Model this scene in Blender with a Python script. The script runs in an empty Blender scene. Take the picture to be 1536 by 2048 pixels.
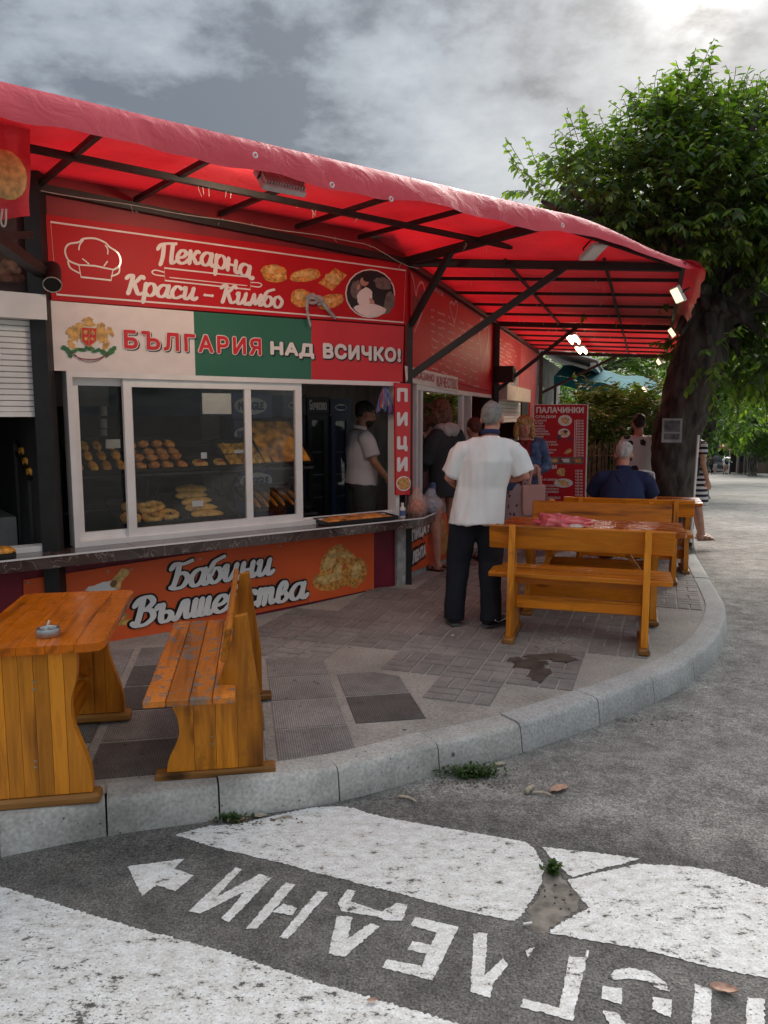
import bpy, bmesh, math, random
import numpy as np
from mathutils import Vector, Matrix, noise
from mathutils.geometry import delaunay_2d_cdt
random.seed(7)
R = math.radians
SC = bpy.context.scene
COL = SC.collection

# ------------------------------------------------------------------ camera, sky, sun, exposure
F_PX, CX, CY, CAM_H = 1540.0, 768.0, 1024.0, 1.65
PITCH = math.atan(194 / 1540.0)
cam_d = bpy.data.cameras.new('camera'); cam = bpy.data.objects.new('camera', cam_d); COL.objects.link(cam)
cam_d.sensor_fit = 'VERTICAL'; cam_d.sensor_height = 36.0; cam_d.lens = F_PX / 2048 * 36
cam.location = (0, 0, CAM_H); cam.rotation_euler = (math.pi / 2 - PITCH, 0, 0)
cam_d.clip_start = 0.05; cam_d.clip_end = 5000
SC.camera = cam
SUN_EL, SUN_AZ = R(26), R(21)           # azimuth clockwise from +Y
SC.view_settings.view_transform = 'Standard'; SC.view_settings.look = 'None'
SC.view_settings.gamma = 1.0; SC.view_settings.use_curve_mapping = False
SC.view_settings.exposure = 2.5
sun_d = bpy.data.lights.new('sun', 'SUN'); sun = bpy.data.objects.new('sun', sun_d); COL.objects.link(sun)
sun_d.energy = 1.5; sun_d.angle = R(45); sun_d.color = (1.0, 0.95, 0.88)
sun_dir = Vector((math.sin(SUN_AZ) * math.cos(SUN_EL), math.cos(SUN_AZ) * math.cos(SUN_EL), math.sin(SUN_EL)))
sun.rotation_euler = (-sun_dir).to_track_quat('-Z', 'Y').to_euler()
sun.location = (0, 0, 20)

world = bpy.data.worlds.new('World'); SC.world = world; world.use_nodes = True
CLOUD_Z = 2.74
def build_world():
    nt = world.node_tree; nt.nodes.clear(); N = nt.nodes.new; L = nt.links.new
    out = N('ShaderNodeOutputWorld')
    sky = N('ShaderNodeTexSky'); sky.sky_type = 'NISHITA'; sky.sun_disc = False
    sky.sun_elevation = SUN_EL; sky.sun_rotation = SUN_AZ
    b1 = N('ShaderNodeBackground'); b1.inputs[1].default_value = 0.06; L(sky.outputs[0], b1.inputs[0])
    tc = N('ShaderNodeTexCoord'); sep = N('ShaderNodeSeparateXYZ'); L(tc.outputs['Generated'], sep.inputs[0])
    mx = N('ShaderNodeMath'); mx.operation = 'MAXIMUM'; mx.inputs[1].default_value = 0.0; L(sep.outputs[2], mx.inputs[0])
    ad = N('ShaderNodeMath'); ad.operation = 'ADD'; ad.inputs[1].default_value = 0.22; L(mx.outputs[0], ad.inputs[0])
    def div(i):
        d = N('ShaderNodeMath'); d.operation = 'DIVIDE'; L(sep.outputs[i], d.inputs[0]); L(ad.outputs[0], d.inputs[1]); return d
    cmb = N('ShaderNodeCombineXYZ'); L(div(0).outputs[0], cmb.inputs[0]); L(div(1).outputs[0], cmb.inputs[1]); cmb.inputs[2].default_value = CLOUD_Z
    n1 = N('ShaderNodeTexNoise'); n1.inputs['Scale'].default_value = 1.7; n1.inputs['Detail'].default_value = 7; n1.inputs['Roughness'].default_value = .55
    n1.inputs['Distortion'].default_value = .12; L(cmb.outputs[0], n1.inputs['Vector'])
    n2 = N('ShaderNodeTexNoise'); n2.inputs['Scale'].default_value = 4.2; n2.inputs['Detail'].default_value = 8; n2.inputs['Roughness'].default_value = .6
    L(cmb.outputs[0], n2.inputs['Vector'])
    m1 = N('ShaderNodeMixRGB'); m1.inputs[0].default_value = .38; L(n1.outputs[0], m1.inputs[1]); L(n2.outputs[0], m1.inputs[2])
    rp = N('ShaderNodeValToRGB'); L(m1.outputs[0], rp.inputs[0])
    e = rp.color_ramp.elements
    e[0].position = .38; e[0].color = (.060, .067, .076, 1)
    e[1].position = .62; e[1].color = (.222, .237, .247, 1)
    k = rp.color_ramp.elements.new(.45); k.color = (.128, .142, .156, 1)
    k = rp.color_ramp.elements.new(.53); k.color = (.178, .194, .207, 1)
    # thin cloud in front of the sun glows
    nrm = N('ShaderNodeVectorMath'); nrm.operation = 'NORMALIZE'; L(tc.outputs['Generated'], nrm.inputs[0])
    dt = N('ShaderNodeVectorMath'); dt.operation = 'DOT_PRODUCT'; L(nrm.outputs[0], dt.inputs[0]); dt.inputs[1].default_value = sun_dir
    cl = N('ShaderNodeMath'); cl.operation = 'MAXIMUM'; cl.inputs[1].default_value = 0; L(dt.outputs['Value'], cl.inputs[0])
    def pw(p, s):
        a = N('ShaderNodeMath'); a.operation = 'POWER'; L(cl.outputs[0], a.inputs[0]); a.inputs[1].default_value = p
        b = N('ShaderNodeMath'); b.operation = 'MULTIPLY'; L(a.outputs[0], b.inputs[0]); b.inputs[1].default_value = s; return b
    s1, s2 = pw(800, .75), pw(70, .035)
    sm = N('ShaderNodeMath'); sm.operation = 'ADD'; L(s1.outputs[0], sm.inputs[0]); L(s2.outputs[0], sm.inputs[1])
    r2 = N('ShaderNodeMapRange'); L(m1.outputs[0], r2.inputs[0]); r2.inputs[1].default_value = .38; r2.inputs[2].default_value = .58
    r2.inputs[3].default_value = .08; r2.inputs[4].default_value = 1.3
    gm = N('ShaderNodeMath'); gm.operation = 'MULTIPLY'; L(sm.outputs[0], gm.inputs[0]); L(r2.outputs[0], gm.inputs[1])
    gc = N('ShaderNodeMixRGB'); gc.blend_type = 'MULTIPLY'; gc.inputs[0].default_value = 1; L(gm.outputs[0], gc.inputs[1]); gc.inputs[2].default_value = (1, .97, .9, 1)
    add = N('ShaderNodeMixRGB'); add.blend_type = 'ADD'; add.inputs[0].default_value = 1; L(rp.outputs[0], add.inputs[1]); L(gc.outputs[0], add.inputs[2])
    zz = N('ShaderNodeMath'); zz.operation = 'MULTIPLY_ADD'; L(mx.outputs[0], zz.inputs[0]); zz.inputs[1].default_value = 1.25; zz.inputs[2].default_value = .52
    cie = N('ShaderNodeMixRGB'); cie.blend_type = 'MULTIPLY'; cie.inputs[0].default_value = 1; L(add.outputs[0], cie.inputs[1]); L(zz.outputs[0], cie.inputs[2]); add = cie
    b2 = N('ShaderNodeBackground'); b2.inputs[1].default_value = 0.50; L(add.outputs[0], b2.inputs[0])
    mix = N('ShaderNodeMixShader'); mix.inputs[0].default_value = .96
    L(b1.outputs[0], mix.inputs[1]); L(b2.outputs[0], mix.inputs[2]); L(mix.outputs[0], out.inputs[0])
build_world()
SC.cycles.max_bounces = 8; SC.cycles.transparent_max_bounces = 12

# ------------------------------------------------------------------ where a pixel of the photograph lies in the place
CP, SP = math.cos(PITCH), math.sin(PITCH)
EYE = Vector((0, 0, CAM_H))
def ray(px, py):
    x = (px - CX) / F_PX; y = -(py - CY) / F_PX
    return Vector((x, CP + y * SP, -SP + y * CP))
def at_y(px, py, Y):
    d = ray(px, py); return EYE + d * (Y / d.y)
def at_z(px, py, z):
    d = ray(px, py); return EYE + d * ((z - CAM_H) / d.z)
def at_plane(px, py, p0, n):
    d = ray(px, py); return EYE + d * ((Vector(p0) - EYE).dot(n) / d.dot(n))
def road_z(y):
    if y < 2: return 0.0
    if y < 10: return -(0.045 / 8) * (y - 2) ** 2 / 2
    if y < 20: return -.18 - .045 * (y - 10) - .0015 * (y - 10) ** 2 / 2
    if y < 150: return -.18 - .525 - .06 * (y - 20)
    return -.18 - .525 - .06 * 130
FC = Vector((.178, 6.706, 0))           # street corner of the kiosk
D1 = Vector((.802, .598, 0)).normalized(); N1 = Vector((.598, -.802, 0)).normalized()
D2 = Vector((.303, .953, 0)).normalized(); N2 = Vector((.953, -.303, 0)).normalized()
def pave_z(x, y):
    r2 = (x - .3) ** 2 + (y - 6.9) ** 2
    return road_z(y) + .13 + .10 * math.exp(-r2 / 1.6)
def on_ground(px, py, pave=True):
    z = .1
    for i in range(40):
        p = at_z(px, py, min(z, 1.5)); z = pave_z(p.x, p.y) if pave else road_z(p.y)
    return p
def fpx(px, py, off=0.0):
    """(s, z) on the front of the kiosk, off metres in front of it"""
    p = at_plane(px, py, FC + N1 * off, N1); return (p - FC).dot(D1), p.z
def FA(s, z, off=0.0):
    p = FC + D1 * s + N1 * off; return Vector((p.x, p.y, z))
def spx(px, py, off=0.0):
    p = at_plane(px, py, FC + N2 * off, N2); return (p - FC).dot(D2), p.z
def SA(s, z, off=0.0):
    p = FC + D2 * s + N2 * off; return Vector((p.x, p.y, z))

# ------------------------------------------------------------------ materials
def new_mat(name):
    m = bpy.data.materials.new(name); m.use_nodes = True
    nt = m.node_tree; return m, nt, nt.nodes['Principled BSDF']
def rgb(r, g, b):  # sRGB 0-255 -> linear
    f = lambda c: (c / 255 / 12.92) if c / 255 <= .04045 else ((c / 255 + .055) / 1.055) ** 2.4
    return (f(r), f(g), f(b), 1)
def noise_col(nt, scale, c0, c1, p0=.35, p1=.65, detail=5, vec=None, mapping=None, coord='Object'):
    N = nt.nodes.new; L = nt.links.new
    tc = N('ShaderNodeTexCoord'); n = N('ShaderNodeTexNoise'); n.inputs['Scale'].default_value = scale; n.inputs['Detail'].default_value = detail
    if mapping:
        mp = N('ShaderNodeMapping'); mp.inputs['Scale'].default_value = mapping; L(tc.outputs[coord], mp.inputs[0]); L(mp.outputs[0], n.inputs['Vector'])
    else: L(tc.outputs[coord], n.inputs['Vector'])
    r = N('ShaderNodeValToRGB'); L(n.outputs[0], r.inputs[0])
    r.color_ramp.elements[0].position = p0; r.color_ramp.elements[0].color = c0
    r.color_ramp.elements[1].position = p1; r.color_ramp.elements[1].color = c1
    return r.outputs[0], n.outputs[0]
def bump(nt, b, sock, strength=.3, dist=.01):
    bp = nt.nodes.new('ShaderNodeBump'); bp.inputs['Strength'].default_value = strength; bp.inputs['Distance'].default_value = dist
    nt.links.new(sock, bp.inputs['Height']); nt.links.new(bp.outputs[0], b.inputs['Normal'])
def simple(name, c, rough=.6, metal=0.0, var=.12, scale=9, bmp=0.0, spec=.5, coat=0.0):
    m, nt, b = new_mat(name)
    c = tuple(c) if len(c) == 4 else (*c, 1)
    lo = tuple(v * (1 - var) for v in c[:3]) + (1,); hi = tuple(min(1, v * (1 + var)) for v in c[:3]) + (1,)
    col, fac = noise_col(nt, scale, lo, hi)
    nt.links.new(col, b.inputs['Base Color']); b.inputs['Roughness'].default_value = rough; b.inputs['Metallic'].default_value = metal
    b.inputs['Specular IOR Level'].default_value = spec; b.inputs['Coat Weight'].default_value = coat
    if bmp: bump(nt, b, fac, bmp)
    return m
def emit(name, c, s):
    m, nt, b = new_mat(name); b.inputs['Base Color'].default_value = (.8, .8, .8, 1)
    b.inputs['Emission Color'].default_value = (*c, 1); b.inputs['Emission Strength'].default_value = s; return m
def glass(name, tint=(.975, .985, .98), refl=1.0):
    m, nt, b = new_mat(name); nt.nodes.remove(b); N = nt.nodes.new; L = nt.links.new
    t = N('ShaderNodeBsdfTransparent'); t.inputs[0].default_value = (*tint, 1)
    g = N('ShaderNodeBsdfGlossy'); g.inputs['Roughness'].default_value = .015; g.inputs[0].default_value = (refl, refl, refl, 1)
    fr = N('ShaderNodeFresnel'); fr.inputs[0].default_value = 1.55
    mu = N('ShaderNodeMath'); mu.operation = 'MULTIPLY'; mu.inputs[1].default_value = .6; mu.use_clamp = True; L(fr.outputs[0], mu.inputs[0])
    mx = N('ShaderNodeMixShader'); L(mu.outputs[0], mx.inputs[0]); L(t.outputs[0], mx.inputs[1]); L(g.outputs[0], mx.inputs[2])
    L(mx.outputs[0], nt.nodes['Material Output'].inputs[0]); return m
def wood(name, axis, light=(.52, .235, .045), dark=(.31, .105, .014), worn=0.0, rough=.22):
    m, nt, b = new_mat(name); N = nt.nodes.new; L = nt.links.new
    tc = N('ShaderNodeTexCoord'); oi = N('ShaderNodeObjectInfo')
    ofs = N('ShaderNodeVectorMath'); ofs.operation = 'SCALE'; ofs.inputs[0].default_value = (3.1, 5.7, 9.3); L(oi.outputs['Random'], ofs.inputs['Scale'])
    ad = N('ShaderNodeVectorMath'); ad.operation = 'ADD'; L(tc.outputs['Object'], ad.inputs[0]); L(ofs.outputs[0], ad.inputs[1])
    mp = N('ShaderNodeMapping'); s = [14, 14, 14]; s[axis] = 1.3; mp.inputs['Scale'].default_value = s; L(ad.outputs[0], mp.inputs[0])
    n = N('ShaderNodeTexNoise'); n.inputs['Scale'].default_value = 2.2; n.inputs['Detail'].default_value = 4; n.inputs['Distortion'].default_value = 1.1; L(mp.outputs[0], n.inputs['Vector'])
    w = N('ShaderNodeMath'); w.operation = 'MULTIPLY'; w.inputs[1].default_value = 16; L(n.outputs[0], w.inputs[0])
    sn = N('ShaderNodeMath'); sn.operation = 'SINE'; L(w.outputs[0], sn.inputs[0])
    r = N('ShaderNodeValToRGB'); L(sn.outputs[0], r.inputs[0])
    r.color_ramp.elements[0].position = .0; r.color_ramp.elements[0].color = (*light, 1)
    r.color_ramp.elements[1].position = 1.; r.color_ramp.elements[1].color = tuple(.74 * a + .26 * c for a, c in zip(light, dark)) + (1,)
    # knots and dark streaks
    mp2 = N('ShaderNodeMapping'); s = [9, 9, 9]; s[axis] = 4.0; mp2.inputs['Scale'].default_value = s; L(ad.outputs[0], mp2.inputs[0])
    v = N('ShaderNodeTexVoronoi'); v.inputs['Scale'].default_value = .55; L(mp2.outputs[0], v.inputs['Vector'])
    kr = N('ShaderNodeMapRange'); L(v.outputs['Distance'], kr.inputs[0]); kr.inputs[1].default_value = .06; kr.inputs[2].default_value = .17; kr.inputs[3].default_value = 1; kr.inputs[4].default_value = 0
    n3 = N('ShaderNodeTexNoise'); n3.inputs['Scale'].default_value = 1.1; L(mp.outputs[0], n3.inputs['Vector'])
    sr = N('ShaderNodeMapRange'); L(n3.outputs[0], sr.inputs[0]); sr.inputs[1].default_value = .53; sr.inputs[2].default_value = .72; sr.inputs[4].default_value = .85
    mxk = N('ShaderNodeMath'); mxk.operation = 'MAXIMUM'; L(kr.outputs[0], mxk.inputs[0]); L(sr.outputs[0], mxk.inputs[1])
    c1 = N('ShaderNodeMixRGB'); L(mxk.outputs[0], c1.inputs[0]); L(r.outputs[0], c1.inputs[1]); c1.inputs[2].default_value = (*[d * .42 for d in dark], 1)
    hs = N('ShaderNodeHueSaturation'); vr = N('ShaderNodeMapRange'); L(oi.outputs['Random'], vr.inputs[0]); vr.inputs[3].default_value = .66; vr.inputs[4].default_value = 1.16
    L(vr.outputs[0], hs.inputs['Value']); L(c1.outputs[0], hs.inputs['Color'])
    last = hs.outputs[0]; b.inputs['Roughness'].default_value = rough; b.inputs['Specular IOR Level'].default_value = .32
    # grime near floor ends, scuffs
    n4 = N('ShaderNodeTexNoise'); n4.inputs['Scale'].default_value = 11 if worn else 6; n4.inputs['Detail'].default_value = 8; n4.inputs['Roughness'].default_value = .7; L(ad.outputs[0], n4.inputs['Vector'])
    gr = N('ShaderNodeMapRange'); L(n4.outputs[0], gr.inputs[0]); gr.inputs[1].default_value = .60 - .08 * worn; gr.inputs[2].default_value = .66 - .09 * worn; gr.inputs[4].default_value = .28 + .6 * worn
    c2 = N('ShaderNodeMixRGB'); L(gr.outputs[0], c2.inputs[0]); L(last, c2.inputs[1]); c2.inputs[2].default_value = (.20, .185, .165, 1) if worn else (.12, .045, .012, 1)
    L(c2.outputs[0], b.inputs['Base Color'])
    rm = N('ShaderNodeMapRange'); L(n4.outputs[0], rm.inputs[0]); rm.inputs[1].default_value = .35; rm.inputs[2].default_value = .7; rm.inputs[3].default_value = rough; rm.inputs[4].default_value = rough + .3
    L(rm.outputs[0], b.inputs['Roughness'])
    bump(nt, b, n.outputs[0], .12, .004)
    return m

# ------------------------------------------------------------------ mesh building
class MB:
    def __init__(s): s.v = []; s.f = []; s.m = []
    def add(s, vs, fs, mi=0):
        o = len(s.v); s.v += [tuple(v) for v in vs]; s.f += [tuple(i + o for i in f) for f in fs]; s.m += [mi] * len(fs); return s
    def box(s, c, size, rot=None, mi=0, bev=0.0):
        c = Vector(c); hx, hy, hz = (a / 2 for a in size)
        if bev <= 0:
            vs = [Vector((x, y, z)) for z in (-hz, hz) for y in (-hy, hy) for x in (-hx, hx)]
            fs = [(0, 2, 3, 1), (4, 5, 7, 6), (0, 1, 5, 4), (2, 6, 7, 3), (0, 4, 6, 2), (1, 3, 7, 5)]
        else:
            b = min(bev, hx * .9, hy * .9, hz * .9); vs = []
            for z in (-1, 1):
                for y in (-1, 1):
                    for x in (-1, 1):
                        vs += [Vector((x * hx, y * (hy - b), z * (hz - b))), Vector((x * (hx - b), y * hy, z * (hz - b))), Vector((x * (hx - b), y * (hy - b), z * hz))]
            I = lambda x, y, z, k: ((z * 2 + y) * 2 + x) * 3 + k
            fs = []
            for x in (0, 1):
                q = [I(x, 0, 0, 0), I(x, 1, 0, 0), I(x, 1, 1, 0), I(x, 0, 1, 0)]; fs.append(q if x else q[::-1])
                q = [I(0, x, 0, 1), I(0, x, 1, 1), I(1, x, 1, 1), I(1, x, 0, 1)]; fs.append(q if x else q[::-1])
                q = [I(0, 0, x, 2), I(1, 0, x, 2), I(1, 1, x, 2), I(0, 1, x, 2)]; fs.append(q if x else q[::-1])
            for a in (0, 1):
                for bb in (0, 1):
                    fs.append([I(a, bb, 0, 0), I(a, bb, 1, 0), I(a, bb, 1, 1), I(a, bb, 0, 1)])
                    fs.append([I(a, 0, bb, 0), I(a, 1, bb, 0), I(a, 1, bb, 2), I(a, 0, bb, 2)])
                    fs.append([I(0, a, bb, 1), I(1, a, bb, 1), I(1, a, bb, 2), I(0, a, bb, 2)])
                    for c_ in (0, 1): fs.append([I(a, bb, c_, 0), I(a, bb, c_, 1), I(a, bb, c_, 2)])
            fs = [tuple(f) for f in fs]
        if rot is not None: vs = [rot @ v for v in vs]
        return s.add([v + c for v in vs], fs, mi)
    def bar(s, a, b, w, h=None, up=(0, 0, 1), mi=0, bev=0.0):
        a, b = Vector(a), Vector(b); d = b - a; h = h or w
        x = d.normalized(); u = Vector(up)
        if abs(x.dot(u)) > .98: u = Vector((0, 1, 0)) if abs(x.y) < .9 else Vector((1, 0, 0))
        y = u.cross(x).normalized(); z = x.cross(y)
        return s.box((a + b) / 2, (d.length, w, h), Matrix((x, y, z)).transposed(), mi, bev)
    def tube(s, pts, r, n=8, mi=0, cap=True, flat=None):
        pts = [Vector(p) for p in pts]; k = len(pts); r = r if isinstance(r, (list, tuple)) else [r] * k
        vs = []; ref = None
        for i, p in enumerate(pts):
            t = (pts[min(i + 1, k - 1)] - pts[max(i - 1, 0)]).normalized()
            if ref is None: ref = Vector((0, 0, 1)) if abs(t.z) < .9 else Vector((1, 0, 0))
            a = (ref - t * ref.dot(t)).normalized(); ref = a; b = t.cross(a)
            ri = r[i] if isinstance(r[i], (list, tuple)) else (r[i], r[i])
            for j in range(n):
                an = 2 * math.pi * j / n; vs.append(p + a * (math.cos(an) * ri[0]) + b * (math.sin(an) * ri[1]))
        fs = [(i * n + j, i * n + (j + 1) % n, (i + 1) * n + (j + 1) % n, (i + 1) * n + j) for i in range(k - 1) for j in range(n)]
        if cap: fs += [tuple(range(n))[::-1], tuple((k - 1) * n + j for j in range(n))]
        return s.add(vs, fs, mi)
    def loft(s, rings, mi=0, cap=True):
        n = len(rings[0]); vs = [v for r in rings for v in r]
        fs = [(i * n + j, i * n + (j + 1) % n, (i + 1) * n + (j + 1) % n, (i + 1) * n + j) for i in range(len(rings) - 1) for j in range(n)]
        if cap: fs += [tuple(range(n))[::-1], tuple((len(rings) - 1) * n + j for j in range(n))]
        return s.add(vs, fs, mi)
    def ell(s, c, r, seg=12, rings=8, rot=None, mi=0, fn=None):
        c = Vector(c); r = r if isinstance(r, (tuple, list)) else (r, r, r); vs = [];
        for i in range(1, rings):
            th = math.pi * i / rings
            for j in range(seg):
                ph = 2 * math.pi * j / seg
                v = Vector((math.sin(th) * math.cos(ph) * r[0], math.sin(th) * math.sin(ph) * r[1], math.cos(th) * r[2]))
                vs.append(v)
        top = len(vs); vs += [Vector((0, 0, r[2])), Vector((0, 0, -r[2]))]
        if fn: vs = [fn(v) for v in vs]
        if rot is not None: vs = [rot @ v for v in vs]
        fs = [((i) * seg + j, (i + 1) * seg + j, (i + 1) * seg + (j + 1) % seg, i * seg + (j + 1) % seg) for i in range(rings - 2) for j in range(seg)]
        fs += [(top, j, (j + 1) % seg) for j in range(seg)] + [(top + 1, (rings - 2) * seg + (j + 1) % seg, (rings - 2) * seg + j) for j in range(seg)]
        return s.add([v + c for v in vs], fs, mi)
    def lathe(s, prof, n=20, c=(0, 0, 0), mi=0):
        c = Vector(c); vs = [c + Vector((r * math.cos(2 * math.pi * j / n), r * math.sin(2 * math.pi * j / n), z)) for r, z in prof for j in range(n)]
        k = len(prof); fs = [(i * n + j, i * n + (j + 1) % n, (i + 1) * n + (j + 1) % n, (i + 1) * n + j) for i in range(k - 1) for j in range(n)]
        fs += [tuple(range(n))[::-1], tuple((k - 1) * n + j for j in range(n))]
        return s.add(vs, fs, mi)
    def prism(s, poly, o, u, v, depth, mi=0):
        """extrude a 2D outline (in axes u, v from o) by the vector depth"""
        o, u, v, dp = Vector(o), Vector(u), Vector(v), Vector(depth)
        a = [o + u * p[0] + v * p[1] for p in poly]; n = len(a)
        area = sum(poly[i][0] * poly[(i + 1) % n][1] - poly[(i + 1) % n][0] * poly[i][1] for i in range(n))
        if (area > 0) != (u.cross(v).dot(dp) > 0): a = a[::-1]
        fs = [tuple(range(n))[::-1], tuple(range(n, 2 * n))] + [(i, (i + 1) % n, n + (i + 1) % n, n + i) for i in range(n)]
        return s.add(a + [p + dp for p in a], fs, mi)
    def grid(s, fn, nu, nv, mi=0):
        vs = [fn(i / nu, j / nv) for j in range(nv + 1) for i in range(nu + 1)]
        fs = [(j * (nu + 1) + i, j * (nu + 1) + i + 1, (j + 1) * (nu + 1) + i + 1, (j + 1) * (nu + 1) + i) for j in range(nv) for i in range(nu)]
        return s.add(vs, fs, mi)
    def mesh(s, name, mats, inv=None, smooth=False):
        me = bpy.data.meshes.new(name)
        vs = [inv @ Vector(v) for v in s.v] if inv is not None else s.v
        me.from_pydata([tuple(v) for v in vs], [], s.f)
        for m in (mats if isinstance(mats, (list, tuple)) else [mats]): me.materials.append(m)
        if any(s.m): me.polygons.foreach_set('material_index', s.m)
        if smooth is True: me.polygons.foreach_set('use_smooth', [True] * len(s.f))
        me.update()
        if smooth == 'auto':
            me.polygons.foreach_set('use_smooth', [True] * len(s.f)); me.set_sharp_from_angle(angle=R(40))
        return me
    def build(s, name, mats, parent=None, local=False, smooth=False, loc=None):
        """link as ONE object. Coordinates are world coordinates unless local."""
        inv = None
        if parent is not None and not local: inv = wm(parent).inverted()
        if loc is not None and parent is None: inv = Matrix.Translation(Vector(loc)).inverted()
        me = s.mesh(name, mats, inv, smooth); o = bpy.data.objects.new(name, me); COL.objects.link(o)
        if parent is not None: o.parent = parent
        if loc is not None and parent is None: o.location = loc
        return o
def wm(o):
    m = Matrix.LocRotScale(o.location, o.rotation_euler, o.scale)
    return wm(o.parent) @ m if o.parent is not None else m
def tag(o, label=None, cat=None, group=None, kind=None):
    if label: o['label'] = label
    if cat: o['category'] = cat
    if group: o['group'] = group
    if kind: o['kind'] = kind
    return o
def thing(name, label, cat, loc=(0, 0, 0), rz=0.0, group=None):
    o = bpy.data.objects.new(name, None); COL.objects.link(o); o.location = loc; o.rotation_euler = (0, 0, rz)
    o.empty_display_size = .1
    return tag(o, label, cat, group)
def kids(o): return [c for c in bpy.data.objects if c.parent == o]
def copy_tree(o, parent=None):
    c = o.copy(); COL.objects.link(c); c.parent = parent
    for ch in kids(o): copy_tree(ch, c)
    return c
def catmull(pts, n=6, closed=False):
    pts = [Vector(p) for p in pts]; k = len(pts); out = []
    rng = range(k if closed else k - 1)
    for i in rng:
        if closed: p0, p1, p2, p3 = pts[i - 1], pts[i], pts[(i + 1) % k], pts[(i + 2) % k]
        else: p0, p1, p2, p3 = pts[max(i - 1, 0)], pts[i], pts[i + 1], pts[min(i + 2, k - 1)]
        for j in range(n):
            t = j / n; out.append(.5 * ((2 * p1) + (p2 - p0) * t + (2 * p0 - 5 * p1 + 4 * p2 - p3) * t * t + (3 * p1 - p0 - 3 * p2 + p3) * t ** 3))
    if not closed: out.append(pts[-1])
    return out
def smoothstep(a, b, x):
    t = max(0, min(1, (x - a) / (b - a))); return t * t * (3 - 2 * t)

# ------------------------------------------------------------------ lettering
def text_polys(txt, bold=0.0, shear=0.0, spacing=1.0):
    """flat mesh (verts 2D, faces) of a word in the built-in typeface"""
    cu = bpy.data.curves.new('word', 'FONT'); cu.body = txt; cu.size = 1; cu.offset = bold; cu.shear = shear; cu.space_character = spacing
    cu.resolution_u = 4; cu.fill_mode = 'NONE'
    o = bpy.data.objects.new('word', cu); COL.objects.link(o)
    dg = bpy.context.evaluated_depsgraph_get(); me = bpy.data.meshes.new_from_object(o.evaluated_get(dg))
    pts = [Vector((v.co.x, v.co.y)) for v in me.vertices]; es = [tuple(e.vertices) for e in me.edges]
    bpy.data.objects.remove(o); bpy.data.curves.remove(cu); bpy.data.meshes.remove(me)
    if not pts: return [], []
    # outlines may overlap: keep the triangles whose winding number is not zero
    nb = {}
    for a, b in es: nb.setdefault(a, []).append(b); nb.setdefault(b, []).append(a)
    seen = set(); dirs = []
    for st in range(len(pts)):
        if st in seen or st not in nb: continue
        cur, nx = st, min(nb[st]); seen.add(st)
        while True:
            dirs.append((cur, nx)); seen.add(nx)
            if nx == st: break
            q = [k for k in nb[nx] if k != cur]; cur, nx = nx, (q[0] if q else st)
    V, _, F, _, _, _ = delaunay_2d_cdt(pts, es, [], 1, 1e-6); keep = []
    D = [(pts[a].x, pts[a].y, pts[b].x, pts[b].y) for a, b in dirs]
    for f in F:
        cx_ = sum(V[k].x for k in f) / len(f); cy_ = sum(V[k].y for k in f) / len(f); w = 0
        for x0, y0, x1, y1 in D:
            if (y0 > cy_) != (y1 > cy_) and cx_ < x0 + (cy_ - y0) * (x1 - x0) / (y1 - y0): w += 1 if y1 > y0 else -1
        if w: keep.append(tuple(f))
    return [(v.x, v.y) for v in V], keep
_tc = {}
def letters(txt, to3d, box, mat, parent, bold=0.0, shear=0.0, spacing=1.0, name='lettering', lift=.0, thick=.0025, nrm=None, label=None, warp=None, spread=0.0):
    """a word as one flat raised print filling box=(x0,y0,x1,y1) of a board; to3d(x,y,lift) gives world points"""
    key = (txt, bold, shear, spacing)
    if key not in _tc: _tc[key] = text_polys(*key)
    vs, fs = _tc[key]
    if not vs: return None
    xs = [v[0] for v in vs]; ys = [v[1] for v in vs]; x0, x1, y0, y1 = min(xs), max(xs), min(ys), max(ys)
    mb = MB(); P = []
    for x, y in vs:
        a = (x - x0) / max(x1 - x0, 1e-6); c = (y - y0) / max(y1 - y0, 1e-6)
        X = box[0] + a * (box[2] - box[0]); Y = box[1] + c * (box[3] - box[1])
        if warp: X, Y = warp(X, Y, a, c)
        P.append((X, Y))
    offs = [(0, 0)] if not spread else [(spread * math.cos(t * math.pi / 4), spread * math.sin(t * math.pi / 4)) for t in range(8)]
    for k, (ax, ay) in enumerate(offs): mb.add([to3d(x + ax, y + ay, lift + thick + .0003 * k) for x, y in P], fs)
    o = mb.build(name, mat, parent); 
    if label: o['label'] = label
    return o
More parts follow.
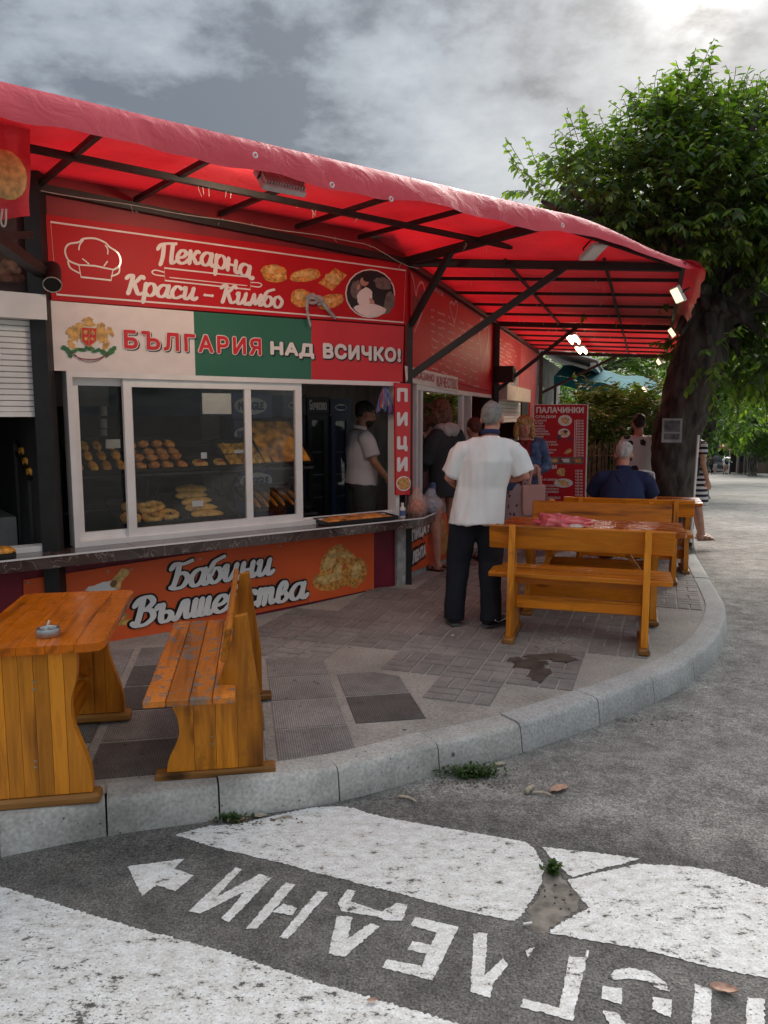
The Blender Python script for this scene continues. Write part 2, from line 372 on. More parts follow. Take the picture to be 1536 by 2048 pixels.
G = {
 'а': (1.05, [[(.75, .85), (.55, 1), (.25, .9), (.05, .5), (.15, .1), (.4, 0), (.65, .25), (.78, .9)], [(.8, 1), (.75, .4), (.8, .08), (.95, 0), (1.1, .2)]]),
 'е': (.85, [[(.05, .42), (.45, .5), (.65, .75), (.5, .98), (.25, .95), (.05, .6), (.08, .2), (.35, 0), (.65, .1), (.85, .32)]]),
 'к': (.9, [[(.1, 1), (.1, .5), (.08, 0)], [(.75, .93), (.58, 1), (.35, .65), (.12, .5)], [(.3, .58), (.45, .3), (.6, .03), (.85, .14)]]),
 'р': (.9, [[(.1, 1), (.1, 0), (.08, -.6)], [(.12, .7), (.35, 1), (.65, .95), (.78, .5), (.65, .1), (.4, 0), (.15, .2)]]),
 'н': (1.0, [[(.12, 1), (.1, .5), (.1, 0)], [(.7, 1), (.68, .2), (.8, 0), (1.0, .2)], [(.1, .5), (.7, .55)]]),
 'с': (.8, [[(.65, .8), (.5, .98), (.25, .95), (.05, .5), (.15, .1), (.4, 0), (.75, .22)]]),
 'и': (1.05, [[(.03, .85), (.15, 1), (.17, .6), (.15, .2), (.3, 0), (.5, .15), (.7, .6)], [(.75, 1), (.7, .4), (.75, .08), (.9, 0), (1.08, .2)]]),
 'м': (1.15, [[(0, .08), (.12, .0), (.25, .4), (.35, 1)], [(.35, 1), (.45, .4), (.55, .1)], [(.55, .1), (.75, .5), (.9, 1)], [(.9, 1), (.88, .3), (.95, .03), (1.15, .15)]]),
 'б': (.85, [[(.75, 1.6), (.5, 1.5), (.2, 1.3), (.05, .8), (.08, .3), (.35, 0), (.65, .2), (.7, .6), (.5, .9), (.25, .85), (.1, .5)]]),
 'о': (.85, [[(.4, 1), (.12, .85), (.05, .4), (.3, 0), (.62, .12), (.72, .6), (.4, 1)]]),
 'ъ': (.95, [[(0, .8), (.12, 1), (.3, .98)], [(.3, 1), (.28, .3), (.4, 0), (.7, .05), (.8, .35), (.6, .55), (.32, .5)]]),
 'л': (.95, [[(0, .12), (.12, 0), (.25, .3), (.42, 1)], [(.42, 1), (.6, .98), (.62, .3), (.72, .02), (.95, .18)]]),
 'ш': (1.15, [[(.1, 1), (.08, .3), (.2, 0), (.4, .25), (.45, 1)], [(.45, 1), (.45, .3), (.55, 0), (.75, .25), (.82, 1)], [(.82, 1), (.8, .3), (.92, .0), (1.12, .2)]]),
 'т': (1.15, [[(.08, 1), (.1, .5), (.08, 0)], [(.1, .6), (.25, .95), (.42, .95), (.45, .5), (.43, 0)], [(.45, .6), (.6, .95), (.78, .9), (.8, .3), (.9, .02), (1.1, .18)]]),
 'в': (.85, [[(.12, .5), (.4, .65), (.5, 1.0), (.33, 1.25), (.15, 1.0), (.08, .5), (.15, .05), (.45, 0), (.65, .25), (.5, .52), (.25, .5)]]),
 'П': (1.3, [[(-.1, 1.2), (.08, 1.5), (.5, 1.55), (1.15, 1.5)], [(.3, 1.52), (.28, .6), (.15, 0)], [(.95, 1.5), (.9, .4), (.97, .03), (1.2, .15)]]),
 'К': (1.2, [[(-.05, 1.25), (.12, 1.5), (.35, 1.5), (.3, .7), (.2, 0)], [(1.1, 1.38), (.95, 1.55), (.65, 1.1), (.35, .8)], [(.5, .9), (.7, .4), (.9, .03), (1.2, .18)]]),
 'Б': (1.15, [[(.0, 1.25), (.2, 1.55), (.65, 1.48), (1.1, 1.62)], [(.42, 1.5), (.36, .7), (.22, .05)], [(.35, .8), (.7, .92), (.98, .6), (.8, .1), (.4, 0), (.1, .12)]]),
 'В': (1.15, [[(.4, 1.5), (.34, .7), (.25, 0)], [(.02, 1.15), (.25, 1.52), (.7, 1.58), (.92, 1.25), (.62, .88), (.35, .85)], [(.5, .88), (.9, .75), (1.02, .35), (.7, .02), (.25, 0), (.02, .18)]]),
 '–': (.8, [[(.1, .5), (.65, .5)]]), ' ': (.5, []),
}
def script_word(txt, to3d, box, mat, parent, pen=.13, shear=.18, lift=0.0, name='lettering', warp=None, label=None):
    """brush lettering: every stroke a flat ribbon with round ends; box is baseline-to-cap box"""
    strokes = []; x = 0
    for ch in txt:
        adv, ss = G[ch]
        for s in ss: strokes.append([(p[0] + x, p[1]) for p in s])
        x += adv
    W = x; mb = MB(); k = 0
    sy = (box[3] - box[1]) / 1.55; sx = (box[2] - box[0]) / (W + shear * 1.5)
    for s in strokes:
        c = [(p.x, p.y) for p in catmull([(a, b, 0) for a, b in s], 7)]
        lf, rt = [], []
        for i, (a, b) in enumerate(c):
            ax, ay = c[max(i - 1, 0)]; bx, by = c[min(i + 1, len(c) - 1)]
            dx, dy = bx - ax, by - ay; l = math.hypot(dx, dy) or 1; dx /= l; dy /= l
            w = pen * (.62 + .42 * abs(dy))
            lf.append((a - dy * w, b + dx * w)); rt.append((a + dy * w, b - dx * w))
        pts = lf + rt[::-1]
        def T(p, e):
            X = box[0] + (p[0] + shear * p[1]) * sx; Y = box[1] + p[1] * sy
            if warp: X, Y = warp(X, Y, (X - box[0]) / (box[2] - box[0]), 0)
            return to3d(X, Y, lift + e)
        e = .0012 + .00022 * k; k += 1; n = len(c)
        mb.add([T(p, e) for p in lf + rt], [(i + n, i + 1 + n, i + 1, i) for i in range(n - 1)])
        for (a, b), sgn in ((c[0], 0), (c[-1], 1)):
            e = .0012 + .00022 * k; k += 1
            w = pen * .85
            mb.add([T((a + w * math.cos(t * math.pi / 5), b + w * math.sin(t * math.pi / 5)), e) for t in range(10)], [tuple(range(10))])
    o = mb.build(name, mat, parent)
    if label: o['label'] = label
    return o
def ribbon(mb, pts, w, to3d, lift, closed=False, mi=0):
    """flat line of width w along 2D points of a board"""
    n = len(pts); L_, R_ = [], []
    for i in range(n):
        a = pts[(i - 1) % n if closed else max(i - 1, 0)]; b = pts[(i + 1) % n if closed else min(i + 1, n - 1)]
        dx, dy = b[0] - a[0], b[1] - a[1]; l = math.hypot(dx, dy) or 1
        nx, ny = -dy / l * w / 2, dx / l * w / 2
        L_.append(to3d(pts[i][0] + nx, pts[i][1] + ny, lift)); R_.append(to3d(pts[i][0] - nx, pts[i][1] - ny, lift))
    m = n if closed else n - 1
    mb.add(L_ + R_, [(i + n, (i + 1) % n + n, (i + 1) % n, i) for i in range(m)], mi)
def patch(mb, pts, to3d, lift, mi=0):
    n = len(pts); area = sum(pts[i][0] * pts[(i + 1) % n][1] - pts[(i + 1) % n][0] * pts[i][1] for i in range(n))
    if area < 0: pts = pts[::-1]
    mb.add([to3d(p[0], p[1], lift) for p in pts], [tuple(range(n))], mi)
def blob(cx, cy, rx, ry, n=18, j=0.0, rot=0.0, rnd=None):
    out = []
    for i in range(n):
        a = 2 * math.pi * i / n; r = 1 + (rnd or random).uniform(-j, j)
        x, y = rx * r * math.cos(a), ry * r * math.sin(a)
        out.append((cx + x * math.cos(rot) - y * math.sin(rot), cy + x * math.sin(rot) + y * math.cos(rot)))
    return out
# ================================================================== the ground
def mat_road():
    m, nt, b = new_mat('asphalt'); N = nt.nodes.new; L = nt.links.new
    tc = N('ShaderNodeTexCoord')
    def nz(s, d=6, r=.6):
        n = N('ShaderNodeTexNoise'); n.inputs['Scale'].default_value = s; n.inputs['Detail'].default_value = d; n.inputs['Roughness'].default_value = r; L(tc.outputs['Object'], n.inputs['Vector']); return n.outputs[0]
    big, mid, fine = nz(.55), nz(6, 8, .7), nz(125, 3, .7)
    vo = N('ShaderNodeTexVoronoi'); vo.inputs['Scale'].default_value = 75; L(tc.outputs['Object'], vo.inputs['Vector'])
    # newer dark surfacing on the near side of an old seam
    sep = N('ShaderNodeSeparateXYZ'); L(tc.outputs['Object'], sep.inputs[0])
    a = N('ShaderNodeMath'); a.operation = 'MULTIPLY'; a.inputs[1].default_value = .40; L(sep.outputs[0], a.inputs[0])
    s = N('ShaderNodeMath'); s.operation = 'ADD'; L(a.outputs[0], s.inputs[0]); L(sep.outputs[1], s.inputs[1])
    nn = N('ShaderNodeMath'); nn.operation = 'MULTIPLY_ADD'; L(mid, nn.inputs[0]); nn.inputs[1].default_value = .25; L(s.outputs[0], nn.inputs[2])
    sr = N('ShaderNodeMapRange'); L(nn.outputs[0], sr.inputs[0]); sr.inputs[1].default_value = 3.26; sr.inputs[2].default_value = 3.56
    cA = N('ShaderNodeMixRGB'); cA.inputs[1].default_value = (.165, .156, .146, 1); cA.inputs[2].default_value = (.30, .285, .265, 1); L(sr.outputs[0], cA.inputs[0])
    def dark(src, p0, p1, lo, col):
        r = N('ShaderNodeMapRange'); L(src, r.inputs[0]); r.inputs[1].default_value = p0; r.inputs[2].default_value = p1; r.inputs[3].default_value = lo; r.inputs[4].default_value = 1.25
        mx = N('ShaderNodeMixRGB'); mx.blend_type = 'MULTIPLY'; mx.inputs[0].default_value = 1; L(col, mx.inputs[1]); L(r.outputs[0], mx.inputs[2]); return mx.outputs[0]
    c = dark(big, .35, .65, .8, cA.outputs[0]); c = dark(mid, .36, .62, .72, c); c = dark(nz(38, 4, .75), .36, .6, .85, c); c = dark(fine, .32, .66, .32, c)
    L(c, b.inputs['Base Color']); b.inputs['Roughness'].default_value = 1.0; b.inputs['Specular IOR Level'].default_value = .08
    h = N('ShaderNodeMath'); h.operation = 'ADD'; L(fine, h.inputs[0]); L(vo.outputs['Distance'], h.inputs[1])
    bump(nt, b, h.outputs[0], .55, .006)
    return m
M_ROAD = mat_road()
def mat_paint():
    m, nt, b = new_mat('road_paint'); N = nt.nodes.new; L = nt.links.new
    tc = N('ShaderNodeTexCoord')
    def nz(s, d, r=.65, mp=None):
        n = N('ShaderNodeTexNoise'); n.inputs['Scale'].default_value = s; n.inputs['Detail'].default_value = d; n.inputs['Roughness'].default_value = r
        if mp:
            q = N('ShaderNodeMapping'); q.inputs['Scale'].default_value = mp; L(tc.outputs['Object'], q.inputs[0]); L(q.outputs[0], n.inputs['Vector'])
        else: L(tc.outputs['Object'], n.inputs['Vector'])
        return n.outputs[0]
    patchy, chips, fine, big = nz(16, 9, .72, (1, 1.6, 1)), nz(55, 5, .7, (1, 1.7, 1)), nz(140, 3), nz(1.9, 3)
    # chips come through where the wear is heavy
    th = N('ShaderNodeMapRange'); L(big, th.inputs[0]); th.inputs[1].default_value = .35; th.inputs[2].default_value = .65; th.inputs[3].default_value = .635; th.inputs[4].default_value = .555
    def over(src, k=.03):
        s = N('ShaderNodeMath'); s.operation = 'SUBTRACT'; L(src, s.inputs[0]); L(th.outputs[0], s.inputs[1])
        r = N('ShaderNodeMapRange'); L(s.outputs[0], r.inputs[0]); r.inputs[1].default_value = 0; r.inputs[2].default_value = k; return r.outputs[0]
    w = N('ShaderNodeMath'); w.operation = 'MAXIMUM'; L(over(patchy), w.inputs[0]); L(over(chips, .05), w.inputs[1])
    wc = N('ShaderNodeMixRGB'); wc.inputs[1].default_value = (.62, .61, .59, 1); wc.inputs[2].default_value = (.88, .87, .86, 1)
    r = N('ShaderNodeMapRange'); L(fine, r.inputs[0]); r.inputs[1].default_value = .3; r.inputs[2].default_value = .62; L(r.outputs[0], wc.inputs[0])
    dirt = N('ShaderNodeMixRGB'); dirt.blend_type = 'MULTIPLY'; rr = N('ShaderNodeMapRange'); L(patchy, rr.inputs[0]); rr.inputs[1].default_value = .42; rr.inputs[2].default_value = .62; rr.inputs[3].default_value = 0; rr.inputs[4].default_value = .8
    L(rr.outputs[0], dirt.inputs[0]); L(wc.outputs[0], dirt.inputs[1]); dirt.inputs[2].default_value = (.66, .63, .58, 1)
    c = N('ShaderNodeMixRGB'); L(w.outputs[0], c.inputs[0]); L(dirt.outputs[0], c.inputs[1]); c.inputs[2].default_value = (.085, .08, .075, 1)
    L(c.outputs[0], b.inputs['Base Color']); b.inputs['Roughness'].default_value = .8
    inv = N('ShaderNodeMath'); inv.operation = 'SUBTRACT'; inv.inputs[0].default_value = 1; L(w.outputs[0], inv.inputs[1])
    h = N('ShaderNodeMath'); h.operation = 'MULTIPLY_ADD'; L(fine, h.inputs[0]); h.inputs[1].default_value = .6; L(inv.outputs[0], h.inputs[2])
    bump(nt, b, h.outputs[0], .25, .003); return m
M_PAINT = mat_paint()
def mat_concrete(name, c0, c1, spots=True, rough=.88, bmp=.35):
    m, nt, b = new_mat(name); N = nt.nodes.new; L = nt.links.new
    col, f = noise_col(nt, 3.2, c0, c1, .3, .7, 9)
    tc = N('ShaderNodeTexCoord'); fi = N('ShaderNodeTexNoise'); fi.inputs['Scale'].default_value = 70; fi.inputs['Detail'].default_value = 5; L(tc.outputs['Object'], fi.inputs['Vector'])
    r = N('ShaderNodeMapRange'); L(fi.outputs[0], r.inputs[0]); r.inputs[1].default_value = .3; r.inputs[2].default_value = .7; r.inputs[3].default_value = .72; r.inputs[4].default_value = 1.15
    mx = N('ShaderNodeMixRGB'); mx.blend_type = 'MULTIPLY'; mx.inputs[0].default_value = 1; L(col, mx.inputs[1]); L(r.outputs[0], mx.inputs[2]); last = mx.outputs[0]
    if spots:
        for sc, th in ((9, .085), (26, .10)):
            v = N('ShaderNodeTexVoronoi'); v.inputs['Scale'].default_value = sc; v.inputs['Randomness'].default_value = 1; L(tc.outputs['Object'], v.inputs['Vector'])
            q = N('ShaderNodeMapRange'); L(v.outputs['Distance'], q.inputs[0]); q.inputs[1].default_value = th; q.inputs[2].default_value = th + .03; q.inputs[3].default_value = .75; q.inputs[4].default_value = 0
            k = N('ShaderNodeMath'); k.operation = 'GREATER_THAN'; k.inputs[1].default_value = .72 if sc < 20 else .6; sx = N('ShaderNodeSeparateXYZ'); L(v.outputs['Color'], sx.inputs[0]); L(sx.outputs[0], k.inputs[0])
            p = N('ShaderNodeMath'); p.operation = 'MULTIPLY'; L(q.outputs[0], p.inputs[0]); L(k.outputs[0], p.inputs[1])
            y = N('ShaderNodeMixRGB'); L(p.outputs[0], y.inputs[0]); L(last, y.inputs[1]); y.inputs[2].default_value = (.03, .027, .025, 1); last = y.outputs[0]
    L(last, b.inputs['Base Color']); b.inputs['Roughness'].default_value = rough; b.inputs['Specular IOR Level'].default_value = .3
    bump(nt, b, fi.outputs[0], bmp, .004); return m
M_CONC = mat_concrete('pavement_screed', (.32, .295, .26, 1), (.47, .435, .39, 1))
M_KERB = mat_concrete('kerb_concrete', (.30, .285, .26, 1), (.62, .60, .555, 1))
M_KERB_NEW = mat_concrete('kerb_concrete_smooth', (.36, .352, .335, 1), (.52, .51, .485, 1), spots=False)

# road: one sheet to the horizon, flat behind the photographer, running downhill ahead
xs = [-1500, -300, -60, -20, -8] + [-4 + .4 * i for i in range(31)] + [10, 14, 20, 32, 60, 120, 300, 1500]
ys = [-1500, -200, -40, -12, -4, -1, 0] + [.5 * i for i in range(1, 26)] + [13 + i for i in range(0, 14)] + [30, 36, 44, 54, 66, 80, 100, 125, 150, 220, 400, 1500]
mb = MB(); nx = len(xs)
for y in ys:
    for x in xs: mb.v.append((x, y, road_z(y)))
for j in range(len(ys) - 1):
    for i in range(nx - 1): mb.f.append((j * nx + i, j * nx + i + 1, (j + 1) * nx + i + 1, (j + 1) * nx + i)); mb.m.append(0)
tag(mb.build('road', M_ROAD, smooth=True), kind='structure')

def ground_poly(pxs, lift, ragged=.006, step=.008, rnd=random.Random(3)):
    """a painted shape on the road: outline with a slightly ragged edge, as a flat n-gon"""
    P = [on_ground(x, y, False) for x, y in pxs]; out = []
    for i, p in enumerate(P):
        q = P[(i + 1) % len(P)]; d = q - p; l = d.length; n = max(1, min(260, int(l / step)))
        nrm = Vector((-d.y, d.x, 0)).normalized() if l else Vector((0, 0, 0))
        for k in range(n):
            a = p + d * (k / n) + (nrm * rnd.gauss(0, ragged * .5) if k else Vector((0, 0, 0)))
            out.append(Vector((a.x, a.y, road_z(a.y) + lift)))
    return out
def c4(*p): return [(200 + x / 2.194, 1560 + y / 2.194) for x, y in p]
marks = tag(thing('road_marking', None, None), kind='structure')
areas = {
 'white_area': [
  [(352, 1670), (419, 1652), (473, 1649), (565, 1628), (622, 1616), (678, 1613), (706, 1616), (738, 1628), (800, 1641), (929, 1663), (1049, 1684), (1068, 1697), (1088, 1735), (1083, 1768), (1044, 1831), (1030, 1843), (987, 1835), (900, 1816), (806, 1790), (700, 1763), (628, 1745), (560, 1726), (473, 1706), (410, 1690)],
  [(1083, 1694), (1180, 1705), (1279, 1718), (1246, 1728), (1207, 1737), (1145, 1756), (1126, 1740), (1098, 1712)],
  [(1135, 1761), (1207, 1744), (1279, 1728), (1356, 1732), (1423, 1740), (1523, 1773), (1580, 1785), (1640, 1990), (1536, 1957), (1423, 1936), (1279, 1898), (1097, 1867), (1131, 1841), (1178, 1816), (1150, 1783)],
  [(-260, 1672), (0, 1772), (200, 1836), (300, 1865), (455, 1906), (633, 1966), (747, 1998), (900, 2043), (1050, 2090), (1150, 2500), (-700, 2500), (-700, 1900)],
 ],
 'arrow_mark': [c4((120, 382), (368, 347), (325, 392), (413, 420), (330, 490), (248, 462), (185, 512))],
 'letter_mark': [
  [c4((595, 385), (623, 394), (440, 588), (388, 578)), c4((392, 578), (440, 590), (755, 430), (703, 415)), c4((703, 415), (755, 430), (565, 628), (533, 612))],
  [c4((815, 450), (858, 462), (690, 655), (640, 655)), c4((955, 490), (1003, 497), (825, 702), (785, 692)), c4((805, 545), (865, 565), (845, 597), (755, 582))],
  [c4((1085, 483), (1122, 490), (1100, 535), (1235, 580), (1305, 541), (1350, 548), (1325, 620), (1255, 618), (1215, 600), (1060, 578), (1045, 540)), c4((1040, 598), (1108, 605), (1085, 700), (1185, 632), (1228, 645), (1075, 778), (1003, 765))],
  [[(830, 1834), (917, 1855), (865, 1962), (764, 1936), (774, 1920), (843, 1933), (853, 1909), (815, 1900), (825, 1883), (862, 1891), (874, 1867), (822, 1851)]],
  [[(948, 1866), (976, 1868), (969, 1952), (1006, 1917), (1016, 1930), (984, 1972), (980, 1997), (941, 1984)], [(1051, 1902), (1071, 1895), (1056, 1916)]],
  [[(1138, 1914), (1174, 1916), (1145, 2043), (1040, 2015), (1047, 1998), (1119, 2017)]],
  [[(1215, 1956), (1233, 1940), (1258, 1936), (1302, 1945), (1330, 1965), (1340, 1984), (1320, 1981), (1295, 1963), (1258, 1958), (1233, 1962)], [(1206, 1973), (1245, 1978), (1243, 2011), (1203, 1999)], [(1306, 1995), (1344, 2001), (1342, 2037), (1303, 2020)], [(1206, 2023), (1233, 2027), (1252, 2045), (1290, 2062), (1325, 2062), (1318, 2085), (1270, 2085), (1225, 2065)]],
  [[(1390, 1968), (1423, 1981), (1420, 2078), (1380, 2078)], [(1494, 1996), (1529, 2000), (1528, 2096), (1490, 2096)], [(1380, 2080), (1528, 2098), (1528, 2125), (1380, 2105)]],
 ]}
for nm, lst in areas.items():
    for it in lst:
        mb = MB(); polys = it if isinstance(it[0], list) else [it]
        for k, pl in enumerate(polys):
            P = ground_poly(pl, .002 + .0004 * k, .005 if nm == 'white_area' else .003)
            # fan of strips keeps the sheet on the curved road: cut the n-gon along y
            bm = bmesh.new(); f = bm.faces.new([bm.verts.new(p) for p in P]); 
            if f.normal.z < 0 or (f.normal_update() or f.normal.z < 0): f.normal_flip()
            y0, y1 = min(p.y for p in P), max(p.y for p in P)
            for yc in np.arange(math.floor(y0 / .25) * .25, y1, .25):
                bmesh.ops.bisect_plane(bm, geom=bm.verts[:] + bm.edges[:] + bm.faces[:], plane_co=(0, yc, 0), plane_no=(0, 1, 0))
            bmesh.ops.triangulate(bm, faces=bm.faces[:])
            bm.verts.index_update()
            mb.add([(v.co.x, v.co.y, road_z(v.co.y) + .002 + .0004 * k) for v in bm.verts], [tuple(v.index for v in f.verts) for f in bm.faces]); bm.free()
        mb.build(nm, M_PAINT, marks)
# a bare patch of trodden earth between the painted areas
M_EARTH = simple('trodden_earth', (.20, .175, .15), .95, var=.35, scale=22, bmp=.5)
mb = MB(); rr = random.Random(5)
P = [on_ground(x, y, False) for x, y in [(1096, 1742), (1120, 1748), (1140, 1775), (1162, 1800), (1150, 1822), (1115, 1848), (1085, 1868), (1058, 1862), (1050, 1842), (1070, 1810), (1085, 1775)]]
P = catmull(P, 5, True); mb.add([(p.x + rr.gauss(0, .007), p.y + rr.gauss(0, .007), road_z(p.y) + .0012) for p in P], [tuple(range(len(P)))])
tag(mb.build('dirt', M_EARTH), kind='stuff')

# ------------------------------------------------------------------ kerb line (foot of the kerb on the road)
KP = [Vector((x, y, 0)) for x, y in [(-7.0, .35), (-3.2, 1.98), (-1.95, 2.50), (-1.444, 2.711), (-1.094, 2.861), (-.675, 2.984), (-.19, 3.138), (.26, 3.399), (.686, 3.633), (1.167, 3.982), (1.582, 4.321), (1.976, 4.721), (2.371, 5.264), (2.763, 6.028), (2.97, 6.6), (3.33, 7.75), (3.86, 9.4), (4.6, 11.6), (6.4, 17), (9.4, 26), (13.4, 38), (18.4, 53), (24.6, 72), (40, 118)]]
KC = catmull(KP, 8)
def kerb_len():
    L_ = [0]
    for a, b in zip(KC, KC[1:]): L_.append(L_[-1] + (b - a).length)
    return L_
KL = kerb_len()
def kerb_at(t):
    i = max(0, min(len(KL) - 2, next((k for k in range(len(KL)) if KL[k] > t), len(KL)) - 1))
    f = (t - KL[i]) / (KL[i + 1] - KL[i]); p = KC[i].lerp(KC[i + 1], f); d = (KC[i + 1] - KC[i]).normalized(); return p, d
def kerb_t(px, py):
    p = on_ground(px, py, False); best = min(range(len(KC)), key=lambda i: (KC[i] - Vector((p.x, p.y, 0))).length); return KL[best]
# pavement: concrete screed sheet between the kerb and far behind the kiosks
mb = MB(); K = [i for i in range(len(KC))]
rows = []
for i in K:
    p = KC[i]; d = (KC[min(i + 1, len(KC) - 1)] - KC[max(i - 1, 0)]).normalized(); n = Vector((-d.y, d.x, 0))
    row = []
    for w in (.10, .35, .6, .9, 1.2, 1.6, 2.0, 2.5, 3.0, 3.6, 4.5, 6, 9):
        ww = w if (p.y > 3.2) else w
        dirn = n.lerp(Vector((-.55, .83, 0)).normalized(), smoothstep(.6, 3, w) * (1 if p.y < 8 else 0)).normalized()
        q = p + dirn * ww; row.append(q)
    rows.append(row)
vs = [(q.x, q.y, pave_z(q.x, q.y)) for r_ in rows for q in r_]; m_ = len(rows[0])
mb.add(vs, [(i * m_ + j, (i + 1) * m_ + j, (i + 1) * m_ + j + 1, i * m_ + j + 1)[::1] for i in range(len(rows) - 1) for j in range(m_ - 1)])
pavement = tag(mb.build('pavement', M_CONC, smooth=True), kind='structure')
# kerb stones, each a piece of its own
kerb = tag(thing('kerb', None, None), kind='structure')
jt = [kerb_t(*p) for p in [(0, 1715), (210, 1674), (440, 1640), (670, 1605), (878, 1549), (1045, 1505), (1202, 1450), (1310, 1405), (1388, 1362), (1450, 1280)]]
t = jt[0]; pre = []
while t > .6: t -= .5; pre.append(t)
js = pre[::-1] + jt; t = js[-1]
while t < KL[-1] - 1.2: t += .95 if t < 40 else 3.0; js.append(t)
rk = random.Random(11)
for a, b in zip(js, js[1:]):
    mb = MB(); rings = []; g_ = .0035; n = 4 if b - a < 1.5 else 6
    pa, _ = kerb_at(a); dz = rk.uniform(-.004, .005)
    for k in range(n + 1):
        p, d = kerb_at(a + g_ + (b - a - 2 * g_) * k / n); nn = Vector((-d.y, d.x, 0)); zr, zt = road_z(p.y), road_z(p.y) + .141 + dz
        prof = [(0, zr - .08), (0, zr), (.018, zt - .022), (.032, zt - .004), (.05, zt), (.17, zt), (.17, zr - .08)]
        rings.append([p + nn * u + Vector((0, 0, z)) for u, z in prof])
    mb.loft(rings); o = mb.build('kerb_stone', M_KERB if pa.y < 3.5 else M_KERB_NEW, kerb, smooth='auto')
mb = MB()
for j in js[1:12]:
    p, d = kerb_at(j); nn = Vector((-d.y, d.x, 0)); z = road_z(p.y)
    mb.box(p + nn * .088 + Vector((0, 0, z + .061)), (.010, .155, .145), Matrix((d, nn, Vector((0, 0, 1)))).transposed())
mb.build('mortar', M_CONC, kerb)

# ------------------------------------------------------------------ paving tiles
def tile_mat(name, c, ribs=False):
    m, nt, b = new_mat(name); N = nt.nodes.new; L = nt.links.new
    tc = N('ShaderNodeTexCoord'); geo = N('ShaderNodeNewGeometry'); oi = N('ShaderNodeObjectInfo')
    n = N('ShaderNodeTexNoise'); n.inputs['Scale'].default_value = 5; n.inputs['Detail'].default_value = 9; n.inputs['Roughness'].default_value = .65; L(geo.outputs['Position'], n.inputs['Vector'])
    f = N('ShaderNodeTexNoise'); f.inputs['Scale'].default_value = 90; f.inputs['Detail'].default_value = 4; L(geo.outputs['Position'], f.inputs['Vector'])
    r = N('ShaderNodeValToRGB'); L(n.outputs[0], r.inputs[0]); r.color_ramp.elements[0].position = .3; r.color_ramp.elements[1].position = .68
    r.color_ramp.elements[0].color = tuple(v * .68 for v in c) + (1,); r.color_ramp.elements[1].color = tuple(v * 1.15 for v in c) + (1,)
    v = N('ShaderNodeMapRange'); L(oi.outputs['Random'], v.inputs[0]); v.inputs[3].default_value = .84; v.inputs[4].default_value = 1.12
    v2 = N('ShaderNodeMapRange'); L(f.outputs[0], v2.inputs[0]); v2.inputs[1].default_value = .3; v2.inputs[2].default_value = .7; v2.inputs[3].default_value = .75; v2.inputs[4].default_value = 1.15
    mm = N('ShaderNodeMath'); mm.operation = 'MULTIPLY'; L(v.outputs[0], mm.inputs[0]); L(v2.outputs[0], mm.inputs[1])
    mx = N('ShaderNodeMixRGB'); mx.blend_type = 'MULTIPLY'; mx.inputs[0].default_value = 1; L(r.outputs[0], mx.inputs[1]); L(mm.outputs[0], mx.inputs[2])
    last = mx.outputs[0]; hsock = f.outputs[0]
    # chewing gum and oil spots
    vo = N('ShaderNodeTexVoronoi'); vo.inputs['Scale'].default_value = 7; L(geo.outputs['Position'], vo.inputs['Vector'])
    q = N('ShaderNodeMapRange'); L(vo.outputs['Distance'], q.inputs[0]); q.inputs[1].default_value = .05; q.inputs[2].default_value = .1; q.inputs[3].default_value = .7; q.inputs[4].default_value = 0
    y = N('ShaderNodeMixRGB'); L(q.outputs[0], y.inputs[0]); L(last, y.inputs[1]); y.inputs[2].default_value = (.05, .045, .04, 1); last = y.outputs[0]
    if ribs:
        sx = N('ShaderNodeSeparateXYZ'); L(tc.outputs['Object'], sx.inputs[0])
        k = N('ShaderNodeMath'); k.operation = 'MULTIPLY'; k.inputs[1].default_value = 2 * math.pi / .0108; L(sx.outputs[0], k.inputs[0])
        s = N('ShaderNodeMath'); s.operation = 'SINE'; L(k.outputs[0], s.inputs[0])
        g_ = N('ShaderNodeMapRange'); L(s.outputs[0], g_.inputs[0]); g_.inputs[1].default_value = -.2; g_.inputs[2].default_value = .5; g_.inputs[3].default_value = 0; g_.inputs[4].default_value = 1
        z = N('ShaderNodeMapRange'); L(g_.outputs[0], z.inputs[0]); z.inputs[3].default_value = .72; z.inputs[4].default_value = 1.1
        w = N('ShaderNodeMixRGB'); w.blend_type = 'MULTIPLY'; w.inputs[0].default_value = 1; L(last, w.inputs[1]); L(z.outputs[0], w.inputs[2]); last = w.outputs[0]; hsock = g_.outputs[0]
    L(last, b.inputs['Base Color']); b.inputs['Roughness'].default_value = .82; b.inputs['Specular IOR Level'].default_value = .35
    bump(nt, b, hsock, .5 if ribs else .3, .004); return m
M_TILE = tile_mat('paver_grey', (.32, .295, .27)); M_TILE_B = tile_mat('paver_brown', (.28, .25, .23))
M_RIB = tile_mat('ribbed_grey', (.36, .335, .31), True); M_RIB_R = tile_mat('ribbed_red', (.26, .165, .14), True); M_RIB_D = tile_mat('ribbed_wet', (.165, .148, .132), True)
def in_poly(x, y, P):
    c = False; n = len(P)
    for i in range(n):
        a, b = P[i], P[(i + 1) % n]
        if (a[1] > y) != (b[1] > y) and x < (b[0] - a[0]) * (y - a[1]) / (b[1] - a[1]) + a[0]: c = not c
    return c
def surf_matrix(p, e1, e2, lift):
    h = .1; z = pave_z(p.x, p.y)
    t1 = Vector((e1.x, e1.y, (pave_z(p.x + e1.x * h, p.y + e1.y * h) - z) / h)).normalized()
    t2 = Vector((e2.x, e2.y, (pave_z(p.x + e2.x * h, p.y + e2.y * h) - z) / h)); n = t1.cross(t2).normalized(); t2 = n.cross(t1)
    m = Matrix((t1, t2, n)).transposed().to_4x4(); m.translation = Vector((p.x, p.y, z + lift)); return m
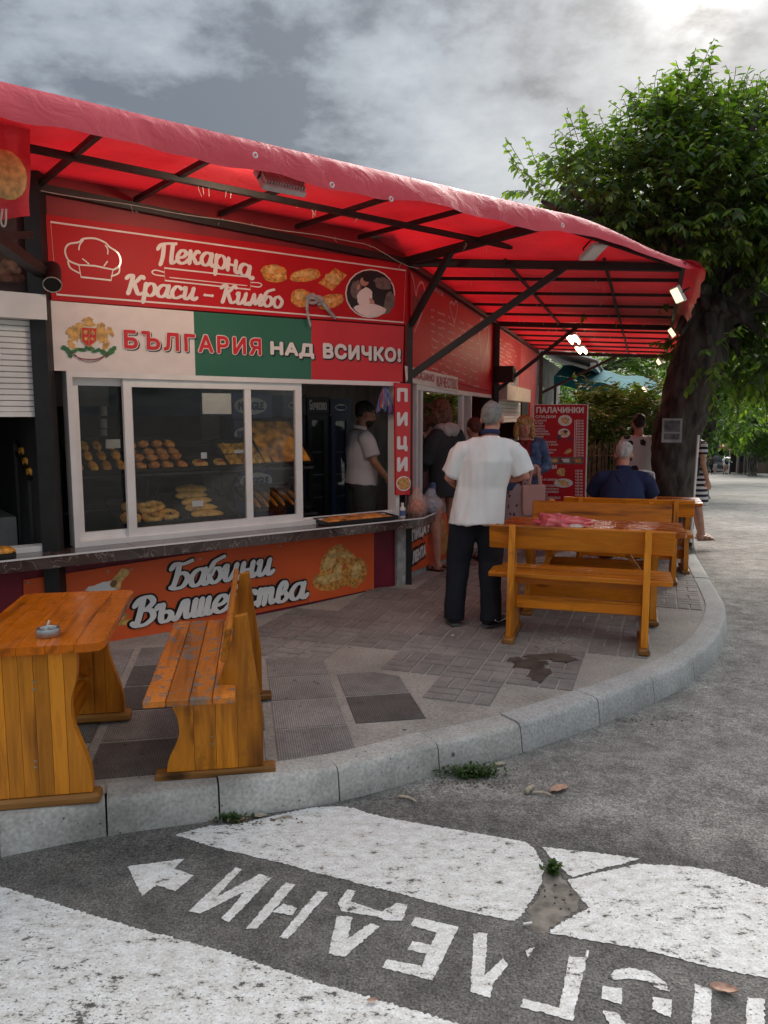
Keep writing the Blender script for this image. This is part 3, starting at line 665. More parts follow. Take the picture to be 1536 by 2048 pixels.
# parquet pavers: 2 x 2 cells of two bars each
S = .385
mb = MB(); hb = .02
for cx_, cy_, v in ((0, 0, 0), (1, 0, 1), (0, 1, 1), (1, 1, 0)):
    for k in (0, 1):
        ox, oy = (cx_ - .5) * S / 2, (cy_ - .5) * S / 2; o_ = (k - .5) * S / 4
        sz = (S / 4 - .008, S / 2 - .008) if v else (S / 2 - .008, S / 4 - .008)
        x0, y0 = ox + (o_ if v else 0), oy + (0 if v else o_)
        a, c_ = sz[0] / 2, sz[1] / 2; q = .004
        mb.add([(x0 - a, y0 - c_, -hb), (x0 + a, y0 - c_, -hb), (x0 + a, y0 + c_, -hb), (x0 - a, y0 + c_, -hb), (x0 - a + q, y0 - c_ + q, 0), (x0 + a - q, y0 - c_ + q, 0), (x0 + a - q, y0 + c_ - q, 0), (x0 - a + q, y0 + c_ - q, 0)],
               [(4, 5, 6, 7), (0, 1, 5, 4), (1, 2, 6, 5), (2, 3, 7, 6), (3, 0, 4, 7)])
tile_me = [mb.mesh('paving_tile', m) for m in (M_TILE, M_TILE_B)]
e1, e2 = Vector((.94, -.34, 0)).normalized(), Vector((.34, .94, 0)).normalized(); O = Vector((.2, 4.036, 0))
bound = [on_ground(x, y) for x, y in [(450, 1292), (640, 1306), (838, 1322), (806, 1366), (841, 1400), (1044, 1418), (1072, 1374), (1137, 1380), (1156, 1332), (1222, 1340), (1234, 1300), (1290, 1277), (1354, 1280), (1352, 1227), (1410, 1225), (1392, 1150), (1378, 1085), (1360, 1060)]]
bound = [(p.x, p.y) for p in bound] + [(4.3, 12.2), (2.6, 12.4), (.9, 8.2), (.25, 6.55), (-.7, 5.95)]
cells = []
for i in range(-8, 12):
    for j in range(-4, 24):
        p = O + e1 * (S * (i + .5)) + e2 * (S * (j + .5))
        if in_poly(p.x, p.y, bound): cells.append((p.y, p))
cells.sort(key=lambda c: c[0]); rt = random.Random(2); far_tiles = MB()
for k, (_, p) in enumerate(cells):
    m = surf_matrix(p, e1, e2, .006 + rt.uniform(-.0015, .0015)) @ Matrix.Rotation(rt.gauss(0, .008), 4, 'Z')
    if k < 255:
        o = bpy.data.objects.new('paving_tile', tile_me[0 if p.y < 5.3 and rt.random() < .85 else 1]); COL.objects.link(o); o.parent = pavement; o.matrix_local = m
    else: far_tiles.add([m @ Vector(v) for v in mb.v], mb.f)
if far_tiles.v: tag(far_tiles.build('paving_tile', M_TILE_B, pavement), kind='stuff')
# ribbed tiles along the kerb
r1, r2 = Vector((.983, .185, 0)).normalized(), Vector((.185, -.983, 0)).normalized(); O2 = Vector((-.762, 4.744, 0)); SR = .392
def rib_mesh(mat, cut=None):
    a, c_ = .182, .187; q = .004; out = [(-a, -c_), (a, -c_), (a, c_), (-a, c_)]
    if cut: out = [(-a, -c_), (a, -c_), (a, c_ - .10), (a - .13, c_), (-a, c_)]
    n = len(out); k = MB(); k.add([(x, y, -.02) for x, y in out] + [(x - math.copysign(q, x), y - math.copysign(q, y), 0) for x, y in out], [tuple(range(n, 2 * n))] + [(i, (i + 1) % n, n + (i + 1) % n, n + i) for i in range(n)])
    return k.mesh('ribbed_tile', mat)
rib = {'g': rib_mesh(M_RIB), 'r': rib_mesh(M_RIB_R), 'd': rib_mesh(M_RIB_D), 'c': rib_mesh(M_RIB, True)}
for i in range(-6, 2):
    for j in range(-2, 4):
        if i == 1 and j < 1 or i == 0 and j < 0 or i == -1 and j < -1: continue
        p = O2 + r1 * (SR * i * 1.03 + .19) + r2 * (SR * (j + .5)); p = Vector((p.x, p.y, 0))
        s_, off = (p - FC).dot(D1), (p - FC).dot(N1)
        kd = min((KC[q] - p).length for q in range(len(KC)))
        if off < .22 or kd < .31 or p.y < 1.2: continue
        key = 'g'
        if (i, j) == (1, 2): key = 'd'
        elif (i, j) in ((0, 0), (1, 1)): key = 'c'
        elif i == -1 and j in (1, 2): key = 'r'
        elif i < -1: key = rt.choice('gggggd')
        o = bpy.data.objects.new('ribbed_tile', rib[key]); COL.objects.link(o); o.parent = pavement
        o.matrix_local = surf_matrix(p, r1, -r2, .005 + rt.uniform(-.001, .002))
# spilled water on the pavers
M_WET = simple('spilled_water', (.085, .074, .064), .5, var=.25, spec=.3)
# ================================================================== the kiosks
M_WALLRED = simple('wall_paint_red', (.27, .014, .022), .55, var=.2, scale=3, bmp=.05)
M_PANELRED = simple('panel_red', (.52, .012, .020), .5, var=.1, scale=2, spec=.22)
M_BRIGHTRED = simple('print_red', (.66, .018, .028), .4, var=.06, scale=2, spec=.3, coat=.4)
M_MAROON = simple('base_maroon', (.20, .010, .030), .5, var=.2, scale=4)
M_ORANGE = simple('print_orange', (.78, .12, .03), .42, var=.12, scale=1.4, spec=.35)
M_GREEN = simple('print_green', (.016, .14, .075), .4, var=.08, scale=2, coat=.45)
M_WHITEP = simple('print_white', (.82, .80, .78), .4, var=.05, scale=2)
M_PINKW = simple('print_offwhite', (.82, .74, .71), .4, var=.05, coat=.45)
M_BLACKP = simple('print_black', (.012, .012, .013), .4)
M_PVC = simple('white_pvc', (.82, .80, .78), .35, var=.06, scale=5, spec=.5)
M_BLACK = simple('black_steel', (.012, .011, .011), .5, var=.3, scale=12)
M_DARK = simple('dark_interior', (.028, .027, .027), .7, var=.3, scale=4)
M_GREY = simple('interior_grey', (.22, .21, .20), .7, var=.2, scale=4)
M_CREAM = simple('cream_panel', (.68, .63, .55), .6, var=.1)
M_PLASTER = simple('bare_plaster', (.40, .40, .38), .85, var=.25, scale=14, bmp=.3)
M_GLASS = glass('window_glass')
M_GOLD = simple('print_gold', (.62, .36, .10), .4, var=.35, scale=30)
M_CRUST = simple('print_crust', (.62, .27, .06), .4, var=.45, scale=38)
M_CRUST2 = simple('print_crust_pale', (.72, .45, .16), .4, var=.3, scale=30)
M_LEAFP = simple('print_leaf', (.03, .17, .05), .4, var=.3, scale=30)
def mat_marble():
    m, nt, b = new_mat('marble_stone'); N = nt.nodes.new; L = nt.links.new
    tc = N('ShaderNodeTexCoord'); n = N('ShaderNodeTexNoise'); n.inputs['Scale'].default_value = 7; n.inputs['Detail'].default_value = 8; n.inputs['Distortion'].default_value = 1.4; L(tc.outputs['Object'], n.inputs['Vector'])
    r = N('ShaderNodeValToRGB'); L(n.outputs[0], r.inputs[0]); e = r.color_ramp.elements
    e[0].position = .3; e[0].color = (.04, .026, .024, 1); e[1].position = .7; e[1].color = (.10, .068, .06, 1)
    for p, c in ((.487, (.075, .05, .045, 1)), (.5, (.34, .27, .24, 1)), (.513, (.07, .047, .043, 1))): k = e.new(p); k.color = c
    L(r.outputs[0], b.inputs['Base Color']); b.inputs['Roughness'].default_value = .16; b.inputs['Coat Weight'].default_value = .3; return m
M_MARBLE = mat_marble()

def fbox(mb, s0, s1, z0, z1, o0, o1, mi=0):
    c = FA((s0 + s1) / 2, (z0 + z1) / 2, (o0 + o1) / 2); rot = Matrix((D1, N1, Vector((0, 0, 1)))).transposed()
    return mb.box(c, (abs(s1 - s0), abs(o1 - o0), abs(z1 - z0)), rot, mi)
def sbox(mb, s0, s1, z0, z1, o0, o1, mi=0):
    c = SA((s0 + s1) / 2, (z0 + z1) / 2, (o0 + o1) / 2); rot = Matrix((D2, N2, Vector((0, 0, 1)))).transposed()
    return mb.box(c, (abs(s1 - s0), abs(o1 - o0), abs(z1 - z0)), rot, mi)
def fprism(mb, poly, o0, o1): return mb.prism(poly, FC + N1 * o0, D1, Vector((0, 0, 1)), N1 * (o1 - o0))
def sprism(mb, poly, o0, o1): return mb.prism(poly, FC + N2 * o0, D2, Vector((0, 0, 1)), N2 * (o1 - o0))

SL = fpx(101, 600)[0]                    # left end of the bakery front
WZ1 = 1.93; WZ0 = .775; ROOF = 3.16
wl, wr = fpx(133, 800)[0], fpx(795, 900)[0]
shop = thing('bakery_kiosk', 'red bakery kiosk with a long white sliding window and dark stone counter', 'kiosk', FA(SL / 2, 0, -1))
mb = MB(); fbox(mb, SL, 0, WZ1, ROOF, -.12, 0); mb.build('upper_wall', M_WALLRED, shop)
mb = MB(); fbox(mb, SL - .1, 0, -.2, .70, -.12, 0); mb.build('base_wall', M_MAROON, shop)
mb = MB(); fbox(mb, wr + .005, -.0, .70, WZ1, -.12, 0); mb.build('pilaster', M_BLACK, shop)
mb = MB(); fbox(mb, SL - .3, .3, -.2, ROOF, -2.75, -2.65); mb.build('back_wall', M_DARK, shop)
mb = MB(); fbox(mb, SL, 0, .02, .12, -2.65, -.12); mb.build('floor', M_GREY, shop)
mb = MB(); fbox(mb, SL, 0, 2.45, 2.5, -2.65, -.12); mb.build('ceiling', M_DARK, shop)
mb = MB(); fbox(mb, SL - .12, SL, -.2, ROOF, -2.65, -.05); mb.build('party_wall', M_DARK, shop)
mb = MB(); fbox(mb, SL - .12, .25, ROOF, ROOF + .06, -2.75, .02); mb.build('roof', M_GREY, shop)
# bare plaster strip and black post at the street corner
mb = MB(); fbox(mb, fpx(790, 1100)[0], -.012, .0, .70, .0, .035); mb.build('plaster_strip', M_PLASTER, shop)
# counter: slab with a white edge line, tiles on top, wrapping round the corner
cx0 = SL - 1.6; co = .24
mb = MB()
ce = [FA(cx0, 0, -.02), FA(cx0, 0, co), FA(.02, 0, co), SA(.26, 0, .22), SA(.30, 0, .10), SA(.30, 0, -.02), FA(0, 0, -.02)]
mb.prism([(p.x, p.y) for p in ce], (0, 0, .70), (1, 0, 0), (0, 1, 0), (0, 0, .075)); counter = mb.build('counter', M_MARBLE, shop)
mb = MB(); path = [FA(cx0, .776, co + .002), FA(.02, .776, co + .002), SA(.262, .776, .222), SA(.302, .776, .10)]
for a, b in zip(path, path[1:]): mb.bar(a, b, .012, .009)
mb.build('edge_trim', M_WHITEP, counter)
mb = MB()
for k in range(9): 
    s0 = cx0 + k * .5; fbox(mb, s0 + .002, s0 + .498, .7752, .7785, .004, co - .012)
cnt_top = mb.build('top_tiles', M_MARBLE, counter); cnt_top['kind'] = 'stuff'
# the sliding window: outer frame, three sashes
def ring(mb, s0, s1, z0, z1, w, o0, o1, box=fbox, wb=None):
    wb = wb or w
    box(mb, s0, s1, z1 - w, z1, o0, o1); box(mb, s0, s1, z0, z0 + wb, o0, o1); box(mb, s0, s0 + w, z0 + wb, z1 - w, o0, o1); box(mb, s1 - w, s1, z0 + wb, z1 - w, o0, o1)
win = thing('window', None, None, FA((wl + wr) / 2, WZ0, 0)); win.parent = shop; win.location = wm(shop).inverted() @ FA((wl + wr) / 2, WZ0, 0)
mb = MB(); ring(mb, wl, wr, WZ0 + .004, WZ1, .036, -.09, .028); fbox(mb, wl + .036, wr - .036, WZ0 + .04, WZ0 + .055, -.05, -.035); mb.build('frame', M_PVC, win)
a0, a1 = wl + .036, fpx(258, 900)[0] + .05
b0, b1, bm_ = fpx(251, 900)[0], fpx(604, 900)[0], fpx(498, 900)[0]
mb = MB(); ring(mb, a0, a1, WZ0 + .04, WZ1 - .036, .05, -.075, -.04); mb.build('sash', M_PVC, win)
mb = MB(); ring(mb, b0, b1, WZ0 + .04, WZ1 - .036, .055, -.033, .005); fbox(mb, bm_ - .026, bm_ + .026, WZ0 + .095, WZ1 - .091, -.028, .0); mb.build('sash', M_PVC, win)
mb = MB(); fbox(mb, a0 + .05, a1 - .05, WZ0 + .09, WZ1 - .086, -.06, -.056); mb.build('pane', M_GLASS, win)
mb = MB(); fbox(mb, b0 + .055, bm_ - .026, WZ0 + .095, WZ1 - .091, -.016, -.012); mb.build('pane', M_GLASS, win)
mb = MB(); fbox(mb, bm_ + .026, b1 - .055, WZ0 + .095, WZ1 - .091, -.016, -.012); mb.build('pane', M_GLASS, win)

# ------------------------------------------------------------------ boards on the front
class Board:
    def __init__(s, name, label, quad, off, mats, thick=.02, px=fpx, to=FA, cat='sign'):
        s.px = lambda x, y: px(x, y, off); s.to = lambda x, y, l: to(x, y, off + l)
        P = [s.px(*q) for q in quad]; s.P = P
        c = s.to(sum(p[0] for p in P) / len(P), sum(p[1] for p in P) / len(P), 0)
        s.root = thing(name, label, cat, c); mb = MB(); n = N1 if to is FA else N2; d = D1 if to is FA else D2
        mb.prism(P, FC + n * (off - thick), d, Vector((0, 0, 1)), n * thick); s.panel = mb.build('panel', mats, s.root)
    def box(s, x0, y0, x1, y1):
        a = s.px(x0, y0); b = s.px(x1, y1); return (min(a[0], b[0]), min(a[1], b[1]), max(a[0], b[0]), max(a[1], b[1]))
    def line(s, pts, w, mat, lift=.002, closed=False, name='line_print', n=0):
        P = [s.px(*p) for p in pts]
        if n: P = [(v.x, v.y) for v in catmull([(a, b, 0) for a, b in P], n, closed)]
        mb = MB(); ribbon(mb, P, w, s.to, lift, closed); return mb.build(name, mat, s.root)
    def fill(s, pts, mat, lift=.002, name='print', n=0):
        P = [s.px(*p) for p in pts]
        if n: P = [(v.x, v.y) for v in catmull([(a, b, 0) for a, b in P], n, True)]
        mb = MB(); patch(mb, P, s.to, lift); return mb.build(name, mat, s.root)
    def blobs(s, lst, mat, lift=.002, name='print', j=.08, seed=1):
        rnd = random.Random(seed)
        for k, (cx_, cy_, rx, ry, rot) in enumerate(lst):
            pts = blob(cx_, cy_, rx, ry, 20, j, rot, rnd); mb = MB(); patch(mb, [s.px(*p) for p in pts], s.to, lift + .0003 * k); o = mb.build(name, mat, s.root)
        return o
def z1(*p): return [(x / 2.954, 150 + y / 2.954) for x, y in p]      # reading off an enlarged crop
def z2(*p): return [(400 + x / 2.954, 300 + y / 2.954) for x, y in p]
B = Board('bakery_sign', 'long red bakery sign with white chef hat and rolling pin above the flag banner', [(88, 428), (815, 527), (811, 650), (103, 600)], .03, M_PANELRED)
B.line([(101, 444), (811, 541), (807, 645), (113, 589)], .011, M_PINKW, closed=True, name='border_line')
B.line(z1((465, 1122), (405, 1095), (384, 1040), (405, 1000), (465, 988), (492, 968), (560, 966), (620, 990), (645, 1015), (695, 1050), (712, 1095), (703, 1130), (668, 1152)), .011, M_PINKW, n=4, name='chef_hat_print')
B.line(z1((465, 1122), (478, 1194), (655, 1213), (667, 1150), (560, 1128)), .011, M_PINKW, closed=True, name='chef_hat_print', lift=.0025)
B.line(z1((400, 1098), (415, 1140), (470, 1172)), .010, M_PINKW, n=4, name='chef_hat_print', lift=.003); B.line(z1((705, 1130), (700, 1170), (655, 1190)), .010, M_PINKW, n=4, name='chef_hat_print', lift=.003)
B.line(z1((485, 1085), (505, 1100), (525, 1118)), .008, M_PINKW, n=3, name='chef_hat_print', lift=.003); B.line(z1((635, 1100), (622, 1118), (612, 1130)), .008, M_PINKW, n=3, name='chef_hat_print', lift=.003)
B.line(z1((465, 1035), (470, 1005), (492, 975)), .008, M_PINKW, n=3, name='chef_hat_print', lift=.003); B.line(z1((635, 1060), (636, 1030), (620, 1005)), .008, M_PINKW, n=3, name='chef_hat_print', lift=.003)
B.line(z1((970, 1140), (1480, 1196), (1478, 1268), (974, 1214)), .010, M_PINKW, closed=True, name='rolling_pin_print')
B.line(z1((1000, 1196), (1460, 1245)), .006, M_PINKW, name='rolling_pin_print')
B.line(z1((970, 1166), (920, 1153), (897, 1163), (915, 1180), (970, 1188)), .008, M_PINKW, n=4, name='rolling_pin_print')
B.line(z2((300, 783), (345, 785), (365, 797), (345, 810), (300, 803)), .008, M_PINKW, n=4, name='rolling_pin_print')
b = B.box(312, 530, 500, 480)
za = B.px(314, 526)[1]; zb = B.px(500, 556)[1]; h = .105
script_word('Пекарна', B.to, (B.px(316, 520)[0], za - .012, B.px(506, 520)[0], za - .012 + h * 1.28), M_PINKW, B.root, pen=.15, shear=.1, warp=lambda X, Y, a, c: (X, Y + .05 * (4 * a * (1 - a)) - .03 * a))
zc = B.px(255, 585)[1]
script_word('Краси – Кимбо', B.to, (B.px(250, 585)[0], zc - .008, B.px(568, 600)[0], zc + .115), M_PINKW, B.root, pen=.15, shear=.15)
B.blobs([(548, 547, 27, 18, .2), (610, 551, 32, 13, -.15), (603, 596, 22, 18, .1), (660, 603, 28, 14, -.3)], M_CRUST, .002, 'pastry_print')
B.fill(z2((797, 697), (868, 740), (780, 832), (697, 785)), M_CRUST, .002, 'pastry_print')
B.blobs([(540, 541, 10, 6, .4), (556, 552, 9, 5, -.3), (548, 535, 8, 4, 0), (604, 548, 22, 5, -.15), (620, 552, 9, 4, .2), (664, 557, 15, 11, .5), (600, 592, 12, 9, .3), (655, 603, 16, 5, -.3)], M_CRUST2, .0035, 'pastry_print', .25)
B.blobs([(740, 587, 50, 49, 0)], M_PINKW, .002, 'photo_ring', 0); B.blobs([(740, 587, 47.5, 46.5, 0)], M_BLACKP, .0035, 'photo_print', 0)
M_PGREY = simple('print_grey', (.16, .13, .12), .4, var=.3, scale=25); M_PSKIN = simple('print_skin', (.55, .30, .22), .4)
B.blobs([(765, 567, 18, 12, .3), (712, 580, 12, 20, 0), (778, 605, 10, 22, .2)], M_PGREY, .004, 'photo_print', .15)
B.blobs([(729, 594, 16, 18, .1)], M_WHITEP, .0045, 'photo_print', .12, 4)
B.blobs([(728, 563, 8.5, 9.5, 0), (716, 575, 3, 6, .3), (743, 603, 3.5, 8, -.6)], M_PSKIN, .0055, 'photo_print', .05)
B.blobs([(733, 557, 9, 7, .4), (741, 568, 5, 8, 0)], M_BLACKP, .007, 'photo_print', .1)
B.fill([(706, 616), (725, 608), (750, 609), (772, 620), (755, 631), (728, 632)], M_PINKW, .0078, 'photo_print', n=3)

Fl = Board('flag_banner', 'white green and red flag banner with a coat of arms above the sliding window', [(98, 601), (387, 623), (391, 751), (107, 741)], .028, M_PINKW)
mb = MB(); mb.prism([Fl.px(387, 623), Fl.px(623, 640), Fl.px(623, 759), Fl.px(391, 751)], FC + N1 * .008, D1, Vector((0, 0, 1)), N1 * .02); mb.build('panel', M_GREEN, Fl.root)
mb = MB(); mb.prism([Fl.px(623, 640), Fl.px(808, 653), Fl.px(805, 764), Fl.px(623, 759)], FC + N1 * .008, D1, Vector((0, 0, 1)), N1 * .02); mb.build('panel', M_BRIGHTRED, Fl.root)
def word(Bd, txt, x0, yb0, yt0, x1, yb1, yt1, layers, bold=.09, spacing=1.0, name='lettering'):
    """a printed word between two upright pixel lines; layers = [(material, extra boldness, dx, dz)]"""
    a, at = Bd.px(x0, yb0), Bd.px(x0, yt0); c, ct = Bd.px(x1, yb1), Bd.px(x1, yt1)
    zb_, zt_ = (a[1] + c[1]) / 2, (at[1] + ct[1]) / 2
    for k, (m, e, dx, dz) in enumerate(layers):
        h_ = zt_ - zb_; i_ = bold * h_ * .55
        letters(txt, Bd.to, (a[0] + dx + i_, zb_ + dz + i_, c[0] + dx - i_, zt_ + dz - i_), m, Bd.root, spacing=spacing, lift=.0030 * k, thick=.002, name=name, spread=i_ + e * h_ * 1.6)
word(Fl, 'БЪЛГАРИЯ', 248, 698, 661, 522, 710, 676, [(M_BLACKP, .02, .012, -.008), (M_PINKW, .035, 0, 0), (M_BRIGHTRED, 0, 0, 0)], .08, 1.25)
word(Fl, 'НАД', 540, 714, 682, 628, 719, 688, [(M_BLACKP, .03, .01, -.006), (M_WHITEP, 0, 0, 0)], .13, 1.1)
word(Fl, 'ВСИЧКО!', 645, 717, 686, 801, 725, 695, [(M_BLACKP, .03, .01, -.006), (M_WHITEP, 0, 0, 0)], .13, 1.1)
# coat of arms: crowned shield, two lions, oak leaves, motto ribbon
Fl.blobs([(150, 668, 13, 17, .2), (205, 670, 13, 17, -.2), (143, 690, 10, 6, .8), (212, 692, 10, 6, -.8), (137, 662, 5, 9, .5), (222, 664, 5, 10, -.4), (158, 652, 8, 8, 0), (201, 654, 8, 8, 0), (176, 640, 11, 5, 0), (177, 648, 13, 5, 0)], M_GOLD, .002, 'lion_print', .3, 8)
Fl.fill([(162, 655), (193, 657), (192, 682), (177, 694), (163, 682)], M_BRIGHTRED, .007, 'shield_print')
Fl.line([(162, 655), (193, 657), (192, 682), (177, 694), (163, 682)], .006, M_GOLD, .0085, True, 'shield_print')
Fl.line([(178, 659), (177, 690)], .004, M_GOLD, .0085, False, 'shield_print')
Fl.blobs([(170, 665, 4, 5, .3), (185, 666, 4, 5, -.3), (171, 678, 3, 4, 0), (184, 678, 4, 3, .5)], M_GOLD, .009, 'shield_print', .3, 3)
Fl.blobs([(135, 700, 11, 5, .5), (148, 703, 9, 4, -.5), (163, 700, 10, 4, .2), (178, 697, 9, 5, 0), (193, 701, 10, 4, -.2), (207, 705, 10, 4, .5), (221, 703, 11, 5, -.5), (127, 695, 5, 4, 0), (228, 697, 5, 4, 0), (140, 710, 6, 4, .9), (214, 711, 6, 4, -.9)], M_LEAFP, .005, 'leaf_print', .3, 5)
Fl.line([(140, 703), (155, 715), (177, 719), (198, 717), (217, 706)], .006, M_MAROON, .009, False, 'ribbon_print', 4)
Fl.line([(148, 708), (160, 719), (177, 724), (196, 721), (209, 712)], .004, M_MAROON, .0095, False, 'ribbon_print', 4)

Pz = Board('pizza_sign', 'narrow upright red sign with a white word and pizza beside the open window', [(790, 765), (826, 768), (826, 990), (792, 990)], .055, M_BRIGHTRED)
for ch, y0, y1 in (('П', 776, 804), ('И', 824, 852), ('Ц', 872, 903), ('И', 914, 943)):
    word(Pz, ch, 793.5, y1, y0, 815, y1, y0, [(M_WHITEP, 0, 0, 0)], .16)
Pz.blobs([(807, 967, 15, 15, 0)], M_WHITEP, .002, 'plate_print', 0); Pz.blobs([(807, 967, 13, 12.5, 0)], M_CRUST, .0035, 'pizza_print', .08)
Pz.blobs([(802, 964, 4, 3, 0), (810, 970, 4, 3, .5), (806, 974, 3, 2, 0), (812, 962, 3, 2, 0)], M_CRUST2, .0045, 'pizza_print', .3)

O_ = Board('script_banner', 'orange banner with black-edged white script below the stone counter', [(47, 1160), (748, 1052), (748, 1178), (205, 1290), (50, 1326)], .016, M_ORANGE, .012)
for txt, q in (('Бабини', ((338, 1183), (545, 1150), 42)), ('Вълшебства', ((264, 1257), (612, 1197), 42))):
    (xa, ya), (xb, yb), hh = q; A = O_.px(xa, ya - 3); Z = O_.px(xb, yb - 3)
    hz = .185 if txt == 'Бабини' else .195
    for m, pen, e in ((M_BLACKP, .27, 0), (M_WHITEP, .155, .014)):
        script_word(txt, O_.to, (A[0] - .01, A[1] + .006, Z[0] + .02, A[1] + hz), m, O_.root, pen=pen, shear=.16, lift=e, warp=(lambda X, Y, a, c, A=A, Z=Z: (X, Y + a * (Z[1] - A[1]))))
O_.blobs([(206, 1176, 34, 10, -.12), (215, 1171, 22, 9, -.1)], M_WHITEP, .002, 'flour_print', .15)
O_.fill([(219, 1167), (238, 1143), (244, 1137), (256, 1139), (258, 1147), (243, 1163), (240, 1176), (228, 1176)], M_CRUST2, .004, 'scoop_print', n=3)
O_.blobs([(227, 1167, 6, 8, .6)], simple('print_brown', (.2, .1, .04), .5), .0046, 'scoop_print', .05)
O_.blobs([(665, 1125, 22, 38, .45), (663, 1160, 42, 20, -.2), (710, 1145, 22, 30, .35), (688, 1112, 24, 14, .3)], M_CRUST, .002, 'bread_print', .08, 2)
O_.blobs([(660, 1120, 10, 24, .5), (655, 1158, 26, 9, -.2), (712, 1140, 9, 18, .3), (690, 1110, 14, 6, .3), (675, 1140, 8, 14, .4)], M_CRUST2, .0035, 'bread_print', .2, 6)
O_.blobs([(240, 1238, 20, 4, -.5), (250, 1243, 18, 4, -.2), (238, 1248, 14, 3, 0)], M_GOLD, .002, 'wheat_print', .15)
mb = MB()
for x, y in [(56, 1166), (215, 1143), (262, 1139), (400, 1118), (560, 1092), (740, 1060), (352, 1255), (480, 1228), (620, 1203), (740, 1176)]:
    s_, z_ = O_.px(x, y); mb.lathe([(.008, 0), (.008, .003), (.003, .004)], 8, (0, 0, 0)); o_ = FA(s_, z_, .018)
    for k in range(len(mb.v) - 24, len(mb.v)): v = Vector(mb.v[k]); mb.v[k] = tuple(o_ + D1 * v.x + Vector((0, 0, 1)) * v.y + N1 * v.z)
mb.build('screw', simple('screw_head', (.4, .4, .4), .3, .8), O_.root)

# rag bow tied on the bakery sign
mb = MB(); q = lambda x, y, o=.06: FA(*fpx(x, y, o), o)
for pts, w in (([(620, 592), (614, 608), (616, 630), (622, 655)], .02), ([(622, 592), (640, 600), (658, 622), (672, 637)], .028), ([(612, 598), (626, 590), (636, 602), (622, 606), (614, 600)], .022), ([(628, 596), (640, 594), (646, 604), (636, 610)], .018)):
    P = catmull([q(*p) for p in pts], 4); mb.tube(P, [(w * (.9 - .5 * i / len(P)), .005) for i in range(len(P))], 8)
tag(mb.build('cloth_ribbon', simple('grey_rag', (.34, .33, .34), .8, var=.3, scale=30), smooth=True), 'grey rag ribbon tied in a loose bow on the red bakery sign', 'ribbon')

# ------------------------------------------------------------------ left neighbour: shutter kiosk
nb = thing('shutter_kiosk', 'neighbouring kiosk with half-lowered white roller shutter at the left edge', 'kiosk', FA(SL - .9, 0, -1))
jx0, jx1 = fpx(84, 800)[0], fpx(101, 800)[0] - .02
sx1 = fpx(92, 800)[0]; nL = SL - 1.9
zb0, zb1 = fpx(40, 640)[1], fpx(40, 590)[1]; zs = fpx(40, 824)[1]
mb = MB(); fbox(mb, nL, jx1 + .0, zb0, zb1, -.02, .11); mb.build('shutter_box', M_PVC, nb)
zz = zb0; k = 0
slat_h = (zb0 - zs) / 16
for k in range(16):
    mb = MB(); mb.prism([(0, 0), (.014, .004), (.014, slat_h * .8), (.004, slat_h - .002), (0, slat_h - .002)], FA(nL, zs + k * slat_h, .0), N1, Vector((0, 0, 1)), D1 * (jx0 - nL)); mb.build('shutter_slat', M_PVC, nb)
mb = MB(); fbox(mb, nL, jx0, zs - .03, zs, -.005, .02); mb.build('shutter_foot', M_PVC, nb)
mb = MB(); fbox(mb, jx0, jx1, .78, zb0, -.04, .05); mb.build('jamb', M_PVC, nb)
mb = MB(); fbox(mb, nL, jx0, .779, .815, -.08, .03); mb.build('sill_track', M_PVC, nb)
mb = MB(); fbox(mb, nL, jx1, zb1, ROOF, -.12, -.0); mb.build('upper_wall', simple('dark_menu_board', (.035, .02, .02), .5), nb)
mb = MB(); fbox(mb, nL, SL - .12, -.2, .70, -.12, 0); mb.build('base_wall', M_MAROON, nb)
mb = MB(); fbox(mb, nL, SL - .12, -.2, ROOF, -2.2, -2.1); mb.build('back_wall', M_GREY, nb)
mb = MB(); fbox(mb, nL, SL - .12, .02, .12, -2.1, -.12); fbox(mb, nL, SL - .12, 2.45, 2.5, -2.1, -.12); mb.build('floor', M_DARK, nb)
mb = MB(); fbox(mb, nL - .1, nL, -.2, ROOF, -2.2, 0); mb.build('side_wall', M_DARK, nb)
mb = MB(); fbox(mb, nL, SL - .13, .12, .92, -1.3, -.75); mb.build('worktop', simple('work_counter', (.33, .33, .31), .5), nb)
mb = MB(); rb = random.Random(4)
for k in range(14):
    pts = blob(random.Random(k).uniform(-5, 40), 545 + random.Random(k + 50).uniform(-18, 12), 12, 9, 12, .2, 0, rb); patch(mb, [fpx(*p, .004) for p in pts], FA, .004 + .0004 * k)
mb.build('food_print', simple('print_food_dark', (.13, .075, .05), .5, var=.6, scale=22), nb)
# posts of the awning on the front
M_POST = M_BLACK
# ------------------------------------------------------------------ street side of the corner building
M_SIDEPINK = simple('wall_paint_pinkred', (.50, .09, .09), .5, var=.15, scale=2)
side = thing('pizza_kiosk', 'red kiosk front along the pavement with a white sliding window and black posts', 'kiosk', SA(2.3, 0, -.8))
U1, U2 = spx(986, 720)[0], spx(1073, 760)[0]
zw = spx(840, 769)[1]; ROOF2 = 3.08
w0, w1, w2 = spx(829, 850)[0], spx(940, 850)[0], spx(979, 850)[0]
mb = MB(); sbox(mb, .0, U1, zw, ROOF2, -.12, 0); mb.build('upper_wall', M_PANELRED, side)
mb = MB(); sbox(mb, 0, U1, -.4, .78, -.12, 0); mb.build('base_wall', M_PLASTER, side)
mb = MB(); sbox(mb, 0, U2, -.4, ROOF2, -2.0, -1.9); mb.build('back_wall', M_GREY, side)
mb = MB(); sbox(mb, .0, U2, 2.35, 2.4, -1.9, -.12); mb.build('ceiling', M_DARK, side)
mb = MB(); sbox(mb, .0, U2, -.05, .05, -1.9, -.12); mb.build('floor', M_DARK, side)
mb = MB(); sbox(mb, -.3, U2 + .1, ROOF2, ROOF2 + .06, -2.0, .02); mb.build('roof', M_GREY, side)
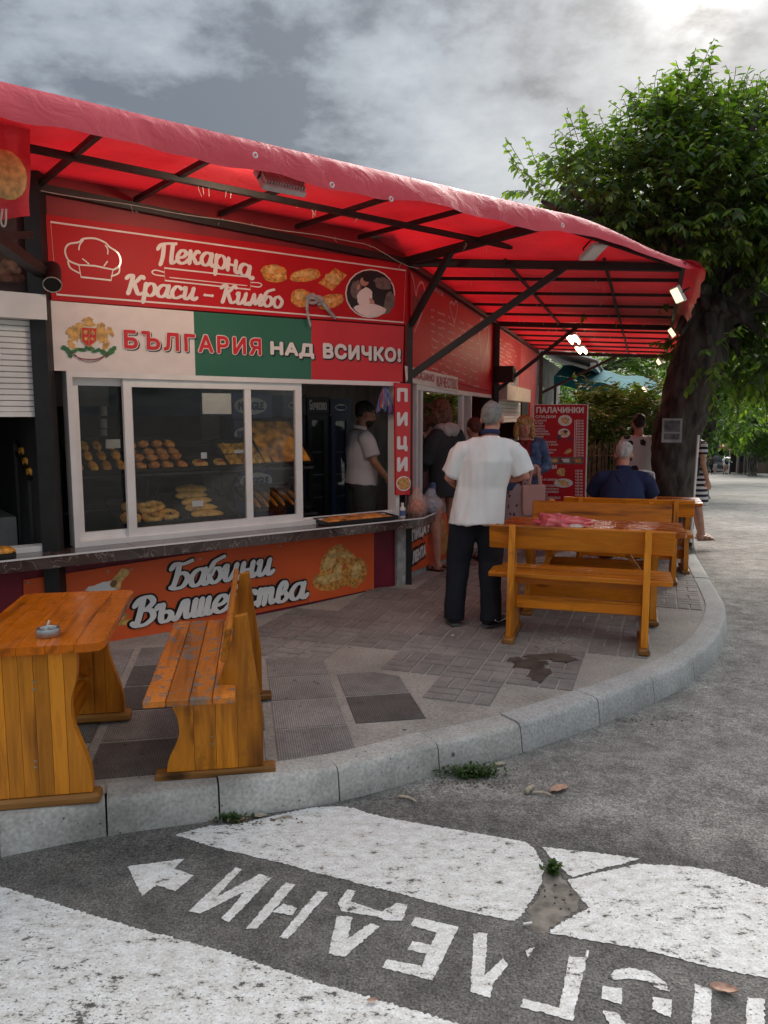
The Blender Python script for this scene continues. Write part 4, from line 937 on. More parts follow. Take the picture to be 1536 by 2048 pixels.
mb = MB(); sbox(mb, w2, U1, .78, zw, -.12, -.0); mb.build('pilaster', M_DARK, side)
wn = thing('window', None, None); wn.parent = side
mb = MB(); ring(mb, w0, w1, .78, zw - .003, .05, -.08, .02, sbox); sbox(mb, spx(843, 850)[0] - .03, spx(843, 850)[0] + .05, .83, zw - .053, -.05, .0); sbox(mb, spx(926, 850)[0] - .05, spx(926, 850)[0] + .05, .83, zw - .053, -.05, .0); mb.build('frame', M_PVC, wn)
mb = MB(); sbox(mb, spx(843, 850)[0] + .05, spx(926, 850)[0] - .05, .83, zw - .053, -.03, -.025); mb.build('pane', M_GLASS, wn)
mb = MB(); sbox(mb, w1, w2, .78, .82, -.08, .02); mb.build('sill', M_PVC, wn); mb = MB(); sbox(mb, w1, w2, zw - .045, zw - .003, -.08, .02); mb.build('head', M_PVC, wn)
cr = thing('pancake_kiosk', 'far red kiosk section with white shutter box behind the standing customers', 'kiosk', SA(7, 0, -.8))
zt = spx(1035, 800)[1]
mb = MB(); sbox(mb, U1 + .02, U2, zt + .1, ROOF2, -.12, 0); mb.build('upper_wall', M_SIDEPINK, cr)
mb = MB(); sbox(mb, U1 + .02, U2, -.8, .75, -.12, 0); mb.build('base_wall', M_SIDEPINK, cr)
mb = MB(); sbox(mb, spx(1060, 850)[0], U2, .75, zt + .1, -.12, 0); mb.build('pier', M_SIDEPINK, cr)
sb0, sb1 = spx(1000, 790, .2)[0], spx(1061, 800, .2)[0]; sz0, sz1 = spx(1030, 801, .2)[1], spx(1030, 783, .2)[1]
mb = MB(); sbox(mb, U1 + .05, sb1, sz0, sz1 + .08, .0, .2); mb.build('shutter_box', M_CREAM, cr)
for k in range(6):
    mb = MB(); z_ = sz0 - .055 * (k + 1); sbox(mb, U1 + .1, spx(1041, 810)[0], z_, z_ + .05, -.02, .0); mb.build('shutter_slat', M_PVC, cr)
mb = MB(); ring(mb, U1 + .1, spx(1041, 850)[0], .75, zt + .1, .07, -.09, -.025, sbox); mb.build('frame', M_PVC, cr)
mb = MB(); sbox(mb, U2, U2 + .1, -.8, ROOF2, -1.9, -.1); mb.build('end_wall', M_SIDEPINK, cr)
mb = MB(); 
for k in range(7): s_ = spx(1046, 850)[0] + .12 * k; sbox(mb, s_, s_ + .08, .4, zt + .1, -.05, -.02)
mb.build('strip_curtain', M_BLACK, cr)

sp = dict(px=spx, to=SA)
Hq = [(821, 548), (980, 648), (979, 782), (823, 742)]
Hs = Board('menu_sign', 'red menu board with pale heart outlines above the pizza kiosk window', Hq, .02, M_PANELRED, **sp)
def s8(*p): return [(780 + x / 4.267, 520 + y / 4.267) for x, y in p]
M_FAINT = simple('print_faint_pink', (.66, .34, .34), .5)
Hs.line(s8((205, 620), (270, 450), (297, 320), (285, 215), (262, 190), (235, 230), (220, 300), (200, 180), (178, 110)), .022, M_FAINT, n=4, name='heart_print')
Hs.fill(s8((200, 300), (235, 330), (262, 250), (285, 300), (262, 430), (210, 560), (195, 420)), simple('print_dark_photo', (.10, .03, .03), .4, var=.6, scale=12), .0015, 'heart_print', n=3)
Hs.line(s8((548, 545), (525, 460), (508, 385), (525, 355), (545, 385), (560, 350), (575, 385), (565, 460), (548, 545)), .020, M_FAINT, n=3, name='heart_print')
Hs.line(s8((788, 960), (765, 690), (765, 540), (785, 500), (805, 590), (825, 560), (842, 620), (830, 740), (800, 860), (785, 960)), .03, M_FAINT, n=3, name='heart_print')
rq = random.Random(8)
def scrawl(Bd, x0, y0, x1, y1, rows, mat, amp=3, slope=0.0, name='text_print', w=.012):
    """rows of print too small to read"""
    mb = MB(); k = 0
    for r_ in range(rows):
        y = y0 + (y1 - y0) * (r_ + .5) / rows; x = x0
        while x < x1 - 6:
            l = rq.uniform(6, 18); e = min(x + l, x1)
            pts = []
            n = max(3, int((e - x) / 2)); 
            for i in range(n): xx = x + (e - x) * i / n; pts.append(Bd.px(xx, y + slope * (xx - x0) + rq.uniform(-amp, amp) * .5))
            ribbon(mb, pts, w, Bd.to, .0015 + .0001 * k); k += 1; x = e + rq.uniform(3, 6)
    return mb.build(name, mat, Bd.root)
scrawl(Hs, 862, 612, 960, 742, 9, M_FAINT, 4, .42)
word(Hs, 'Закуски', 866, 585, 570, 886, 596, 582, [(M_FAINT, 0, 0, 0)], .02)
Dk = Board('quality_sign', 'pale strip sign with dark red capitals above the pizza kiosk window', [(814, 732), (916, 755), (916, 785), (816, 764)], .035, M_PINKW, **sp)
word(Dk, 'ДОКАЗАНО', 817, 757, 737, 868, 769, 750, [(M_PANELRED, 0, 0, 0)], .02); word(Dk, 'КАЧЕСТВО', 873, 771, 750, 914, 781, 760, [(M_PANELRED, 0, 0, 0)], .02)
M2 = Board('menu_sign', 'red menu board with a drinks picture on the pink wall near the far shutter box', [(990, 652), (1042, 690), (1040, 778), (989, 766)], .02, M_PANELRED, **sp)
scrawl(M2, 994, 672, 1036, 735, 8, M_FAINT, 3, .55)
M2.fill([(1008, 735), (1038, 742), (1037, 776), (1008, 770)], simple('print_drinks', (.33, .30, .30), .4, var=.6, scale=6), .002, 'photo_print')
Pl = Board('pizza_banner', 'orange panel with white capitals and a pizza picture low on the kiosk side', [(820, 1052), (905, 1020), (905, 1112), (822, 1144)], .02, M_ORANGE, **sp)
for t_, q in (('ПИЦА НА', (823, 1085, 1062, 866, 1068, 1047)), ('ЛЕНТА', (824, 1126, 1106, 850, 1114, 1094))):
    x0, yb0, yt0, x1, yb1, yt1 = q; a, at = Pl.px(x0, yb0), Pl.px(x0, yt0); c, ct = Pl.px(x1, yb1), Pl.px(x1, yt1)
    for k, (m, e) in enumerate(((M_BLACKP, .05), (M_WHITEP, 0))):
        letters(t_, Pl.to, (a[0] - e * .12, a[1] - e * .3, c[0] + e * .12, at[1] + e * .3), m, Pl.root, lift=.0030 * k, spread=.012 + e * .25)
Pl.blobs([(880, 1072, 15, 38, -.1)], M_GOLD, .002, 'pizza_print', .05); Pl.blobs([(877, 1060, 5, 9, 0), (884, 1080, 5, 9, .2), (878, 1090, 5, 7, 0), (885, 1055, 4, 6, 0)], M_CRUST, .003, 'pizza_print', .3)
# loudspeaker and its bracket on the black post of the side
spk = thing('loudspeaker', 'black box loudspeaker on the side wall between the two menu boards', 'speaker', SA(U1 + .25, 2.2, .2))
pz0, pz1 = spx(995, 762, .15)[1], spx(995, 728, .15)[1]
mb = MB(); sbox(mb, U1 + .08, spx(1005, 745, .15)[0], pz0, pz1, .06, .3); mb.build('cabinet', M_BLACK, spk)
mb = MB(); sbox(mb, U1 + .12, spx(1003, 745, .15)[0] - .04, pz0 + .03, pz1 - .03, .3, .306); mb.build('grille', simple('speaker_cloth', (.02, .02, .02), .9), spk)
mb = MB(); sbox(mb, U1 + .3, U1 + .36, pz0 + .05, pz1 - .05, .0, .06); mb.build('bracket', M_BLACK, spk)

# ================================================================== the red awning round the corner
def mat_awning():
    m, nt, b = new_mat('awning_vinyl'); N = nt.nodes.new; L = nt.links.new
    b.inputs['Roughness'].default_value = .45; b.inputs['Specular IOR Level'].default_value = .4
    col, f = noise_col(nt, 2.2, (.80, .085, .115, 1), (.92, .13, .165, 1), .3, .7, 7); L(col, b.inputs['Base Color'])
    tr = N('ShaderNodeBsdfTranslucent'); tr.inputs[0].default_value = (1.0, .012, .02, 1)
    mx = N('ShaderNodeMixShader'); mx.inputs[0].default_value = .26; L(b.outputs[0], mx.inputs[1]); L(tr.outputs[0], mx.inputs[2]); L(mx.outputs[0], nt.nodes['Material Output'].inputs[0])
    n2 = N('ShaderNodeTexNoise'); n2.inputs['Scale'].default_value = 7; n2.inputs['Detail'].default_value = 6; n2.inputs['Distortion'].default_value = 1.2; tc = N('ShaderNodeTexCoord'); L(tc.outputs['Object'], n2.inputs['Vector'])
    bump(nt, b, n2.outputs[0], .45, .03)
    st = N('ShaderNodeTexNoise'); st.inputs['Scale'].default_value = 1.6; st.inputs['Detail'].default_value = 8; L(tc.outputs['Object'], st.inputs['Vector'])
    sr = N('ShaderNodeMapRange'); L(st.outputs[0], sr.inputs[0]); sr.inputs[1].default_value = .38; sr.inputs[2].default_value = .62; sr.inputs[3].default_value = .62; sr.inputs[4].default_value = 1.0
    sm = N('ShaderNodeMixRGB'); sm.blend_type = 'MULTIPLY'; sm.inputs[0].default_value = 1; sm.inputs[1].default_value = (1.0, .012, .02, 1); L(sr.outputs[0], sm.inputs[2]); L(sm.outputs[0], tr.inputs[0]); return m
M_AWN = mat_awning()
aw = thing('awning', 'long red vinyl awning on a black steel frame wrapping the kiosk corner', 'awning', FA(0, 0, 0))
WO = 1.5
zwall = lambda s: 3.11 - .13 * smoothstep(-.5, 0, s)
P1 = Vector((1.203, 5.599, 0)); P2 = Vector((2.40, 6.25, 0))
AL = -3.42
sP1, oP1 = (P1 - FC).dot(D1), (P1 - FC).dot(N1)
stations = []     # (inner point, outer top point, drop)
for k in range(71):
    s = AL + (0 - AL) * k / 70; f = k / 70
    o = FA(AL + (sP1 - AL) * f, 3.06, WO + (oP1 - WO) * f ** 2)
    stations.append((FA(s, zwall(s) + .02, -.02), o, .19 - .02 * f))
for k in range(1, 25):
    t = k / 24; stations.append((FA(0, 2.99, 0).lerp(SA(.05, 2.99, 0), t), P1.lerp(P2, t) + Vector((0, 0, 3.06 - .21 * smoothstep(0, 1, t))), .165 - .085 * t))
UA = 10.0
for k in range(1, 81):
    u = UA * k / 80; stations.append((SA(u, 2.99, -.02), SA(u, 2.84, (P2 - FC).dot(N2) + .028 * u) , .09 + .05 * smoothstep(0, 1, u)))
rows_ = []
ra = random.Random(9)
for i, (a, b, drop) in enumerate(stations):
    out = (b - a); out.z = 0; out.normalize(); row = []
    nzk = lambda q: noise.noise(Vector((b.x * 1.7, b.y * 1.7, q)))
    for j in range(9):
        t = j / 8; p = a.lerp(b, t); p.z += -.015 * math.sin(math.pi * t) + .012 * nzk(j * .4) * math.sin(math.pi * t); row.append(p)
    w = nzk(7.3) + .45 * noise.noise(Vector((b.x * 6, b.y * 6, 4.1))); cr = noise.noise(Vector((b.x * 11, b.y * 11, 9.1))) * .010
    row.append(b + out * .022 + Vector((0, 0, -.008)))
    row.append(b + out * (.058 + .014 * w + cr) + Vector((0, 0, -drop * .30 + cr)))
    row.append(b + out * (.088 + .026 * w - cr) + Vector((0, 0, -drop * .62)))
    row.append(b + out * (.105 + .04 * w) + Vector((0, 0, -drop + .028 * noise.noise(Vector((b.x * 4, b.y * 4, 2.2))))))
    rows_.append(row)
mb = MB(); nr = len(rows_[0]); mb.v = [tuple(p) for r_ in rows_ for p in r_]
mb.f = [(i * nr + j, i * nr + j + 1, (i + 1) * nr + j + 1, (i + 1) * nr + j) for i in range(len(rows_) - 1) for j in range(nr - 1)]; mb.m = [0] * len(mb.f)
fab = mb.build('fabric', M_AWN, aw, smooth=True)
# curled end flap at the left
mb = MB(); r0 = rows_[0]
fl = [[p for p in r0[4:]]] 
for k in range(1, 5): fl.append([p - D1 * (.05 * k) + Vector((0, 0, -.045 * k * (1.5 if j < 4 else .6))) + N1 * (-.02 * k) for j, p in enumerate(r0[4:])])
mb.loft([list(r_) for r_ in fl], cap=False); mb.f = [f for f in mb.f if abs(max(f) - min(f)) < len(fl[0]) + 2]; mb.m = [0] * len(mb.f); mb.build('end_flap', M_AWN, aw, smooth=True)
# frame
def beam(a, b, w=.045, name='beam', h=None): mb = MB(); mb.bar(a, b, w, h or w); return mb.build(name, M_BLACK, aw)
dn = Vector((0, 0, -.055))
beam(FA(AL, zwall(AL), .04) + dn, FA(.0, zwall(0), .04) + dn, .05)
mid = .80; zm = lambda s: zwall(s) + (3.06 - zwall(s)) * mid / WO
beam(FA(AL, zm(AL), mid) + dn, FA(.42, zm(0), mid + .02) + dn, .035)
beam(FA(AL, 3.03, WO - .06) + dn * .6, P1 + Vector((-.06, .02, 3.03)) + dn * .6, .03)
for px, py in ((74, 353), (265, 385), (433, 414), (586, 440), (711, 466)):
    s = fpx(px, py)[0]; beam(FA(s, zwall(s), .05) + dn * 1.0, FA(s, 3.05, WO - .05) + dn * .7, .03, 'rafter')
beam(FA(.0, 2.93, .03), P1 + Vector((-.05, .05, 2.99)), .06, 'rafter')
beam(SA(.02, 2.93, .02), P2 + Vector((-.06, 0, 2.80)), .06, 'rafter')
beam(P1 + Vector((-.05, .05, 3.0)), P2 + Vector((-.05, 0, 2.80)), .03)
oo = lambda u: (P2 - FC).dot(N2) + .028 * u - .05
for u in (.9, 1.8, 2.7, 3.6, 5.5, 6.4, 7.3, 8.2, 9.1): beam(SA(u, 2.94, .04), SA(u, 2.81, oo(u)), .028, 'rafter')
for u in (4.6, 9.95): beam(SA(u, 2.92, .04), SA(u, 2.79, oo(u)), .065, 'rafter')
for o in (.85, 1.62): beam(SA(-.05, 2.93 - .05 * o, o), SA(UA, 2.93 - .05 * o, o * 1.1), .024)
beam(SA(0, 2.92, .03), SA(UA, 2.92, .03), .05); beam(SA(.1, 2.80, oo(0)), SA(UA, 2.80, oo(UA)), .035)
# corner post, its struts, further posts and struts
pc = FA(.03, 0, .03) 
beam(pc + Vector((0, 0, .05)), pc + Vector((0, 0, 2.42)), .05, 'post'); 
ps = at_plane(880, 490, FA(0, 0, .5), N1)
beam(pc + Vector((0, 0, 2.40)), FA(.0, 2.93, .03).lerp(P1 + Vector((-.05, .05, 2.99)), .36), .045, 'strut')
beam(pc + Vector((0, 0, 1.98)), SA(.02, 2.93, .02).lerp(P2 + Vector((-.06, 0, 2.80)), .60), .055, 'strut')
beam(SA(U1, -.2, .05), SA(U1, 2.92, .05), .07, 'post'); beam(SA(U1, spx(986, 780, .05)[1], .06), SA(4.6, 2.90, .04).lerp(SA(4.6, 2.78, oo(4.6)), .47), .05, 'strut')
beam(SA(UA, -.6, .05), SA(UA, 2.92, .05), .07, 'post'); beam(SA(UA, 2.1, .06), SA(9.95, 2.90, .04).lerp(SA(9.95, 2.78, oo(9.95)), .62), .05, 'strut')
beam(FA(SL - .07, -.05, .03), FA(SL - .07, 3.12, .03), .10, 'post')
mb = MB()
for px, py in ((659, 372), (777, 400), (506, 313), (1120, 452)):
    p = at_plane(px, py, FA(0, 0, WO + .10), N1); r_ = Matrix((D1, Vector((0, 0, 1)), N1)).transposed()
    for k in range(12): a, b = 2 * math.pi * k / 12, 2 * math.pi * (k + 1) / 12; mb.tube([p + r_ @ Vector((.012 * math.cos(a), .012 * math.sin(a), .025)), p + r_ @ Vector((.012 * math.cos(b), .012 * math.sin(b), .025))], .004, 5)
mb.build('eyelet', M_PVC, aw)
# loose string ends and wire along the frame
M_STRING = simple('string', (.5, .47, .42), .8); rs = random.Random(12); mb = MB()
for k in range(46):
    if k < 22: s = rs.uniform(-2.8, .2); o = rs.choice((.05, mid)); p = FA(s, (zwall(s) if o < .5 else zm(s)) - .08, o)
    else: u = rs.uniform(0, 6); o = rs.uniform(.3, 2.1); p = SA(u, 2.89 - .05 * o, o)
    mb.tube(catmull([p, p + Vector((rs.gauss(0, .01), rs.gauss(0, .01), -.02)), p + Vector((rs.gauss(0, .015), rs.gauss(0, .015), -rs.uniform(.03, .07)))], 2), .0018, 4)
for k in range(26):
    s0_ = -2.9 + .115 * k; mb.tube([FA(s0_, zwall(s0_) - .10 - .004 * math.sin(k), .075), FA(s0_ + .115, zwall(s0_ + .115) - .10 - .004 * math.sin(k + 1), .075)], .003, 4)
tag(mb.build('string', M_STRING, aw), kind='stuff')
# ------------------------------------------------------------------ lamps
M_LAMPW = simple('lamp_white', (.62, .62, .63), .4); M_LIT = emit('lit_tube', (1.0, .85, .56), 5.0); M_LENS = emit('lit_lens', (1, .87, .62), 15.0); M_LENS_LOW = emit('lit_lens_small', (1, .80, .45), .30)
def flood(p, d, up, label, w, h, lit, group=None, fins=True):
    d = Vector(d).normalized(); x = Vector(up).cross(d).normalized(); z = d.cross(x); r_ = Matrix((x, d, z)).transposed()
    t = thing('floodlight', label, 'lamp', p, 0, group); mb = MB(); mb.box(p, (w, .035, h), r_, bev=.006); mb.build('housing', M_LAMPW, t)
    mb = MB(); mb.box(Vector(p) + r_ @ Vector((0, .0195, 0)), (w * .86, .004, h * .82), r_); mb.build('lens', (M_LENS if lit > 1 else M_LENS_LOW) if lit else M_PVC, t)
    if fins:
        mb = MB()
        for k in range(15): mb.box(Vector(p) + r_ @ Vector((-w * .45 + w * .9 * k / 14, -.028, 0)), (.004, .022, h * .85), r_)
        mb.build('cooling_fins', M_LAMPW, t)
    mb = MB(); mb.tube([Vector(p) + r_ @ Vector((-w * .5, 0, 0)), Vector(p) + r_ @ Vector((-w * .5, -.09, 0)), Vector(p) + r_ @ Vector((w * .5, -.09, 0)), Vector(p) + r_ @ Vector((w * .5, 0, 0))], .007, 6); mb.build('bracket', M_BLACK, t)
    return t
p = at_plane(560, 366, FA(0, 0, 1.34), N1); flood(p, -N1 + Vector((0, 0, -.95)), (0, 0, 1), 'white finned floodlight under the front awning edge shining on the bakery sign', .27, .16, 2)
p = at_plane(1186, 503, P1 + (P2 - P1) * .4 + Vector((-.1, .15, 0)), Vector((.48, -.87, 0))); flood(p, (.2, -.35, -1), (1, .35, .1), 'white floodlight hanging by a yellow cord at the awning corner', .2, .14, False, fins=False)
p = at_plane(1366, 585, P2, Vector((.2, -1, 0))) + Vector((-.0, .1, 0)); flood(p, (-.8, -.45, -.5), (0, .2, 1), 'lit floodlight under the right tip of the awning', .09, .14, True, fins=False)
for (u, o, w_) in ((5.6, 1.0, .5), (7.6, 1.0, .5)):
    t = thing('tube_lamp', 'lit twin tube lamp under the awning nearest the loudspeaker' if u < 6 else 'lit twin tube lamp under the awning farther from the loudspeaker', 'lamp', SA(u, 2.7, o), 0, 'twin tube lamps under the side awning')
    c = SA(u, 2.80, o); mb = MB(); mb.bar(c - D2 * .55, c + D2 * .55, .16, .04); mb.build('housing', M_LAMPW, t)
    for k in (-1, 1): mb = MB(); mb.tube([c + N2 * (.05 * k) - D2 * .52 + Vector((0, 0, -.04)), c + N2 * (.05 * k) + D2 * .52 + Vector((0, 0, -.04))], .016, 8); mb.build('tube', M_LIT, t)
for k, (px, py, u) in enumerate(((1346, 664, 3.9), (1318, 722, 6.8), (1290, 778, 9.2))):
    p = at_plane(px, py, SA(u, 0, 0), D2)
    flood(p, (-.85, -.25, -.5), (0, .3, 1), ['lit floodlight beside the tree at the awning side edge', 'second lit floodlight beyond the tree under the awning', 'farthest lit floodlight low under the awning end'][k], .10, .13, True, 'floodlights along the side awning', fins=False)
# black cylinder spotlight on the front post
p = FA(*fpx(104, 556, .14), .14); t = thing('spot_lamp', 'black cylinder wall lamp on the post beside the bakery sign', 'lamp', p)
ax = (EYE - p).normalized(); ax.z -= .75; ax.normalize()
mb = MB(); mb.tube([p - ax * .10, p + ax * .07], .055, 16); mb.build('barrel', M_BLACK, t, smooth='auto')
mb = MB(); x_ = ax.cross(Vector((0, 0, 1))).normalized(); y_ = x_.cross(ax)
for k in range(18):
    a, b = 2 * math.pi * k / 18, 2 * math.pi * (k + 1) / 18; mb.tube([p + ax * .071 + (x_ * math.cos(a) + y_ * math.sin(a)) * .053, p + ax * .071 + (x_ * math.cos(b) + y_ * math.sin(b)) * .053], .0035, 5)
mb.build('rim', simple('lamp_rim', (.6, .58, .5), .3, .8), t)
mb = MB(); mb.bar(p - ax * .03, p - N1 * .13, .03); mb.build('arm', M_BLACK, t)
# neighbouring awning with printed banner at the left edge
nbw = thing('printed_banner', 'red vinyl banner printed with bread in a clear bag at the left edge', 'banner', FA(SL - 1, 2.7, .9))
bo = .95
def bq(x, y): return FA(*fpx(x, y, bo), bo)
mb = MB(); mb.grid(lambda a, c: FA(*fpx(-70 + 130 * a - 0, (200 + 30 * a) * (1 - c) + (450 - 18 * a) * c, bo), bo) + N1 * (.05 * noise.noise(Vector((a * 3, c * 3, 1)))), 12, 12); mb.build('sheet', M_AWN, nbw, smooth=True)
mb = MB()
for k, (cx_, cy_, rx, ry) in enumerate(((6, 355, 33, 40), (0, 350, 28, 30))): mb.ell(bq(cx_, cy_) + N1 * .06, (.10 * rx / 33, .02, .12 * ry / 40), 14, 8, Matrix((D1, N1, Vector((0, 0, 1)))).transposed())
mb.build('bread_print', M_CRUST2, nbw, smooth=True)
bm_ = MB(); bm_.bar(FA(*fpx(-60, 440, .9), .9), FA(*fpx(85, 545, .12), .12), .07, .06); bm_.bar(FA(*fpx(-60, 470, .9), .9), FA(*fpx(60, 470, .4), .4), .04); bm_.build('frame_bar', M_BLACK, nbw)
bm_ = MB(); q_ = lambda x, y: FA(*fpx(x, y, .99), .99); bm_.tube(catmull([q_(5, 418), q_(2, 440), q_(5, 452), q_(11, 448), q_(12, 418)], 4), .005, 6); bm_.build('cord_loop', simple('white_cord', (.6, .58, .52), .8), nbw)
# ================================================================== tables and benches of varnished pine
LT, DK = (.74, .235, .010), (.38, .09, .004)
W_X = wood('pine_along_x', 0, LT, DK); W_Y = wood('pine_along_y', 1, LT, DK); W_Z = wood('pine_upright', 2, (.76, .27, .016), DK, rough=.28)
W_TOP = wood('pine_table_top', 0, (.62, .15, .004), (.28, .05, .002), rough=.15); W_WORN = wood('pine_worn_seat', 0, (.70, .22, .03), (.36, .10, .012), worn=1.0, rough=.45)
W_END = wood('pine_dirty_foot', 1, (.34, .15, .035), (.14, .055, .012), rough=.4)
def strips(poly_fn, edges, z_names=None): ...
def panel_boards(parent, x, th, ys, lo, hi, mat, name='board'):
    """an end panel glued from upright boards: board k spans ys[k]..ys[k+1]; lo/hi give the outline below and above"""
    for a, b in zip(ys, ys[1:]):
        n = 6; P = [(a + .0007 + (b - a - .0014) * i / n) for i in range(n + 1)]
        zl = max(lo(p) for p in P[:1] + P[-1:]); poly = [(p, lo(p)) for p in P] + [(p, hi(p)) for p in P[::-1]]
        mb = MB(); mb.prism(poly, (x - th / 2, 0, 0), (0, 1, 0), (0, 0, 1), (th, 0, 0)); mb.build(name, mat, parent, local=True)
def s_board(parent, x, th, inner, edge, mat, name='board', sgn=1):
    """outer board whose outer edge follows a curve: edge = [(y, z)]"""
    c = [(p.x, p.y) for p in catmull([(a, b, 0) for a, b in edge], 5)]
    poly = [(inner, c[0][1])] + c + [(inner, c[-1][1])]
    mb = MB(); mb.prism(poly, (x - th / 2, 0, 0), (0, 1, 0), (0, 0, 1), (th, 0, 0)); mb.build(name, mat, parent, local=True)
def make_bench(label, group, loc, rz, worn=False, L=1.2):
    t = thing('bench', label, 'bench', loc, rz, group); th = .042
    for x in (-.435, .435):
        e = thing('end_panel', None, None); e.parent = t
        # upright board with the leaning back post
        mb = MB(); mb.prism([(.0, .04), (.105, .04), (.105, .425), (.20, .425), (.17, .50), (.125, .66), (.105, .79), (.055, .80), (.035, .60), (.0, .30)], (x - th / 2, 0, 0), (0, 1, 0), (0, 0, 1), (th, 0, 0)); mb.build('post', W_Z, e, local=True)
        for a, b in ((.1065, .195), (.1965, .285)): mb = MB(); mb.box((x, (a + b) / 2, .2325), (th, b - a, .385)); mb.build('board', W_Z, e, local=True)
        s_board(e, x, th, .2865, [(.400, .04), (.392, .10), (.362, .17), (.345, .24), (.352, .31), (.375, .38), (.392, .425)], W_Z)
        mb = MB(); mb.box((x, .20, .019), (.075, .50, .038), bev=.008); mb.build('foot', W_END, t, local=True)
        mb = MB()
        for z in (.17, .205): mb.tube([(x - th / 2 - .003, .21, z), (x + th / 2 + .003, .21, z)], .006, 8)
        mb.build('screw', simple('brass_screw', (.35, .3, .2), .4, .8) if 'brass_screw' not in bpy.data.materials else bpy.data.materials['brass_screw'], e, local=True)
    n = 4; w = .36 / n
    for k in range(n):
        mb = MB(); mb.box((0, .1075 + w * (k + .5) - (0 if k else 0), .4435), (L, w - .003, .034), bev=.004); mb.build('seat_plank', W_WORN if worn else W_X, t, local=True)
    tl = math.atan2(.02, .13); r_ = Matrix.Rotation(tl, 3, 'X')
    mb = MB(); mb.box((0, .138, .705), (L, .026, .165), Matrix.Rotation(R(9), 3, 'X'), bev=.007); mb.build('back_plank', W_X, t, local=True)
    mb = MB(); mb.box((0, .20, .245), (.87 - th, .034, .085), bev=.004); mb.build('stretcher', W_X, t, local=True)
    mb = MB(); mb.box((0, .25, .395), (.87 - th, .03, .06)); mb.build('seat_rail', W_X, t, local=True)
    return t
def make_table(label, group, loc, rz, L=.93, W=.52, H=.65, span=.84, planks=5):
    t = thing('table', label, 'table', loc, rz, group); th = .045; hw = W * .34
    for x in (-span / 2, span / 2):
        e = thing('end_panel', None, None); e.parent = t; H2 = H - .034; b = hw * .62
        for k in range(4):
            a0, a1 = -b + 2 * b * k / 4, -b + 2 * b * (k + 1) / 4
            mb = MB(); mb.box((x, (a0 + a1) / 2, (.045 + H2) / 2), (th, a1 - a0 - .0015, H2 - .045)); mb.build('board', W_Z, e, local=True)
        for s in (1, -1):
            s_board(e, x, th, s * (b + .001), [(s * p, q) for p, q in ((hw * 1.1, .045), (hw * 1.08, .13), (hw * .95, .22), (hw * .76, .33), (hw * .74, .42), (hw * .86, .50), (hw * .90, .56), (hw * .90, H2))], W_Z)
        mb = MB(); mb.box((x, 0, .021), (.085, W * .86, .042), bev=.012); mb.build('foot', W_END, t, local=True)
        mb = MB()
        for y, z in ((.0, H2 - .11), (.0, H2 - .14), (.01, .19), (.01, .165)): mb.tube([(x - th / 2 - .003, y, z), (x + th / 2 + .003, y, z)], .006, 8)
        mb.build('screw', bpy.data.materials['brass_screw'], e, local=True)
    w = W / planks
    for k in range(planks):
        y = -W / 2 + w * (k + .5); mb = MB(); c = .05 if k in (0, planks - 1) else 0
        y0, y1 = y - w / 2 + .0008, y + w / 2 - .0008; x1 = L / 2
        P = [(-x1, y0), (x1, y0), (x1, y1), (-x1, y1)]
        if k == 0: P = [(-x1 + c, y0), (x1 - c, y0), (x1 - .01, y0 + .015), (x1, y0 + c), (x1, y1), (-x1, y1), (-x1, y0 + c), (-x1 + .01, y0 + .015)]
        if k == planks - 1: P = [(-x1, y0), (x1, y0), (x1, y1 - c), (x1 - .01, y1 - .015), (x1 - c, y1), (-x1 + c, y1), (-x1 + .01, y1 - .015), (-x1, y1 - c)]
        mb.prism(P, (0, 0, H - .032), (1, 0, 0), (0, 1, 0), (0, 0, .032)); mb.build('top_plank', W_TOP, t, local=True)
    mb = MB(); mb.box((0, 0, .17), (span - th, .035, .10)); mb.build('stretcher', W_X, t, local=True)
    mb = MB(); mb.bar((-span / 2 + .03, .0, .25), (-span / 2 + .30, 0, H - .05), .07, .03); mb.bar((span / 2 - .03, .0, .25), (span / 2 - .30, 0, H - .05), .07, .03); mb.build('brace', W_X, t, local=True)
    return t
def gz(x, y): return pave_z(x, y) + .008
bench_front = make_bench('worn pine bench in the foreground with flaking grey seat beside the ashtray table', 'pine benches', (-.587, 3.576, gz(-.59, 3.58)), R(99.3), True)
bench_front.scale.z = .87
table_front = make_table('pine table in the left foreground with a metal ashtray on it', 'pine tables', (-1.418, 3.271, gz(-1.42, 3.27)), R(100.4))
A_ = R(-17); ux = Vector((math.cos(A_), math.sin(A_), 0)); uy = Vector((-ux.y, ux.x, 0))
def bench_at(px0, px1, D, face, label):
    """bench whose back plank spans two pixels at distance D"""
    a = at_y(px0, 1000, D); b = at_y(px1, 1000, D); c = (a + b) / 2; c += uy * 0
    x, y = c.x, c.y; rz = A_ if face > 0 else A_ + math.pi
    return make_bench(label, 'pine benches', (x, y, gz(x, y)), rz)
b1 = make_bench('nearest pine bench of the right group, seen from behind, in front of the pink bag', 'pine benches', (1.262, 4.945, gz(1.26, 4.95)), A_)
b2 = make_bench('pine bench facing the pink bag table from its far side', 'pine benches', (1.98, 6.98, gz(1.98, 6.98)), A_ + math.pi)
b3 = make_bench('pine bench under the seated man in navy', 'pine benches', (2.30, 7.22, gz(2.3, 7.22)), A_)
t2 = make_table('pine table with a crumpled pink plastic bag on it', 'pine tables', (1.60, 5.86, gz(1.6, 5.86)), A_, L=1.32, W=.62, H=.70, span=.92)
t3 = make_table('pine table in front of the tree trunk beyond the seated man', 'pine tables', (2.74, 8.05, gz(2.74, 8.05)), A_, L=1.1, W=.6, H=.74, span=.84)

